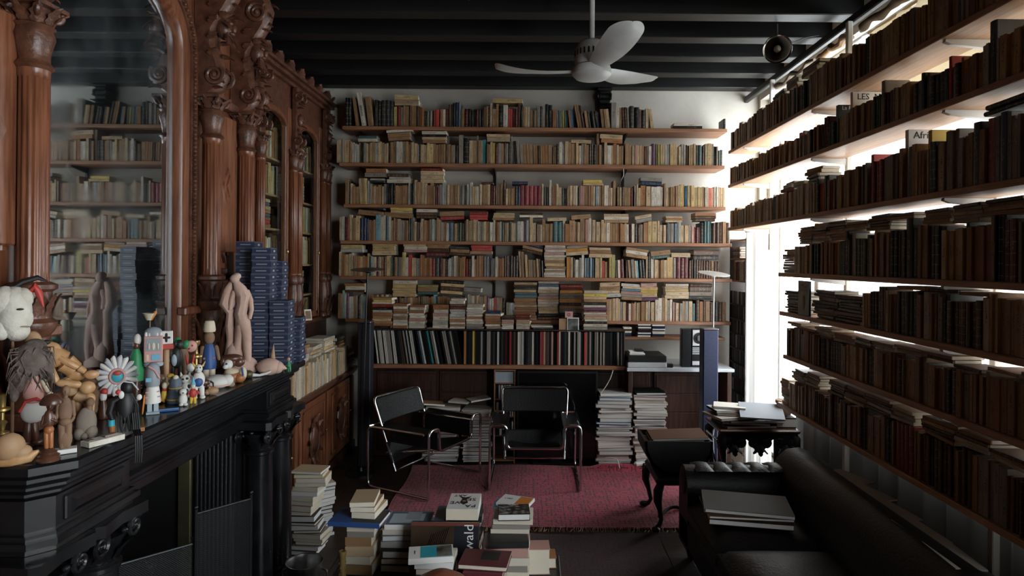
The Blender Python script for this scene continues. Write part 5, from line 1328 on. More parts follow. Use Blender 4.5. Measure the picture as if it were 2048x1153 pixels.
magazine_pile(a.x, b.x, 5.78, .23, .02, .52, 22, 'dtkulddkrktuddlkt' + 'utw', 'in the pile behind the angled chair', 'paper_folder', 'folders piled behind the chair', 7)
a, b = atY(922, 900, 5.78), atY(983, 900, 5.78)
magazine_pile(a.x, b.x, 5.78, .23, .02, .50, 20, 'tdktbdtkdtbdukt' + 'wtl', 'in the pile beside the disc cubby', 'paper_folder', 'folders piled behind the chair', 7)
for k, (px, py, w, d, c, rz, lab) in enumerate(((866, 797, .2, .16, 't', .3, 'tan envelope lying on the pile behind the angled chair'), (921, 806, .19, .15, 'w', -.25, 'white paper sheaf between the two folder piles'), (957, 800, .2, .14, 'l', .45, 'pale grey booklet tilted on the folder pile by the cubby'))):
    p = atY(px, py, 5.9); o = bpy.data.objects.new('loose_paper', FM); COL.objects.link(o)
    o.matrix_world = Matrix.Translation((p.x, p.y, .53 + .022 * k)) @ Matrix.Rotation(rz, 4, 'Z') @ Matrix.Rotation(.12 - .1 * k, 4, 'Y') @ Matrix.Translation((0, -d / 2, 0)) @ Matrix.Diagonal((w, d, .016, 1)); o.color = jig(PAL[c][0])
    tag(o, lab, 'paper')
# socket strip and cables
ps = thing('power_strip', 'white power strip with dark plug at the foot of the magazines', 'power strip', tuple(atZ(1283, 918, .02)))
p = atZ(1283, 933, .03)
MB().cbox(-.07, .03, -.025, .025, 0, .04, .012, Matrix.Translation(p) @ Matrix.Rotation(.25, 4, 'Z')).build('body', K['paperwhite'], ps)
MB().cbox(.0, .06, -.05, -.015, 0, .035, .008, Matrix.Translation(p) @ Matrix.Rotation(.25, 4, 'Z')).build('plug', K['navydark'], ps)
cbm = MB(); cbm.tube(rounded([p + Vector((-.05, 0, .03)), p + Vector((.0, .0, .09)), p + Vector((.09, -.02, .07)), p + Vector((.14, -.06, 0)), p + Vector((.08, -.12, -.005)), p + Vector((-.02, -.1, 0))], .04), .004, 6)
cbm.build('cable', K['paperwhite'], ps)
q = atZ(1225, 935, .03); o = MB().tube(rounded([q + Vector((-.12, .06, 0)), q + Vector((-.06, .05, .07)), q + Vector((.05, .02, .075)), q + Vector((.06, -.03, 0))], .05), .004, 6).build('cable', K['paperwhite'])
tag(o, 'white cable looping on the red rug left of the power strip', 'cable')
w_ = atY(1192, 800, 5.7); o = MB().tube(rounded([atY(1226, 741, 5.71), atY(1221, 757, 5.71), atY(1211, 775, 5.71), atY(1201, 787, 5.705), (w_.x + .045, 5.70, .66)], .04), .004, 6).build('hanging_cable', K['page'])
tag(o, 'thin pale cable hanging from the record cabinet beside the television', 'cable')
o = MB().tube(rounded([(atY(1247, 330, 5.99).x, 5.992, SHELFZ[1] - .04), (atY(1248, 345, 5.99).x, 5.993, SHELFZ[1] - .10), (atY(1243, 372, 5.99).x, 6.2, SHELFZ[2] + .22)], .04), .0035, 5).build('shelf_cable', K['page'])
tag(o, 'thin cable hanging between the second and third shelves of the back wall', 'cable')
# carved console high on the far wall
cs = thing('wall_console', 'small black carved console high on the back wall above the books', 'console', (.73, 6.3, 3.42))
c_ = MB(); c_.cbox(.655, .80, 6.18, 6.315, 3.585, 3.608, .005); c_.cbox(.67, .785, 6.2, 6.315, 3.43, 3.584, .01)
for k in range(12): leaf(c_, (.675 + .1 * (k % 4) / 3, 6.2, 3.44 + .05 * (k // 4)), (U(-.5, .5), -1, .6), .05, .018, -.4)
for s in (.66, .79): volute(c_, (s, 6.22, 3.53), .035, (1, 0, 0), .01)
c_.cbox(.675, .78, 6.19, 6.315, 3.40, 3.43, .006); c_.build('carving', K['beam'], cs)

# ================================================================== two tubular steel chairs
def tubular_chair(label, loc, rz):
    t = thing('tubular_chair', label, 'chair', loc, rz, 'tubular steel and leather chairs')
    B = lambda mb_, n, m: mb_.build(n, m, t, world=False)
    R = .0105; a, i_ = .37, .232
    m = MB(); m.tube(rounded([(-a, 0, .011), (-a, 0, .535), (-i_, 0, .535), (-i_, .0, .345), (i_, .0, .345), (i_, 0, .535), (a, 0, .535), (a, 0, .011)], .05), R, 10); B(m, 'front_hoop', K['chrome'])
    for s in (-1, 1):
        m = MB(); m.tube(rounded([(s * a, .0, .011), (s * a, .62, .011), (s * a, .62, .50), (s * a, .05, .505)], .06), R, 10); B(m, 'side_frame', K['chrome'])
        m = MB(); m.tube(rounded([(s * i_, .0, .50), (s * i_, .60, .50), (s * (a - .01), .62, .50)], .04), R, 8); B(m, 'arm_rail', K['chrome'])
        m = MB(); m.grid(lambda u, v: (s * (i_ + (a - i_) * u), .06 + .5 * v, .512 - .02 * math.sin(PI * u)), 6, 3); m.grid(lambda u, v: (s * (i_ + (a - i_) * u), .06 + .5 * v, .508 - .02 * math.sin(PI * u)), 6, 3)
        B(m, 'armrest', K['leather'])
        m = MB(); m.tube([(s * .205, .0, .352), (s * .205, .56, .25)], R, 8); B(m, 'seat_rail', K['chrome'])
        m = MB(); m.box(s * i_ - .004, s * i_ + .004, .02, .5, .355, .50); B(m, 'side_panel', K['leather'])
    m = MB(); m.tube(rounded([(-.26, .42, .13), (-.30, .63, .72), (.30, .63, .72), (.26, .42, .13)], .05), R, 10); B(m, 'back_frame', K['chrome'])
    m = MB(); m.tube([(-.26, .42, .14), (.26, .42, .14)], R, 8); B(m, 'rear_bar', K['chrome'])
    def strap(z0, z1, n):
        f0 = lambda z: .42 + (z - .13) / .59 * .21
        m = MB()
        for off in (-.012, .004): m.grid(lambda u, v: (-.285 + .57 * u, f0(z0 + (z1 - z0) * v) + off + .02 * math.sin(PI * u), z0 + (z1 - z0) * v), 8, 3)
        for zz in (z0, z1): m.tube([(-.285 + .57 * k / 8, f0(zz) - .004 + .02 * math.sin(PI * k / 8), zz) for k in range(9)], .008, 5)
        B(m, n, K['leather'])
    strap(.52, .705, 'backrest'); strap(.20, .36, 'lower_back_strap')
    m = MB()
    for off in (0, -.006): m.grid(lambda u, v: (-.205 + .41 * u, .02 + .52 * v, .362 - .098 * v + off - .025 * math.sin(PI * u)), 8, 6)
    B(m, 'seat', K['leather'])
tubular_chair('black leather tubular chair facing forward in front of the television', (.055, 5.08, .0145), 0)
tubular_chair('black leather tubular chair turned sideways left of the other chair', (-.60, 5.18, .0145), math.radians(62))

# ================================================================== ceiling fan and clip lamp
fn_ = thing('ceiling_fan', 'old white ceiling fan with three curved blades on a long rod', 'fan', (.37, 3.85, 3.0))
F = lambda mb_, n, m: mb_.build(n, m, fn_)
m = MB(); m.tube([(.37, 3.85, 3.24), (.37, 3.85, 3.84)], .0165, 14); F(m, 'rod', K['fanwhite'])
m = MB(); m.lathe([(.05, .80), (.05, .84)], 16, (.37, 3.85, 3.0)); F(m, 'ceiling_rose', K['fanwhite'])
m = MB(); m.lathe([(.02, .25), (.055, .243), (.085, .222), (.102, .19), (.105, .175), (.105, .10), (.10, .09), (.07, .085)], 40, (.37, 3.85, 3.0)); mo = F(m, 'motor_housing', K['fanwhite'])
for k in range(24):
    a = 2 * PI * k / 24
    MB().cbox(.098, .107, -.005, .005, 3.142, 3.178, .001, Matrix.Translation((.37, 3.85, 0)) @ Matrix.Rotation(a, 4, 'Z')).build('cooling_slot', K['blackplastic'], mo)
m = MB(); m.lathe([(.06, .085), (.115, .08), (.122, .06), (.12, .035), (.10, .015), (.05, .002), (.01, 0)], 40, (.37, 3.85, 3.0)); F(m, 'hub_plate', K['fanwhite'])
for ang in (163, 284, 44):
    rs = []
    N = 26
    for k in range(N + 1):
        t_ = 1 - (1 - k / N) ** 1.7; r = .10 + .53 * t_
        w = .055 + .045 * math.sin(min(1, t_ * 1.1) * PI * .55)
        if t_ > .82: w *= math.sqrt(max(.0008, 1 - ((t_ - .82) / .18) ** 2))
        tw = -math.radians(17 - 22 * t_ ** 2)
        z = 3.062 + .02 * t_ + .05 * t_ ** 3
        ring = []
        for (u, dz) in ((-1, 0), (-.5, -.006), (0, -.008), (.5, -.006), (1, 0), (.5, -.002), (0, -.004), (-.5, -.002)):
            ring.append((r, u * w * math.cos(tw), z + u * w * math.sin(tw) + dz + .010 * (u * u) * min(1, w / .06)))
        rs.append(ring)
    m = MB(); m.rings(rs, True, True, Matrix.Translation((.37, 3.85, 0)) @ Matrix.Rotation(math.radians(ang), 4, 'Z'))
    F(m, 'blade', K['fanwhite'])
cl = thing('clip_lamp', 'small bright metal dish lamp under the beams near the window shelves', 'lamp', (1.75, 4.4, 3.38))
c0 = atY(1555, 98, 4.4)
dirv = Vector((-.35, -1, -.35)).normalized(); M = Matrix.Translation(c0) @ dirv.to_track_quat('Z', 'Y').to_matrix().to_4x4()
m = MB(); m.lathe([(.02, -.085), (.03, -.08), (.05, -.055), (.078, -.028), (.095, .0), (.098, .002), (.093, .0), (.074, -.03), (.046, -.056), (.02, -.07)], 36, (0, 0, 0), M); m.build('dish', K['chrome'], cl)
m = MB(); m.ell((0, 0, -.035), (.026, .026, .035), 14, 10, M); m.build('bulb', K['white'], cl)
m = MB(); m.lathe([(.018, -.14), (.02, -.08)], 14, (0, 0, 0), M); m.build('socket', K['blackplastic'], cl)
bp_ = M @ Vector((0, 0, -.12)); m = MB(); m.tube(rounded([bp_, (bp_.x, bp_.y, 3.5), (bp_.x, bp_.y, 3.61)], .03), .008, 8); m.build('arm', K['steel'], cl)
m = MB(); m.tube(rounded([bp_, bp_ + Vector((.1, 0, .04)), bp_ + Vector((.22, .05, .1)), bp_ + Vector((.33, .05, .12))], .05), .003, 5); m.build('cord', K['blackplastic'], cl)

# ================================================================== sofa, stool, basket, carved table on the window side
sf = thing('sofa', 'black leather sofa with rolled back along the window curtain', 'sofa', (1.45, 3.0, 0))
S_ = lambda mb_, n, m=None: mb_.build(n, m or K['leather'], sf)
ya, yz = 1.75, 4.06
m = MB(); m.cbox(.98, 1.98, ya, yz, .10, .30, .03); S_(m, 'base')
def cushion(x0, x1, y0, y1, z0, z1, n):
    m = MB()
    def sq(u): return 1 - (abs(2 * u - 1)) ** 6
    m.grid(lambda u, v: (x0 + (x1 - x0) * u, y0 + (y1 - y0) * v, z1 - .05 * (1 - min(sq(u), sq(v))) + .025 * math.sin(PI * u) * math.sin(PI * v)), 14, 14)
    m.cbox(x0, x1, y0, y1, z0, z1 - .045, .02); S_(m, n)
for k in range(3):
    y0 = ya + .22 + k * (yz - ya - .44) / 3; cushion(.97, 1.56, y0, y0 + (yz - ya - .44) / 3 - .01, .30, .44, 'seat_cushion')
poly = [(1.46, .30), (1.52, .42), (1.56, .56), (1.60, .64), (1.66, .69), (1.74, .70), (1.82, .67), (1.88, .58), (1.92, .40), (1.94, .12), (1.5, .12)]
m = MB(); m.prism(poly, ya + .02, yz - .04, 'y', smooth=True); S_(m, 'back')
for (y0, y1) in ((ya, ya + .22), (yz - .22, yz)):
    m = MB(); yc = (y0 + y1) / 2
    prof = [(y0, .10), (y0, .42), (y0 - .0, .50), (y0 + .03, .565), (y0 + .08, .598), (yc, .605), (y1 - .08, .598), (y1 - .03, .565), (y1, .50), (y1, .42), (y1, .10)]
    m.prism(prof, .98, 1.62, 'x', smooth=True); S_(m, 'arm')
    for k in range(5):
        x = 1.04 + .115 * k
        m = MB(); m.grid(lambda u, v: (x + .11 * u, y0 + .02 + (y1 - y0 - .04) * v, .592 + .022 * (1 - abs(2 * u - 1) ** 3) * (1 - abs(2 * v - 1) ** 3)), 8, 8); S_(m, 'arm_tuft')
    m = MB(); m.ell((.98, yc, .5), (.018, .075, .075), 16, 10); S_(m, 'arm_scroll')
for x in (1.04, 1.9):
    for y in (ya + .08, yz - .08): m = MB(); m.lathe([(.03, .10), (.035, .06), (.02, 0)], 12, (x, y, 0)); S_(m, 'foot', K['darkbrown'])
for k, (y0, x0, w, d, th, c, rz, dz) in enumerate(((3.34, .97, .44, .31, .03, 'b', -.18, 0), (3.36, .975, .45, .30, .012, 't', -.10, .031), (3.38, .96, .47, .30, .02, 'u', -.22, .045))):
    o = bpy.data.objects.new('portfolio', FM); COL.objects.link(o)
    o.matrix_world = Matrix.Translation((x0 + w / 2, y0, .467 + dz)) @ Matrix.Rotation(rz, 4, 'Z') @ Matrix.Diagonal((w, d, th, 1)); o.color = jig([q_ * .4 for q_ in PAL[c][0]])
    tag(o, ['thick brown portfolio lowest on the sofa seat', 'tan paper folder between the portfolios on the sofa', 'grey portfolio topmost on the sofa seat'][k], 'portfolio', 'portfolios on the sofa')
for k in range(5):
    o = bpy.data.objects.new('loose_sheet', FM); COL.objects.link(o)
    o.matrix_world = Matrix.Translation((1.80 + .012 * k, 2.55 + .24 * k, .688)) @ Matrix.Rotation(1.5 + .1 * k, 4, 'Z') @ Matrix.Diagonal((.24, .12, .006, 1)); o.color = (.5, .47, .42, 1)
    tag(o, f'pale paper sheet lying {ORD(5 - k)} from the far arm along the sofa back', 'paper', 'papers on the sofa back')
# cabriole stool carrying the magazine trough
stl = thing('cabriole_stool', 'low dark stool with curved cabriole legs on the red rug', 'stool', (1.05, 4.55, 0))
def cab_leg(x, y, sx, sy, h, m_, t, r0=.03, zb=0):
    P = [(0, 0, h), (.028, .028, h - .05), (.03, .03, h - .12), (.012, .012, h * .45), (-.002, -.002, h * .22), (.012, .012, .04), (.04, .04, .018)]
    path = [(x + sx * a, y + sy * b, zb + z * (h - zb) / h) for (a, b, z) in P]
    q = MB(); q.tube(path, [r0 * .9, r0 * 1.15, r0, r0 * .62, r0 * .5, r0 * .55, r0 * .8], 10); q.ell((x + sx * .045, y + sy * .045, zb + .02), (.03, .03, .02), 10, 6)
    return q.build('leg', m_, t)
sx0, sx1, sy0, sy1, sh = .90, 1.22, 4.34, 4.78, .38
MB().cbox(sx0 - .01, sx1 + .01, sy0 - .01, sy1 + .01, sh - .05, sh, .015).build('seat_top', K['beam'], stl)
for (x, sx) in ((sx0 + .03, -1), (sx1 - .03, 1)):
    for (y, sy) in ((sy0 + .03, -1), (sy1 - .03, 1)): cab_leg(x, y, sx, sy, sh - .04, K['beam'], stl, zb=.0135)
q = MB(); q.tube(rounded([(sx0 + .02, sy0 + .04, .10), ((sx0 + sx1) / 2, (sy0 + sy1) / 2, .12), (sx1 - .02, sy0 + .04, .10)], .12), .012, 8); q.build('stretcher', K['beam'], stl)
tr = thing('magazine_trough', 'dark rounded trough packed with magazines on the cabriole stool', 'trough', (1.06, 4.55, sh))
q = MB()
sec = [(-.24, .24), (-.235, .16), (-.19, .07), (-.10, .012), (0, .0), (.10, .012), (.19, .07), (.235, .16), (.24, .24)]
outer = [(a, z) for a, z in sec]; inner = [(a * .93, .02 + z * .93) for a, z in sec][::-1]
q.prism([(1.06 + a, sh + .001 + z) for a, z in outer + inner], 4.40, 4.72, 'y', smooth=False); q.build('trough_body', K['beam'], tr)
for y in (4.40, 4.71): 
    q = MB(); q.prism([(1.06 + a, sh + .001 + z) for a, z in outer], y, y + .012, 'y'); q.build('end_panel', K['beam'], tr)
for k in range(11):
    o = bpy.data.objects.new('trough_magazine', FM); COL.objects.link(o); c = 'tuwdtkudwtb'[k]
    o.matrix_world = Matrix.Translation((1.06 + U(-.02, .03), 4.425, sh + .05 + .019 * k)) @ Matrix.Rotation(math.radians(-2.5), 4, 'Y') @ Matrix.Rotation(U(-.05, .05), 4, 'Z') @ Matrix.Diagonal((.20 + .020 * k, .26, .0165, 1)); o.color = jig(PAL[c][0])
    tag(o, f'{PAL[c][1]} magazine, {ORD(k + 1)} from below in the dark trough', 'magazine', 'magazines in the trough')
fm = thing('folding_rack', 'thin bright metal frame of a folding rack beside the trough', 'rack', (1.35, 4.5, 0))
for s in (0, .24):
    q = MB(); q.tube([(1.34, 4.46 + s, .62), (1.46, 4.46 + s, .20), (1.47, 4.46 + s, .0)], .007, 6); q.build('bar', K['chrome'], fm)
q = MB(); q.tube([(1.34, 4.46, .62), (1.34, 4.70, .62)], .007, 6); q.build('cross_bar', K['chrome'], fm)
# carved table before the glass door, loaded with papers
ct = thing('carved_table', 'dark carved table with scrolled apron silhouetted against the glass door', 'table', (1.72, 4.9, 0))
tz = .62; x0, x1, y0, y1 = 1.44, 2.06, 4.72, 5.12
MB().cbox(x0, x1, y0, y1, tz - .03, tz, .01).build('top', K['darkbrown'], ct)
prof = [(x0 + .02, tz - .031)]
for k in range(41):
    u = k / 40; prof.append((x0 + .02 + (x1 - x0 - .04) * u, tz - .06 - .10 * abs(math.sin(u * 3 * PI)) ** 1.5 - .018 * abs(math.sin(u * 13 * PI))))
prof.append((x1 - .02, tz - .031))
MB().prism(prof, y0 + .012, y0 + .04, 'y').build('carved_apron', K['beam'], ct)
for k in range(3):
    xc = x0 + .02 + (x1 - x0 - .04) * (k + .5) / 3
    for s in (-1, 1):
        q = MB(); volute(q, (xc + s * .05, y0 + .008, tz - .10), .034, (0, 1, 0), .011, 2, s); q.build('apron_scroll', K['beam'], ct)
    q = MB()
    for a in (-.7, 0, .7): leaf(q, (xc, y0 + .008, tz - .12), (a, -.2, -1), .08, .026, .15)
    q.build('apron_leaf', K['beam'], ct)
for (x, sx) in ((x0 + .06, -1), (x1 - .06, 1)):
    for (y, sy) in ((y0 + .06, -1), (y1 - .06, 1)): cab_leg(x, y, sx, sy, tz - .03, K['beam'], ct, .036)
z = tz + .001
for k, (w, d, c, px, py, rz) in enumerate(((.40, .3, 'd', 1.70, 4.76, .1), (.36, .28, 'b', 1.66, 4.78, -.15), (.42, .3, 'd', 1.74, 4.76, .05), (.34, .26, 'u', 1.62, 4.78, .3), (.30, .24, 'b', 1.60, 4.8, -.2), (.26, .2, 'l', 1.58, 4.84, .12), (.24, .18, 'w', 1.56, 4.86, -.3))):
    o = bpy.data.objects.new('paper_pile_sheet', FM); COL.objects.link(o)
    o.matrix_world = Matrix.Translation((px, py, z)) @ Matrix.Rotation(rz, 4, 'Z') @ Matrix.Diagonal((w, d, .019, 1)); o.color = jig(PAL[c][0]); z += .02
    tag(o, f'{PAL[c][1]} folder of papers, {ORD(k + 1)} from below on the carved table', 'papers', 'papers on the carved table')
o = bpy.data.objects.new('drawing_pad', FM); COL.objects.link(o)
o.matrix_world = Matrix.Translation((1.76, 4.70, tz + .085)) @ Matrix.Rotation(-.25, 4, 'Z') @ Matrix.Rotation(math.radians(16), 4, 'X') @ Matrix.Diagonal((.32, .24, .012, 1)); o.color = (.33, .35, .38, 1)
tag(o, 'pale grey drawing pad leaning on the papers of the carved table', 'pad')
q = MB(); q.lathe([(.02, 0), (.055, .01), (.06, .05), (.05, .085), (.062, .10), (.06, .12), (.02, .125)], 18, (1.98, 4.86, tz + .081)); o = q.build('round_jar', K['claybrown']); tag(o, 'round brown jar at the window end of the carved table', 'jar')
o = bpy.data.objects.new('paper_pile_sheet', FM); COL.objects.link(o); o.matrix_world = Matrix.Translation((1.97, 4.78, tz + .001)) @ Matrix.Diagonal((.15, .18, .079, 1)); o.color = (.05, .04, .035, 1); tag(o, 'thick dark box file under the round jar on the carved table', 'file')
# ================================================================== coffee table piled with books
TZ = .40
tb = thing('coffee_table', 'low black coffee table buried under piles of books', 'table', (-.4, 2.7, 0))
MB().cbox(-.92, .16, 2.22, 3.16, TZ - .03, TZ, .006).build('top', K['blackplastic'], tb)
for x in (-.88, .12):
    for y in (2.26, 3.12): MB().cbox(x - .02, x + .02, y - .02, y + .02, .0145, TZ - .03, .004).build('leg', K['blackplastic'], tb)
def fbook(name, label, c, w, d, th, z, rz=0, m='paperwhite', page='page', hard=True, art=None, rx=0, ry=0, cat='book', group=None):
    """a foreground book lying flat: board, board, spine on the far side, page block; c = centre (x, y)"""
    t = thing(name, label, cat, (c[0], c[1], z), rz, group)
    t.rotation_euler = (math.radians(rx), math.radians(ry), rz)
    m = K[m] if isinstance(m, str) else m; o = .004 if hard else .0; b = .003 if hard else .0012
    B = lambda q, n, mm: q.build(n, mm, t, world=False)
    B(MB().cbox(-w / 2, w / 2, -d / 2, d / 2, 0, b, .0008), 'back_cover', m)
    B(MB().cbox(-w / 2, w / 2, -d / 2, d / 2, th - b, th, .0008), 'front_cover', m)
    B(MB().cbox(-w / 2, -w / 2 + b, -d / 2, d / 2, b, th - b, .0008), 'spine', m)
    B(MB().box(-w / 2 + b, w / 2 - o, -d / 2 + o, d / 2 - o, b, th - b), 'page_block', K[page])
    if art: art(t, w, d, th)
    return t
def patch(t, x0, x1, y0, y1, th, m, n='cover_print'):
    return MB().box(x0, x1, y0, y1, th, th + .0006).build(n, K[m] if isinstance(m, str) else m, t, world=False)
def letters(t, s, size, x, y, th, m='ink', rz=0):
    return text('title_lettering', s, size, K[m], t, Matrix.Translation((x, y, th + .0008)) @ Matrix.Rotation(rz, 4, 'Z'), .0003)
def stack(px0, px1, py, Y, specs, where, d=.15, group='books piled on the coffee table', z0=TZ + .001, rot=.1):
    """books lying flat under a pile; specs: (code, thickness) bottom up; spine or pages to the camera"""
    a, b = atY(px0, py, Y), atY(px1, py, Y); z = z0
    for k, (c, th) in enumerate(specs):
        w = (b.x - a.x) * U(.93, 1.03); hard = PAL[c][2]
        M_ = P_col(c)
        t = fbook('table_book', f'{PAL[c][1]} book, {ORD(k + 1)} from below {where}', ((a.x + b.x) / 2 + U(-.008, .008), Y + d / 2 + U(-.006, .006)), d * U(.95, 1.05), w, th, z, PI / 2 + (PI if RND.random() < .35 else 0) + U(-rot, rot), M_, RND.choice(['page', 'page', 'paperwhite']), bool(hard), group=group)
        z += th + .0006
    return z
def P_col(c):
    n = 'card_' + c
    if n not in K: K[n] = mat(n, PAL[c][0], .45)
    return K[n]
GR = 'books piled on the coffee table'
# pile 1 at the left of the table
z = stack(690, 746, 1110, 2.93, [('t', .05), ('u', .04), ('c', .045), ('t', .04), ('u', .025), ('w', .028)], 'in the left coffee table pile', .15)
fbook('art_book', 'large blue and black hardback on the left coffee table pile', (atY(718, 1030, 2.98).x, 3.0), .17, .25, .022, z, PI / 2 - .1, P_('blue', 0), 'page', True, lambda t, w, d, th: (patch(t, -w / 2 + .01, w / 2 - .01, -.125, .02, th, 'ink'), letters(t, 'PORTRAITS', .014, .01, -.05, th + .0008, 'inkwhite', -PI / 2), letters(t, 'D ENFANTS', .014, -.02, -.05, th + .0008, 'inkwhite', -PI / 2)), group=GR)
z += .0235
for k, (c, th) in enumerate((('c', .03), ('t', .024), ('c', .022))):
    fbook('table_book', f'{["cream", "tan", "pale"][k]} worn paperback, {ORD(k + 1)} of three atop the blue hardback', (atY(735, 1000, 3.05).x + .012 * (2 - k) - .01, 3.045), .115, .175, th, z, -.12 + .1 * k, P_col(c), 'page', False, group=GR); z += th + .0006
# pile 2: grey white hardbacks
z = stack(762, 862, 1110, 2.96, [('d', .035), ('k', .03), ('l', .03), ('d', .02), ('l', .03), ('s', .028), ('w', .022)], 'in the second coffee table pile', .17)
fbook('art_book', 'hardback with pale grey blue photograph cover on the second pile', (atY(815, 1025, 2.98).x, 3.05), .165, .215, .024, z, PI / 2, K['paperwhite'], 'paperwhite', True, lambda t, w, d, th: (patch(t, -.08, .08, -.104, .104, th, P_('slate', 0)), patch(t, -.06, .05, -.07, .09, th + .0006, P_('paleblue', 0)), patch(t, -.02, .07, -.05, .02, th + .0012, P_('grey', 0))), group=GR)
z += .025
fbook('table_book', 'thin dark booklet leaning at the edge of the second pile', (atY(878, 1045, 2.98).x, 3.04), .05, .2, .03, TZ + .22, 0, P_('slate', 0), 'page', True, group=GR)
# pile 3 behind the large portrait book
z = stack(895, 960, 1110, 2.98, [('d', .045), ('b', .05), ('k', .05), ('u', .04), ('d', .045), ('k', .03)], 'under the thick white book', .16)
fbook('thick_white_book', 'thick white paperback lettered PAVESE with a small figure on its cover', (atY(925, 1022, 2.95).x, 3.03), .15, .2, .052, z, PI, K['paperwhite'], 'page', False, lambda t, w, d, th: (letters(t, 'PA', .046, -.035, .06, th), letters(t, 'VE', .046, .042, .02, th), letters(t, 'SE', .046, -.035, -.02, th), letters(t, 'ART', .034, .025, -.07, th), MB().prism([(-.02, .02), (.0, .045), (.02, .02), (.012, -.03), (.03, -.06), (.0, -.045), (-.03, -.06), (-.01, -.02)], th, th + .0008, 'z').build('cover_figure', K['ink'], t, world=False), MB().ell((.0, .0, th + .0003), (.012, .012, .001), 8, 4).build('cover_figure', K['tanwood'], t, world=False)), group=GR)
# the large book standing upright before pile 3, its painted cover to the camera
a, b = atY(819, 1047, 2.86), atY(957, 1047, 2.86); hb = a.z - TZ - .012
gb = thing('portrait_book', 'large book with a dark painted neck and hair, lettered ewald', 'book', ((a.x + b.x) / 2, 2.86, TZ + .001), 0, GR)
w = b.x - a.x; gb.rotation_euler = (math.radians(-10), 0, 0)
B = lambda q, n, mm: q.build(n, mm, gb, world=False)
B(MB().cbox(-w / 2, w / 2, -.004, 0, 0, hb, .001), 'front_cover', mat('umber_print', (.035, .022, .014), .3, col2=(.06, .04, .025), scale=6))
B(MB().cbox(-w / 2, w / 2, .024, .028, 0, hb, .001), 'back_cover', K['navydark'])
B(MB().box(-w / 2 + .004, w / 2 - .004, .0, .024, .004, hb - .004), 'page_block', K['page'])
B(MB().box(-w / 2, w / 2, -.0046, -.004, hb - .014, hb), 'title_band', mat('brick_print', (.16, .045, .03), .35))
B(MB().box(w / 2 - .115, w / 2 - .004, -.0046, -.004, .0, hb - .015), 'cover_panel', P_('slate', 0) if False else mat('night_print', (.012, .015, .022), .35))
sk = mat('skin_print', (.36, .17, .085), .4, col2=(.50, .27, .15), scale=9)
B(MB().prism([(-w / 2 + .05, .01), (-.10, .05), (-.03, .07), (.0, .105), (.03, .09), (.035, .0), (-w / 2 + .06, .0)][::-1], -.0052, -.0046, 'y'), 'painted_neck', sk)
hr = MB()
for k in range(9): hr.tube([(.02 - .01 * k, -.0052, hb - .02 - .004 * k), (-.02 - .012 * k, -.0052, .13 - .01 * k), (-.05 - .014 * k, -.0052, .09 - .012 * k), (-.09 - .01 * k, -.0052, .05 - .005 * k)], .003, 4, flat=.3)
B(hr, 'painted_hair', K['oakdark'])
text('title_lettering', 'Grünewald', .062, K['inkwhite'], gb, Matrix.Translation((w / 2 - .045, -.005, hb - .145)) @ Matrix.Rotation(PI / 2, 4, 'X') @ Matrix.Rotation(PI / 2, 4, 'Z'), .0004)
# pile 4: white page edges to the camera
z = stack(972, 1058, 1125, 2.84, [('w', .035), ('w', .03), ('u', .03), ('w', .035), ('p', .04), ('k', .03)], 'in the right coffee table pile', .16)
z = stack(985, 1062, 1090, 2.93, [('w', .02), ('u', .02), ('w', .025)], 'under the black hardback', .15, z0=z)
fbook('photo_book', 'black hardback with engraved grey scene on its cover', (atY(1026, 1070, 2.87).x, 2.97), .15, .12, .032, z, .06, K['blackplastic'], 'paperwhite', True, lambda t, w, d, th: (patch(t, -.07, .07, -.055, .045, th, mat('engraving', (.02, .02, .02), .4, col2=(.30, .30, .28), scale=40, lo=.45)), letters(t, 'LE DESIR', .013, 0, .052, th, 'inkwhite')), group=GR)
fbook('orange_book', 'white and orange paperback behind the engraved black hardback', (atY(1030, 1035, 3.0).x, 3.09), .16, .12, .016, z + .012, -.35, K['paperwhite'], 'paperwhite', False, lambda t, w, d, th: (patch(t, .01, .075, -.055, .055, th, P_('orange', 0)), letters(t, 'L ART', .016, -.04, .01, th)), group=GR)
fbook('blue_book', 'bright blue paperback under the white and orange book', (atY(1022, 1045, 3.0).x - .01, 3.095), .15, .12, .011, z, -.15, P_('skyblue', 0), 'page', False, group=GR)
# front of the table
z = stack(830, 905, 1150, 2.66, [('d', .05), ('w', .045), ('l', .04), ('k', .03), ('w', .03)], 'under the turquoise paperback', .14)
fbook('turquoise_book', 'small white paperback with turquoise panel and grey portrait', (atY(856, 1118, 2.62).x, 2.7), .19, .115, .025, z, .16, K['paperwhite'], 'paperwhite', False, lambda t, w, d, th: (patch(t, -.045, .09, -.052, .052, th, P_('teal', 0)), patch(t, .025, .088, -.05, .05, th + .0006, K['photo']), letters(t, 'roman', .012, -.07, 0, th, 'ink', PI / 2)), group=GR)
z = stack(925, 1010, 1150, 2.62, [('b', .05), ('d', .05), ('w', .04), ('m', .03)], 'under the maroon hardback', .15)
fbook('maroon_book', 'wide maroon hardback lying at the front of the table', (atY(968, 1122, 2.62).x, 2.71), .21, .15, .022, z, -.12, P_col('m'), 'page', True, lambda t, w, d, th: patch(t, -.02, .06, -.02, .06, th, 'ink'), group=GR)
z = stack(1010, 1040, 1150, 2.52, [('u', .06), ('R', .04), ('B', .035)], 'at the right front corner of the table', .13)
for k, (px, c, zz) in enumerate(((1074, 'p', .12), (1088, 'e', .05))):
    fbook('card_box', ['dusty pink card box at the right end of the coffee table', 'rusty card box half hidden at the coffee table end'][k], (atY(px, 1120, 2.95).x, 3.0 + .06 * k), .12, .1, zz, TZ + .001, .05, P_col(c), 'page', True, cat='box')
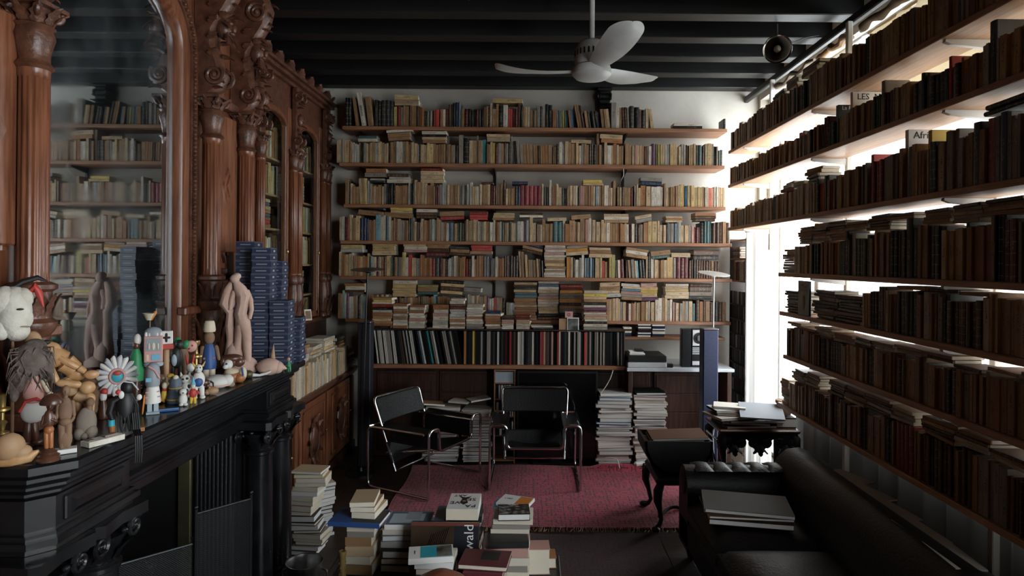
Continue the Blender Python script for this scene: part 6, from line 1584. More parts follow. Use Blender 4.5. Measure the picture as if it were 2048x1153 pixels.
fbook('table_book', 'thick worn brown volume under the leather lid at the table front', (atY(880, 1150, 2.4).x, 2.42), .2, .24, .085, TZ + .001, .2, P_col('b'), 'page', True, group=GR)
LZ = TZ + .0865
q = MB(); q.lathe([(.0, 0), (.10, .002), (.135, .05), (.13, .10), (.10, .15), (.05, .18), (.0, .188)], 28, (atY(880, 1150, 2.4).x, 2.42, LZ)); hs = thing('leather_lid', 'rounded reddish brown leather lid at the front of the table', 'lid', (atY(880, 1150, 2.4).x, 2.42, LZ))
q.build('dome', mat('red_brown_leather', (.15, .042, .022), .4, col2=(.22, .07, .035), scale=6, bump=.1), hs)
q = MB(); q.tube([(atY(880, 1150, 2.4).x + .134 * math.cos(a * PI / 14), 2.42 + .134 * math.sin(a * PI / 14), LZ + .052) for a in range(28)], .006, 6, closed=True); q.build('seam', K['darkbrown'], hs)
bs = atY(685, 1125, 2.72); bz = thing('brass_vase', 'narrow chased brass cylinder standing on the coffee table corner', 'vase', (bs.x, 2.72, TZ))
q = MB(); q.lathe([(.018, 0), (.016, .02), (.0145, .04), (.0145, .19), (.017, .2), (.017, .212), (.013, .214), (.011, .10)], 20, (bs.x, 2.72, TZ + .001)); q.build('body', K['brass'], bz)
q = MB()
for k in range(40): q.ell((bs.x + .0148 * math.cos(k * 2.4), 2.72 + .0148 * math.sin(k * 2.4), TZ + .045 + .0036 * k), (.003, .003, .0045), 6, 4)
q.build('chased_relief', K['brass'], bz, kind='stuff')
q = MB(); rr = random.Random(4); cx0, cy0 = atY(722, 1145, 2.6).x, 2.6
def cl_fn(u, v):
    a = u * 2 * PI; r_ = .085 * v; h_ = .15 * (1 - v) ** .6 * (1 + .25 * math.sin(a * 3 + 1) * v)
    return (cx0 + r_ * math.cos(a) * (1 + .2 * math.sin(a * 4)), cy0 + r_ * math.sin(a), TZ + .002 + h_ + .02 * abs(math.sin(a * 5 + v * 6)) * v)
q.grid(cl_fn, 32, 10); o = q.build('black_cloth', K['blackplastic']); tag(o, 'crumpled black cloth between the brass cylinder and book piles', 'cloth')

# ------------------------------------------------------------------ floor pile and bucket by the mantelpiece
a, b = atY(583, 1110, 3.98), atY(632, 1110, 3.98); z = .001
specs = [('d', .03), ('w', .022), ('k', .028), ('w', .02), ('u', .03), ('d', .02), ('w', .03), ('k', .02), ('d', .04), ('b', .03), ('t', .035), ('e', .03), ('w', .03), ('w', .028), ('o', .03), ('c', .028), ('c', .03), ('Y', .02), ('c', .014)]
for k, (c, th) in enumerate(specs):
    fbook('floor_book', f'{PAL[c][1]} book, {ORD(k + 1)} from the floor in the pile by the mantelpiece', ((a.x + b.x) / 2 + U(-.01, .01) + .03 * math.sin(k * .5), 4.05 + U(-.01, .01)), .19 * U(.9, 1.05), .145 * U(.95, 1.05), th, z, U(-.22, .1), P_col(c), RND.choice(['page', 'paperwhite']), bool(PAL[c][2]), group='books piled on the floor'); z += th + .0006
z = .001
for k in range(15):
    c = 'wdwkulwdkwulwdw'[k]; th = U(.018, .032)
    fbook('floor_book', f'{PAL[c][1]} book, {ORD(k + 1)} from the floor in the twisted pile behind', (atY(632, 1100, 4.25).x + U(-.008, .008) - .012 * math.sin(k * .4), 4.27), .18, .13, th, z, .7 + U(-.12, .12), P_col(c), 'paperwhite', bool(PAL[c][2]), group='books piled on the floor'); z += th + .0006
bk_ = atZ(610, 1124, .266); bu = thing('metal_bucket', 'dented silver metal bucket standing before the mantelpiece', 'bucket', (bk_.x, bk_.y, 0))
q = MB(); q.lathe([(.06, .0), (.068, .012), (.075, .06), (.092, .22), (.098, .232), (.098, .24), (.092, .238), (.086, .22), (.07, .06), (.06, .02), (.01, .015)], 36, (bk_.x, bk_.y, .031)); q.build('body', K['steel'], bu)
for s in (-1, 1):
    q = MB(); q.tube(rounded([(bk_.x + s * .084, bk_.y, .17), (bk_.x + s * .115, bk_.y, .17), (bk_.x + s * .12, bk_.y, .22), (bk_.x + s * .09, bk_.y, .23)], .02), .006, 7); q.build('handle', K['steel'], bu)
# ================================================================== cigar boxes stacked on the far end of the mantel
MZ = 1.3105
def cigar_mesh():
    mb = MB(); w, d, h = .096, .142, .0345
    mb.cbox(-w / 2, w / 2, -d / 2, d / 2, 0, h, .0012)
    for z in (.0015, h - .003):                    # pale paper edging along lid and bottom
        mb.box(-w / 2 - .0004, w / 2 + .0004, -d / 2 - .0004, d / 2 + .0004, z, z + .0012, None, 1)
    mb.box(-w * .28, w * .28, -d / 2 - .0006, -d / 2, h * .42, h * .58, None, 2)
    mb.box(w / 2, w / 2 + .0006, -d * .12, d * .12, h * .36, h * .66, None, 3)
    return mb.mesh('cigar_box', [K['navy'], P_('grey', 0), P_('grey', 0), P_('paleblue', 0)])
CM = cigar_mesh()
for (x, y, n, word) in ((-1.555, 3.46, 19, 'tallest stack behind the statue'), (-1.437, 3.37, 18, 'second tallest stack'), (-1.44, 3.56, 16, 'stack against the bookcase'), (-1.337, 3.37, 10, 'low front stack'), (-1.335, 3.555, 7, 'lowest stack at the mantel end')):
    dx = dy = 0
    for k in range(n):
        dx = max(-.012, min(.012, dx + U(-.005, .005))) ; dy = max(-.010, min(.010, dy + U(-.005, .005)))
        if n < 12: dx *= .5
        o = bpy.data.objects.new('cigar_box', CM); COL.objects.link(o)
        o.location = (x + dx * .6, y + dy, MZ + .0352 * k); o.rotation_euler = (0, 0, .16 + U(-.05, .05))
        tag(o, f'navy cigar box, {ORD(k + 1)} from the bottom in the {word}', 'cigar box', 'navy cigar boxes on the mantel')

# ================================================================== small figures on the mantel
def fig(name, label, cat, px, py, parts, z=MZ, turn=0, lift=0):
    """parts drawn in picture pixels around the foot point; x right, z up, y away from the camera"""
    b = atZ(px, py, z); th = math.atan2(-b.x, b.y); kx = b.y * math.cos(th) / FPX; kz = b.y / FPX; ky = kx
    t = thing(name, label, cat, (b.x, b.y, z + lift), th + turn)
    for (pn, m, prims) in parts:
        mb = MB()
        for p in prims:
            q = p[0]
            if q == 'e':
                _, x, zz, rx, rz = p[:5]; ry = p[5] if len(p) > 5 else rx; y = p[6] if len(p) > 6 else 0
                mb.ell((x * kx, y * ky, zz * kz), (rx * kx, ry * ky, rz * kz), 14, 10)
            elif q == 'c':
                _, x0, z0, x1, z1, r0, r1 = p[:7]; y0, y1 = (p[7], p[8]) if len(p) > 8 else (0, 0)
                A, B_ = Vector((x0 * kx, y0 * ky, z0 * kz)), Vector((x1 * kx, y1 * ky, z1 * kz))
                pts = [A.lerp(B_, s) for s in (0, .12, .5, .88, 1)]
                mb.tube(pts, [r0 * kx * .6, r0 * kx, (r0 + r1) / 2 * kx, r1 * kx, r1 * kx * .6], 10)
            elif q == 'p':
                _, pts, rs = p[:3]
                mb.tube([(a * kx, (c if True else 0) * ky, b_ * kz) for (a, b_, c) in pts], [r * kx for r in rs] if hasattr(rs, '__len__') else rs * kx, 9)
            elif q == 'b':
                _, x0, x1, z0, z1, d = p[:6]; y = p[6] if len(p) > 6 else 0
                mb.cbox(x0 * kx, x1 * kx, (y - d / 2) * ky, (y + d / 2) * ky, z0 * kz, z1 * kz, min(x1 - x0, z1 - z0, d) * kx * .08)
            elif q == 'l':
                _, x, prof = p[:3]; y = p[3] if len(p) > 3 else 0
                mb.lathe([(r * kx, zz * kz) for (r, zz) in prof], 18, (x * kx, y * ky, 0))
        mb.build(pn, K[m] if isinstance(m, str) else m, t, world=False)
    return t
pt = lambda n: K['paint_' + n]
# --- left end
fig('candlestick', 'tall brass candlestick at the near end of the mantel', 'candlestick', 4, 896, [('stem', 'brass', [('l', 0, [(22, 0), (22, 4), (8, 10), (5, 24), (16, 28), (16, 31), (5, 35), (8, 46), (12, 50), (5, 56), (5, 70), (18, 75), (18, 79), (7, 82), (9, 104), (13, 108)])])])
fig('horse_head_mask', 'white woolly animal head mask with red ear at the mantel end', 'mask', 24, 886, [
  ('stick', 'tanwood', [('c', 0, 0, 0, 210, 4, 4, 6, 6)]),
  ('head', 'wool', [('e', 2, 262, 38, 52, 34), ('e', 10, 222, 26, 20, 24), ('e', -16, 280, 30, 34, 30), ('e', 20, 288, 22, 22, 24), ('e', -22, 232, 20, 26, 22), ('e', 24, 248, 18, 22, 20)]),
  ('eye', 'ink', [('e', 14, 268, 8, 2.2, 4, -33)]), ('mouth', 'stonegrey', [('c', 4, 234, 34, 232, 2, 2, -24, -22)]),
  ('ear', P_('red', 0), [('p', [(30, 300, 0), (44, 312, -2), (52, 300, -4), (62, 270, -4)], [5, 11, 9, 2])]), ('horn', 'ink', [('p', [(-10, 305, 0), (20, 322, 0), (50, 330, 0), (70, 322, 0)], [6, 8, 7, 2])])])
fig('wooden_clog', 'tan carved wooden clog on the near corner of the mantel', 'clog', 38, 928, [('sole', 'honey', [('p', [(-40, 10, 8), (-10, 9, 0), (22, 12, -6), (40, 22, -10)], [16, 17, 14, 4])]), ('upper', 'tanwood', [('e', -20, 36, 34, 28, 24), ('e', 4, 22, 24, 16, 18)])])
fig('umbrella_figure', 'dark polished statuette under a mushroom shaped hat on a round base', 'statuette', 97, 922, [
  ('base', 'darkbrown', [('l', 0, [(25, 0), (26, 4), (22, 8), (24, 11), (17, 15), (19, 18), (13, 22), (9, 25)])]),
  ('legs', 'orangebrown', [('c', -4, 22, -5, 62, 5, 6), ('c', 5, 22, 4, 62, 5, 6), ('e', 0, 62, 11, 9)]),
  ('body', 'darkbrown', [('e', 0, 82, 12, 20, 9), ('c', -9, 92, -15, 70, 4, 3.5), ('c', -15, 70, -2, 78, 3.5, 3, 0, -8), ('c', 9, 92, 16, 76, 4, 3), ('c', 16, 76, 4, 84, 3, 3, 0, -8)]),
  ('head', 'darkbrown', [('e', 2, 110, 7.5, 9.5), ('e', 2, 108, 2, 2.5, 2, -8)]), ('hat', 'darkbrown', [('l', 5, [(3, 114), (24, 113), (25, 117), (19, 126), (10, 132), (1, 134)])])])
fig('brown_statuette', 'brown carved standing man on a pale plinth behind the hatted figure', 'statuette', 130, 906, [
  ('plinth', 'paperwhite', [('b', -20, 24, 0, 9, 30)]),
  ('legs', 'claybrown', [('c', -6, 8, -7, 62, 7, 9), ('c', 5, 8, 6, 62, 7, 9), ('e', 0, 28, 15, 20, 9), ('e', 0, 62, 14, 10)]),
  ('torso', 'claybrown', [('e', 0, 86, 16, 26, 10), ('c', -14, 104, -17, 70, 5, 4), ('c', 14, 104, 18, 70, 5, 4), ('c', 18, 70, 8, 58, 4, 4, 0, -6)]),
  ('head', 'claybrown', [('c', 0, 108, 1, 118, 5, 5), ('e', 1, 124, 9, 11, 9), ('e', 1, 122, 2, 3, 2, -9)])])
fig('grey_haired_doll', 'old doll with wild grey hair, white and red painted body', 'doll', 62, 892, [
  ('legs', 'darkbrown', [('c', -8, 6, -6, 50, 9, 10), ('c', 10, 6, 4, 50, 9, 10), ('e', 14, 6, 14, 7, 10), ('e', -12, 6, 12, 7, 10)]),
  ('skirt', P_('white', 0), [('e', 4, 68, 28, 24, 20)]), ('sash', P_('red', 0), [('p', [(-24, 72, -14), (-12, 92, -20), (10, 96, -22), (30, 84, -16)], [3, 4, 4, 2])]),
  ('body', P_('pink', 0), [('e', 4, 112, 24, 36, 20)]), ('arm', P_('cream', 0), [('c', 22, 132, 34, 106, 7, 6, -12, -16), ('c', 34, 106, 46, 96, 6, 4, -16, -18)]),
  ('hair', 'hair', [('e', 0, 172, 40, 36, 34), ('e', -22, 146, 22, 38, 20), ('e', 26, 154, 20, 30, 18), ('e', 6, 196, 26, 18, 22), ('e', -34, 118, 12, 28, 12)]),
  ('hair_strands', 'hair', [('p', [(26 * math.cos(k * 2.4), 176 + 22 * math.sin(k * 1.7), -22 * abs(math.sin(k * 2.9))), (44 * math.cos(k * 2.4 + .2), 164 + 34 * math.sin(k * 1.7 + .2), -30 * abs(math.sin(k * 2.9))), (50 * math.cos(k * 2.4 + .5), 140 + 36 * math.sin(k * 1.7 + .3), -30 * abs(math.sin(k * 2.9)))], [2.2, 1.8, .5]) for k in range(46)])])
fig('wooden_mannequin', 'jointed honey coloured wooden mannequin bending over the other figures', 'mannequin', 160, 868, [
  ('torso', 'honey', [('c', -70, 174, -34, 146, 20, 26), ('c', -34, 146, -8, 126, 24, 20), ('e', -62, 168, 26, 20, 18), ('e', -8, 122, 22, 17, 17)]),
  ('head', 'tanwood', [('e', -92, 184, 18, 26, 18), ('c', -82, 184, -70, 174, 9, 9)]),
  ('joint', 'ink', [('e', -76, 168, 7, 8, 7, -16), ('e', -66, 188, 8, 5, 6, -14), ('e', -14, 102, 6, 6, 6, -14), ('e', 14, 126, 5, 5, 5, -12)]),
  ('arm', 'honey', [('c', -46, 158, -4, 134, 10, 8, -14, -22), ('c', -4, 134, 10, 126, 8, 7, -22, -26), ('e', 22, 120, 16, 9, 8, -28)]),
  ('arm', 'honey', [('c', -66, 150, -46, 110, 10, 9, -18, -30), ('c', -46, 110, 2, 102, 9, 9, -30, -36), ('e', 14, 96, 17, 13, 11, -36)]),
  ('thigh', 'tanwood', [('c', -34, 114, -12, 82, 14, 13, -8, -18), ('c', -12, 82, 20, 66, 14, 12, -10, -16)]),
  ('shin', 'honey', [('c', 18, 68, 18, 12, 12, 9, -16, -14), ('c', -6, 68, -2, 12, 10, 8, -4, 0)]), ('knee', 'honey', [('e', 18, 70, 13, 13, 12, -16)]),
  ('foot', 'honey', [('e', 18, 9, 12, 9, 16, -16), ('e', -4, 8, 11, 8, 14)])])
fig('clay_figure', 'squat grey clay figure with stub head behind the pale slab', 'statuette', 172, 876, [('body', 'stonegrey', [('e', 0, 30, 22, 31, 17), ('e', -14, 10, 12, 13, 14, -8), ('e', 10, 12, 14, 14, 14, -8)]), ('head', 'claybrown', [('e', 8, 70, 9, 10, 9), ('c', 5, 54, 8, 64, 8, 7)]), ('foot', 'stonegrey', [('e', -4, 6, 9, 7, 12, -14), ('e', 10, 6, 9, 8, 12, -14)])])
fig('pale_slab', 'weathered pale stone slab with rough ends along the mantel edge', 'slab', 208, 886, [('slab', 'wool', [('b', -44, 40, 0, 11, 34)]), ('chip', 'stonegrey', [('b', -2, 26, 11, 15, 16), ('b', -40, -26, 11, 13, 18)])], turn=.55)
fig('clay_goblet', 'rough brown clay goblet behind the mannequin', 'goblet', 184, 824, [('bowl', 'claybrown', [('l', 0, [(18, 0), (12, 8), (14, 30), (26, 50), (30, 84), (25, 86), (20, 60)])])])
# --- rosette and black doll
ros = []
for k in range(18):
    a = 2 * PI * k / 18
    ros.append(('p', [(0, 72, -4), (20 * math.cos(a), 72 + 19 * math.sin(a), -6), (38 * math.cos(a + .05), 72 + 36 * math.sin(a + .05), -4 + 3 * (k % 2)), (43 * math.cos(a), 72 + 41 * math.sin(a), 0)], [2, 5, 6, 2]))
fig('paper_rosette', 'pale paper rosette with a red and blue centre on a stick', 'rosette', 234, 824, [('petals', P_('silver', 0), ros[0::2]), ('petals', P_('white', 0), ros[1::2]), ('ring', P_('pink', 0), [('p', [(15 * math.cos(a * PI / 8), 72 + 14 * math.sin(a * PI / 8), -10) for a in range(17)], 3.2)]), ('badge', P_('teal', 0), [('e', 0, 72, 12, 12, 3, -11)]), ('badge_top', P_('red', 0), [('e', 0, 78, 9, 5, 3, -12)]), ('stick', 'tanwood', [('c', 0, 0, 0, 60, 2.5, 2.5)])])
strs = []
for k in range(16):
    x = -14 + 2.6 * k + 2 * math.sin(k * 2.1); strs.append(('p', [(x * .5, 78, 0), (x, 50 + 6 * math.sin(k), -6), (x + 3 * math.sin(k * 1.7), 22, -12), (x + 4 * math.sin(k), 4, -12)], [2.2, 1.8, 1.5, 1.2]))
fig('black_string_doll', 'black doll of knotted strings with a teal cuff', 'doll', 250, 866, [
  ('body', P_('black', 0), [('e', 0, 52, 20, 34, 14), ('e', 4, 90, 14, 14, 12)]), ('strings', P_('black', 0), strs + [('p', [(14 + 4 * k, 40, -14), (17 + 4 * k, 8, -26), (20 + 4 * k, 2, -62), (21 + 4 * k, -26, -68), (20 + 4 * k, -48, -68)], [2, 2, 2, 2, 1.2]) for k in range(4)]),
  ('arm', P_('black', 0), [('p', [(-12, 72, -2), (-26, 66, -6), (-32, 44, -8), (-26, 30, -8)], [6, 8, 7, 5])]), ('cuff', P_('teal', 0), [('l', -27, [(7, 18), (7, 30)], -8)]), ('foot', 'orangebrown', [('l', -26, [(6, 2), (7, 18)], -8), ('b', 20, 40, 0, 8, 16)]),
  ('face', P_('white', 0), [('e', -8, 78, 6, 8, 4, -12), ('e', 28, 70, 6, 6, 4, -10)]), ('scarf', P_('red', 0), [('e', -14, 84, 6, 5, 4, -11)]), ('stripe', P_('silver', 0), [('p', [(-20, 92, -6), (-4, 104, -8), (14, 100, -8), (26, 84, -6)], [2, 2, 2, 2])])])
fig('dark_bird', 'small dark bird with blue and white wing behind the string doll', 'figurine', 276, 792, [('body', P_('black', 0), [('e', 0, 22, 14, 22, 12), ('e', -6, 46, 9, 10, 9)]), ('wing', P_('skyblue', 0), [('e', -4, 22, 9, 9, 4, -11)]), ('bars', P_('white', 0), [('b', -2, 8, 16, 18, 2, -13), ('b', -2, 8, 21, 23, 2, -13)]), ('beak', P_('orange', 0), [('c', 8, 0, 22, -6, 3, 2, -8, -12)])])
fig('red_cap_figure', 'small white faced puppet with red cap left of the string doll', 'puppet', 206, 838, [('robe', 'darkbrown', [('l', 0, [(12, 0), (14, 6), (8, 26), (4, 40)])]), ('face', P_('white', 0), [('e', 0, 44, 8, 10, 7)]), ('cap', P_('red', 0), [('e', 2, 54, 8, 7, 7)])])
# --- block soldier and paper retablo
fig('block_soldier', 'painted toy soldier with blue grey helmet and white skirt', 'figurine', 305, 828, [
  ('legs', P_('paleblue', 0), [('b', -11, -1, 0, 24, 12), ('b', 2, 12, 0, 24, 12), ('b', -13, 14, 0, 5, 18, -3)]), ('skirt', P_('white', 0), [('l', 0, [(17, 22), (16, 36), (13, 54), (10, 56)])]), ('belt', P_('pink', 0), [('b', -15, 15, 34, 36, 26), ('b', -14, 14, 44, 46, 24)]),
  ('chest', P_('grey', 0), [('l', 0, [(14, 56), (15, 60), (15, 84), (13, 96), (6, 102), (1, 103)])]), ('sash', P_('pink', 0), [('p', [(-8, 96, -12), (4, 88, -16), (13, 72, -12)], 2.4)]), ('visor', P_('skyblue', 0), [('b', -14, -3, 66, 74, 4, -14)]), ('staff', P_('orange', 0), [('c', -20, 2, -16, 40, 2, 2, -8, -8)])])
fig('paper_retablo', 'pink paper shrine box with arched top and tiny painted figures', 'shrine', 306, 800, [
  ('stand', P_('paleblue', 0), [('l', 0, [(20, 68), (21, 73), (18, 76)])]), ('column', 'tanwood', [('l', 0, [(12, 0), (9, 6), (8, 66), (14, 68)])]),
  ('case', P_('pink', 0), [('b', -19, 19, 76, 128, 22)]), ('niche', P_('grey', 0), [('b', -15, 15, 98, 124, 2, -11.2)]), ('tiny_figure', P_('cream', 0), [('e', 0, 108, 4, 8, 2, -12.5), ('e', -9, 108, 2, 7, 2, -12.5), ('e', 9, 108, 2, 7, 2, -12.5), ('b', -14, -9, 80, 92, 2, -11.5)]), ('screen', P_('skyblue', 0), [('b', -4, 14, 80, 92, 2, -11.5)]),
  ('domes', P_('white', 0), [('e', -15 + 7.5 * k, 131, 3.4, 5.5, 3.4, -6) for k in range(5)]), ('gable', P_('grey', 0), [('e', 0, 132, 19, 14, 10)])])
fig('paper_hat', 'cream paper boat with orange flag on top of the shrine area', 'toy', 297, 790, [('rod', 'tanwood', [('c', 0, 0, 2, 152, 2, 1.5, 16, 16)]), ('boat', P_('cream', 0), [('l', 0, [(6, 148), (12, 160), (14, 162), (10, 160)], 16)]), ('flag', P_('orange', 0), [('c', 4, 148, 14, 166, 3, 4, 14, 12)])])
fig('star_tin', 'white tin with a black star and red base beside the shrine', 'tin', 332, 796, [('stem', 'tanwood', [('l', 0, [(9, 0), (6, 6), (6, 96), (10, 98)])]), ('tin', P_('white', 0), [('b', -13, 13, 108, 134, 18)]), ('base', P_('red', 0), [('b', -14, 14, 98, 108, 20)]), ('star', 'ink', [('c', 0, 112, 0, 130, 2.5, 2.5, -10, -10), ('c', -8, 121, 8, 121, 2.5, 2.5, -10, -10)])])
fig('green_figure', 'green clad wooden puppet behind the dark bird', 'puppet', 272, 802, [('robe', P_('green', 0), [('l', 0, [(15, 40), (16, 60), (12, 90), (6, 104)])]), ('head', 'darkbrown', [('e', 0, 110, 8, 9, 8), ('l', 0, [(10, 0), (9, 40), (12, 42)])]), ('hat', P_('white', 0), [('e', 2, 122, 8, 12, 8)])])
# --- crowd of small painted figures
fig('yellow_figure', 'little yellow painted clay couple beside the soldier', 'figurine', 333, 806, [('body', P_('yellow', 0), [('e', -4, 14, 8, 14, 7), ('e', 7, 22, 7, 14, 6, 6)]), ('head', P_('cream', 0), [('e', -4, 34, 6, 7, 6), ('e', 8, 44, 6, 7, 6, 6)]), ('collar', P_('red', 0), [('e', -4, 26, 6, 3, 6)]), ('hat', P_('yellow', 0), [('e', 8, 52, 8, 5, 8, 6)])])
fig('coiled_snake', 'orange and red striped toy coil on the mantel edge', 'figurine', 322, 806, [('coil', P_('orange', 0), [('p', [(12 * math.cos(a * .5), 4 + a * .25, 8 * math.sin(a * .5)) for a in range(24)], [3.6] * 22 + [2.5, 1])]), ('stripe', P_('red', 0), [('p', [(12.5 * math.cos(a * .5), 8 + a * .2, 8.5 * math.sin(a * .5)) for a in range(4, 20)], 2)])])
fig('blue_book_toy', 'flat blue lacquered tray under the toy coil', 'tray', 336, 822, [('tray', P_('blue', 0), [('b', -22, 22, 0, 4, 20)]), ('edge', P_('skyblue', 0), [('b', -22, 22, 4, 5, 3, -8)])])
fig('blue_gold_bell', 'dark blue and gold painted bell shaped figure', 'figurine', 351, 806, [('robe', P_('slate', 0), [('l', 0, [(18, 0), (19, 6), (14, 26), (12, 44), (6, 52), (1, 53)])]), ('trim', P_('yellow', 0), [('p', [(17.6 * math.cos(a * PI / 10), 8, 17.6 * math.sin(a * PI / 10)) for a in range(21)], 1.6), ('p', [(13 * math.cos(a * PI / 10), 30, 13 * math.sin(a * PI / 10)) for a in range(21)], 1.4)]), ('face', P_('cream', 0), [('e', 0, 50, 6, 6, 5, -4)])])
fig('spotted_cat', 'white spotted clay cat seated among the painted figures', 'figurine', 372, 796, [('body', P_('white', 0), [('e', 0, 16, 12, 17, 11), ('e', -6, 5, 8, 6, 9, -6), ('e', 8, 5, 8, 6, 9, -6)]), ('head', P_('white', 0), [('e', -2, 38, 10, 9, 9, -3), ('c', -9, 42, -11, 52, 4, 1), ('c', 5, 42, 8, 52, 4, 1)]), ('spots', 'ink', [('e', -8, 20, 3, 3, 2, -10), ('e', 6, 24, 3, 4, 2, -10), ('e', 2, 40, 3, 2.5, 2, -12), ('e', -6, 39, 2, 2, 2, -12), ('e', 10, 12, 2.5, 3, 2, -8)])])
fig('white_rabbit', 'white clay hare with red ears behind the spotted cat', 'figurine', 380, 788, [('body', P_('white', 0), [('e', 0, 22, 11, 24, 10), ('e', 0, 52, 9, 9, 9)]), ('ears', P_('red', 0), [('c', -5, 58, -8, 78, 3, 2), ('c', 4, 58, 8, 78, 3, 2)]), ('bow', P_('skyblue', 0), [('e', 0, 42, 7, 3, 5, -7)])])
fig('black_dog', 'black and white toy dog standing above the painted crowd', 'figurine', 352, 786, [('legs', P_('black', 0), [('c', -7, 0, -6, 56, 4, 4), ('c', 7, 0, 7, 56, 4, 4)]), ('body', P_('black', 0), [('e', 0, 70, 13, 22, 10)]), ('chest', P_('paleblue', 0), [('e', -4, 66, 6, 12, 4, -8)]), ('head', P_('black', 0), [('e', 6, 96, 9, 10, 9)])])
fig('green_mask', 'small green headed carved figure with pink cloth', 'figurine', 366, 782, [('body', 'claybrown', [('l', 0, [(10, 0), (9, 40), (12, 70), (8, 84)])]), ('head', P_('green', 0), [('e', 6, 92, 8, 9, 7), ('e', -12, 98, 8, 10, 7)]), ('cloth', P_('pink', 0), [('e', 16, 88, 12, 12, 6)]), ('dots', P_('red', 0), [('e', 18, 90, 2, 2, 2, -6), ('e', 12, 84, 2, 2, 2, -6)])])
fig('blue_white_bull', 'white painted bull man with blue apron and horns', 'figurine', 397, 798, [('legs', P_('white', 0), [('c', -8, 0, -6, 26, 4.5, 6), ('c', 8, 0, 6, 26, 4.5, 6), ('e', -8, 3, 6, 4, 8, -3), ('e', 8, 3, 6, 4, 8, -3)]), ('body', P_('white', 0), [('e', 0, 38, 13, 17, 10)]), ('apron', P_('blue', 0), [('e', 0, 34, 9, 9, 4, -8)]), ('head', P_('white', 0), [('e', 0, 60, 8, 9, 9), ('e', 0, 56, 5, 4, 5, -7)]), ('horns', P_('yellow', 0), [('c', -7, 64, -13, 74, 2.5, 1), ('c', 7, 64, 13, 74, 2.5, 1)]), ('eyes', 'ink', [('e', -3, 63, 1.5, 1.5, 1, -8.5), ('e', 3, 63, 1.5, 1.5, 1, -8.5)])])
fig('brass_holder', 'small brass candle holder behind the painted crowd', 'candlestick', 392, 778, [('holder', 'brass', [('l', 0, [(10, 0), (10, 3), (3, 8), (3, 60), (13, 64), (13, 67), (4, 70), (3, 84), (8, 90), (8, 96), (5, 97)])])])
fig('blue_coat_doll', 'dark doll in a blue coat with straw hat by the column', 'doll', 418, 770, [('legs', P_('cream', 0), [('c', -7, 0, -6, 36, 6, 7), ('c', 7, 0, 6, 36, 6, 7)]), ('coat', P_('blue', 0), [('l', 0, [(14, 32), (15, 40), (12, 70), (7, 82)])]), ('arm', 'claybrown', [('c', -13, 78, -18, 44, 5, 4), ('c', 13, 78, 20, 48, 5, 4)]), ('head', 'claybrown', [('e', 0, 94, 11, 14, 10)]), ('hat', P_('cream', 0), [('l', 0, [(12, 106), (13, 110), (11, 124), (9, 128), (1, 129)])]), ('belt', 'orangebrown', [('b', -12, 12, 52, 56, 22)])])
fig('white_tortoise', 'upturned white shell dish lying on the mantel', 'dish', 434, 776, [('shell', P_('white', 0), [('e', 0, 12, 28, 14, 24), ('e', 20, 14, 14, 12, 16)]), ('rim', 'clay', [('p', [(28 * math.cos(a * PI / 10), 6, 24 * math.sin(a * PI / 10)) for a in range(21)], 2)])])
fig('clay_mouse', 'small brown clay mouse before the white dish', 'figurine', 425, 790, [('body', 'tanwood', [('e', 0, 8, 13, 8, 8), ('e', -10, 6, 7, 6, 6)]), ('eye', 'ink', [('e', -14, 9, 1.2, 1.2, 1, -4)]), ('ear', 'orangebrown', [('e', -6, 15, 3, 3, 2, -3), ('e', -4, 14, 3, 3, 2, 4)])])
fig('pebble', 'pale grey pebble right of the clay mouse', 'pebble', 462, 774, [('stone', 'stonegrey', [('e', 0, 5, 8, 6, 6)])])
fig('clay_hound', 'painted clay hound with brown blanket lying before the statue', 'figurine', 464, 766, [('body', 'orangebrown', [('e', 2, 12, 24, 13, 14), ('e', 16, 10, 12, 10, 12, -6), ('c', -14, 6, -26, 4, 5, 4, -8, -14)]), ('blanket', P_('cream', 0), [('e', 0, 22, 16, 8, 13), ('e', 22, 18, 8, 14, 8, -6)]), ('head', P_('white', 0), [('e', -8, 38, 10, 10, 10, -4), ('e', -13, 34, 6, 5, 7, -10)]), ('ear', 'darkbrown', [('e', -18, 42, 6, 9, 5), ('e', 3, 42, 6, 10, 5)]), ('mane', 'darkbrown', [('e', 0, 48, 22, 9, 14, 6), ('e', 14, 40, 12, 10, 10, 6)]), ('eye', 'ink', [('e', -11, 40, 2, 2, 1, -13)]), ('strap', P_('blue', 0), [('p', [(20, 30, -12), (22, 16, -14), (16, 6, -14)], 2)])])
fig('ceramic_spaniel', 'white ceramic dog with black ears before the blue bell figure', 'figurine', 366, 812, [('body', P_('white', 0), [('e', 0, 12, 9, 13, 8), ('e', -4, 3, 5, 3, 6, -5), ('e', 5, 3, 5, 3, 6, -5)]), ('head', P_('white', 0), [('e', 0, 28, 8, 7, 8, -2)]), ('ears', P_('black', 0), [('e', -8, 27, 3, 6, 4), ('e', 8, 27, 3, 6, 4)]), ('nose', 'ink', [('e', 0, 27, 1.6, 1.3, 1.5, -10)])])
fig('carved_owl', 'small brown carved owl between the soldier and the shrine', 'figurine', 322, 800, [('body', 'claybrown', [('e', 0, 20, 11, 20, 9), ('e', 0, 42, 10, 9, 9)]), ('eyes', P_('cream', 0), [('e', -4, 44, 3, 3, 2, -8), ('e', 4, 44, 3, 3, 2, -8)]), ('beak', P_('orange', 0), [('c', 0, 41, 0, 36, 1.6, .6, -9, -11)])])
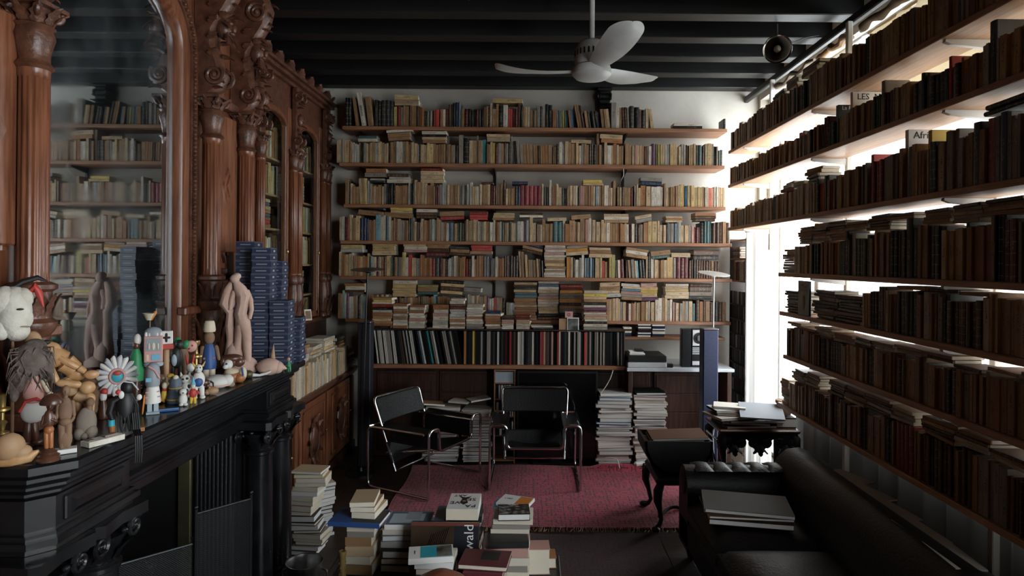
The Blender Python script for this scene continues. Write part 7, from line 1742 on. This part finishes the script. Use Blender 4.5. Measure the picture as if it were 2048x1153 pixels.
fig('tin_clown', 'tiny tin clown in red and yellow at the mantel edge', 'figurine', 386, 808, [('legs', P_('yellow', 0), [('c', -4, 0, -3, 14, 3, 4), ('c', 4, 0, 3, 14, 3, 4)]), ('coat', P_('red', 0), [('e', 0, 21, 8, 10, 6), ('c', -7, 26, -13, 16, 2.5, 2), ('c', 7, 26, 13, 18, 2.5, 2)]), ('face', P_('cream', 0), [('e', 0, 35, 5, 6, 5)]), ('cap', P_('skyblue', 0), [('l', 0, [(5.5, 38), (3, 46), (.4, 54)])])])
fig('wooden_colt', 'small dark wooden colt beside the white shell dish', 'figurine', 408, 790, [('legs', 'darkbrown', [('c', -9, 0, -8, 20, 2.2, 3, -3, -3), ('c', -6, 0, -6, 20, 2.2, 3, 4, 4), ('c', 7, 0, 7, 20, 2.2, 3, -3, -3), ('c', 10, 0, 9, 20, 2.2, 3, 4, 4)]), ('body', 'darkbrown', [('e', 0, 24, 13, 7, 7), ('c', -10, 26, -15, 42, 5, 4), ('e', -19, 43, 7, 4.5, 4)]), ('mane', 'ink', [('p', [(-6, 32, 0), (-10, 42, 0), (-14, 49, 0)], [2, 3, 1.5])]), ('tail', 'ink', [('p', [(12, 26, 0), (18, 22, 0), (19, 10, 0)], [2.5, 2, 1])])])
# --- pale terracotta nude
fig('terracotta_nude', 'pale pink terracotta statue of a draped nude bending her head', 'statue', 484, 750, [
  ('rock', 'clay', [('e', 2, 18, 30, 20, 22), ('e', -12, 40, 22, 30, 18, 6), ('e', 14, 12, 18, 12, 14, -4)]),
  ('body', 'clay', [('p', [(12, 22, -10), (10, 52, -12), (8, 84, -10), (2, 104, -6), (-4, 122, -4), (0, 140, -2), (2, 158, 0), (-6, 172, -2), (-14, 186, -2)], [7, 9, 11, 15, 13, 12, 16, 13, 7]), ('p', [(-10, 34, 0), (-8, 62, -2), (-2, 92, -4), (0, 108, -4)], [10, 10, 13, 15])]),
  ('head', 'clay', [('e', -16, 192, 10, 9, 10, -4), ('e', -12, 197, 9, 7, 10, 0)]),
  ('arm', 'clay', [('p', [(8, 168, 0), (16, 150, -4), (18, 130, -8), (14, 112, -12)], [6, 5.5, 5, 4]), ('p', [(-16, 168, 0), (-22, 150, 0), (-24, 130, -4)], [6, 5, 4])]),
  ('drapery', 'clay', [('p', [(-18, 190, 6), (-30, 168, 8), (-36, 142, 8), (-24, 124, 6), (-26, 100, 6), (-22, 70, 8), (-24, 40, 8)], [6, 10, 12, 9, 9, 10, 12]), ('e', -26, 150, 14, 20, 6, 6)])])
fig('clay_frog', 'small olive clay frog at the foot of the statue', 'figurine', 497, 756, [('body', 'olivebrass', [('e', 0, 7, 10, 8, 9), ('e', -6, 12, 5, 5, 5)]), ('tail', 'paperwhite', [('p', [(8, 5, 0), (22, 3, 2), (36, 6, 2), (46, 10, 2)], [4, 3, 3, 2])])])
fig('pink_shell', 'large pinkish shell lying behind the clay frog', 'shell', 538, 750, [('shell', 'clay', [('e', 0, 16, 26, 17, 18), ('e', 16, 14, 14, 13, 14), ('c', 24, 14, 36, 10, 8, 2)])])
fig('wooden_sail', 'small brown wooden sailing boat before the cigar boxes', 'toy boat', 547, 742, [('hull', 'darkbrown', [('e', 0, 5, 14, 5, 6)]), ('sail', 'tanwood', [('p', [(0, 6, 0), (-2, 22, 0), (-1, 40, 0), (0, 52, 0)], [7, 6, 3, .5])])])
fig('tin_bell', 'little grey metal bell left of the toy sail', 'bell', 533, 742, [('bell', 'steel', [('l', 0, [(11, 0), (10, 4), (6, 14), (3, 20), (1, 24)])])])
fig('green_bottle', 'tiny green glass bottle at the far mantel edge', 'bottle', 577, 744, [('glass', P_('green', 0), [('l', 0, [(5, 0), (5.5, 3), (5, 14), (2.5, 18), (2.5, 22)])]), ('stopper', P_('pink', 0), [('e', 0, 25, 3.5, 4)])])
fig('black_beetle', 'black tangled wire beetle near the green bottle', 'figurine', 562, 746, [('body', P_('black', 0), [('e', 0, 8, 12, 7, 8), ('e', 8, 14, 5, 4, 4)]), ('legs', P_('black', 0), [('p', [(-10, 8, -4), (-15, 12, -8), (-17, 0, -10)], 1), ('p', [(2, 8, -6), (4, 12, -12), (6, 0, -14)], 1), ('p', [(10, 8, -4), (16, 12, -6), (18, 0, -8)], 1)])])
fc = thing('framed_card', 'small pale framed card leaning on the bookcase ledge', 'card', (-1.99, 5.6, 1.337)); 
Mf = Matrix.Translation((-1.985, 5.62, 1.3365)) @ Matrix.Rotation(.9, 4, 'Z') @ Matrix.Rotation(-.2, 4, 'X')
MB().cbox(-.035, .035, 0, .004, 0, .10, .001, Mf).build('card', K['page'], fc); MB().cbox(-.026, .026, -.001, 0, .014, .086, .0004, Mf).build('picture', K['claybrown'], fc)
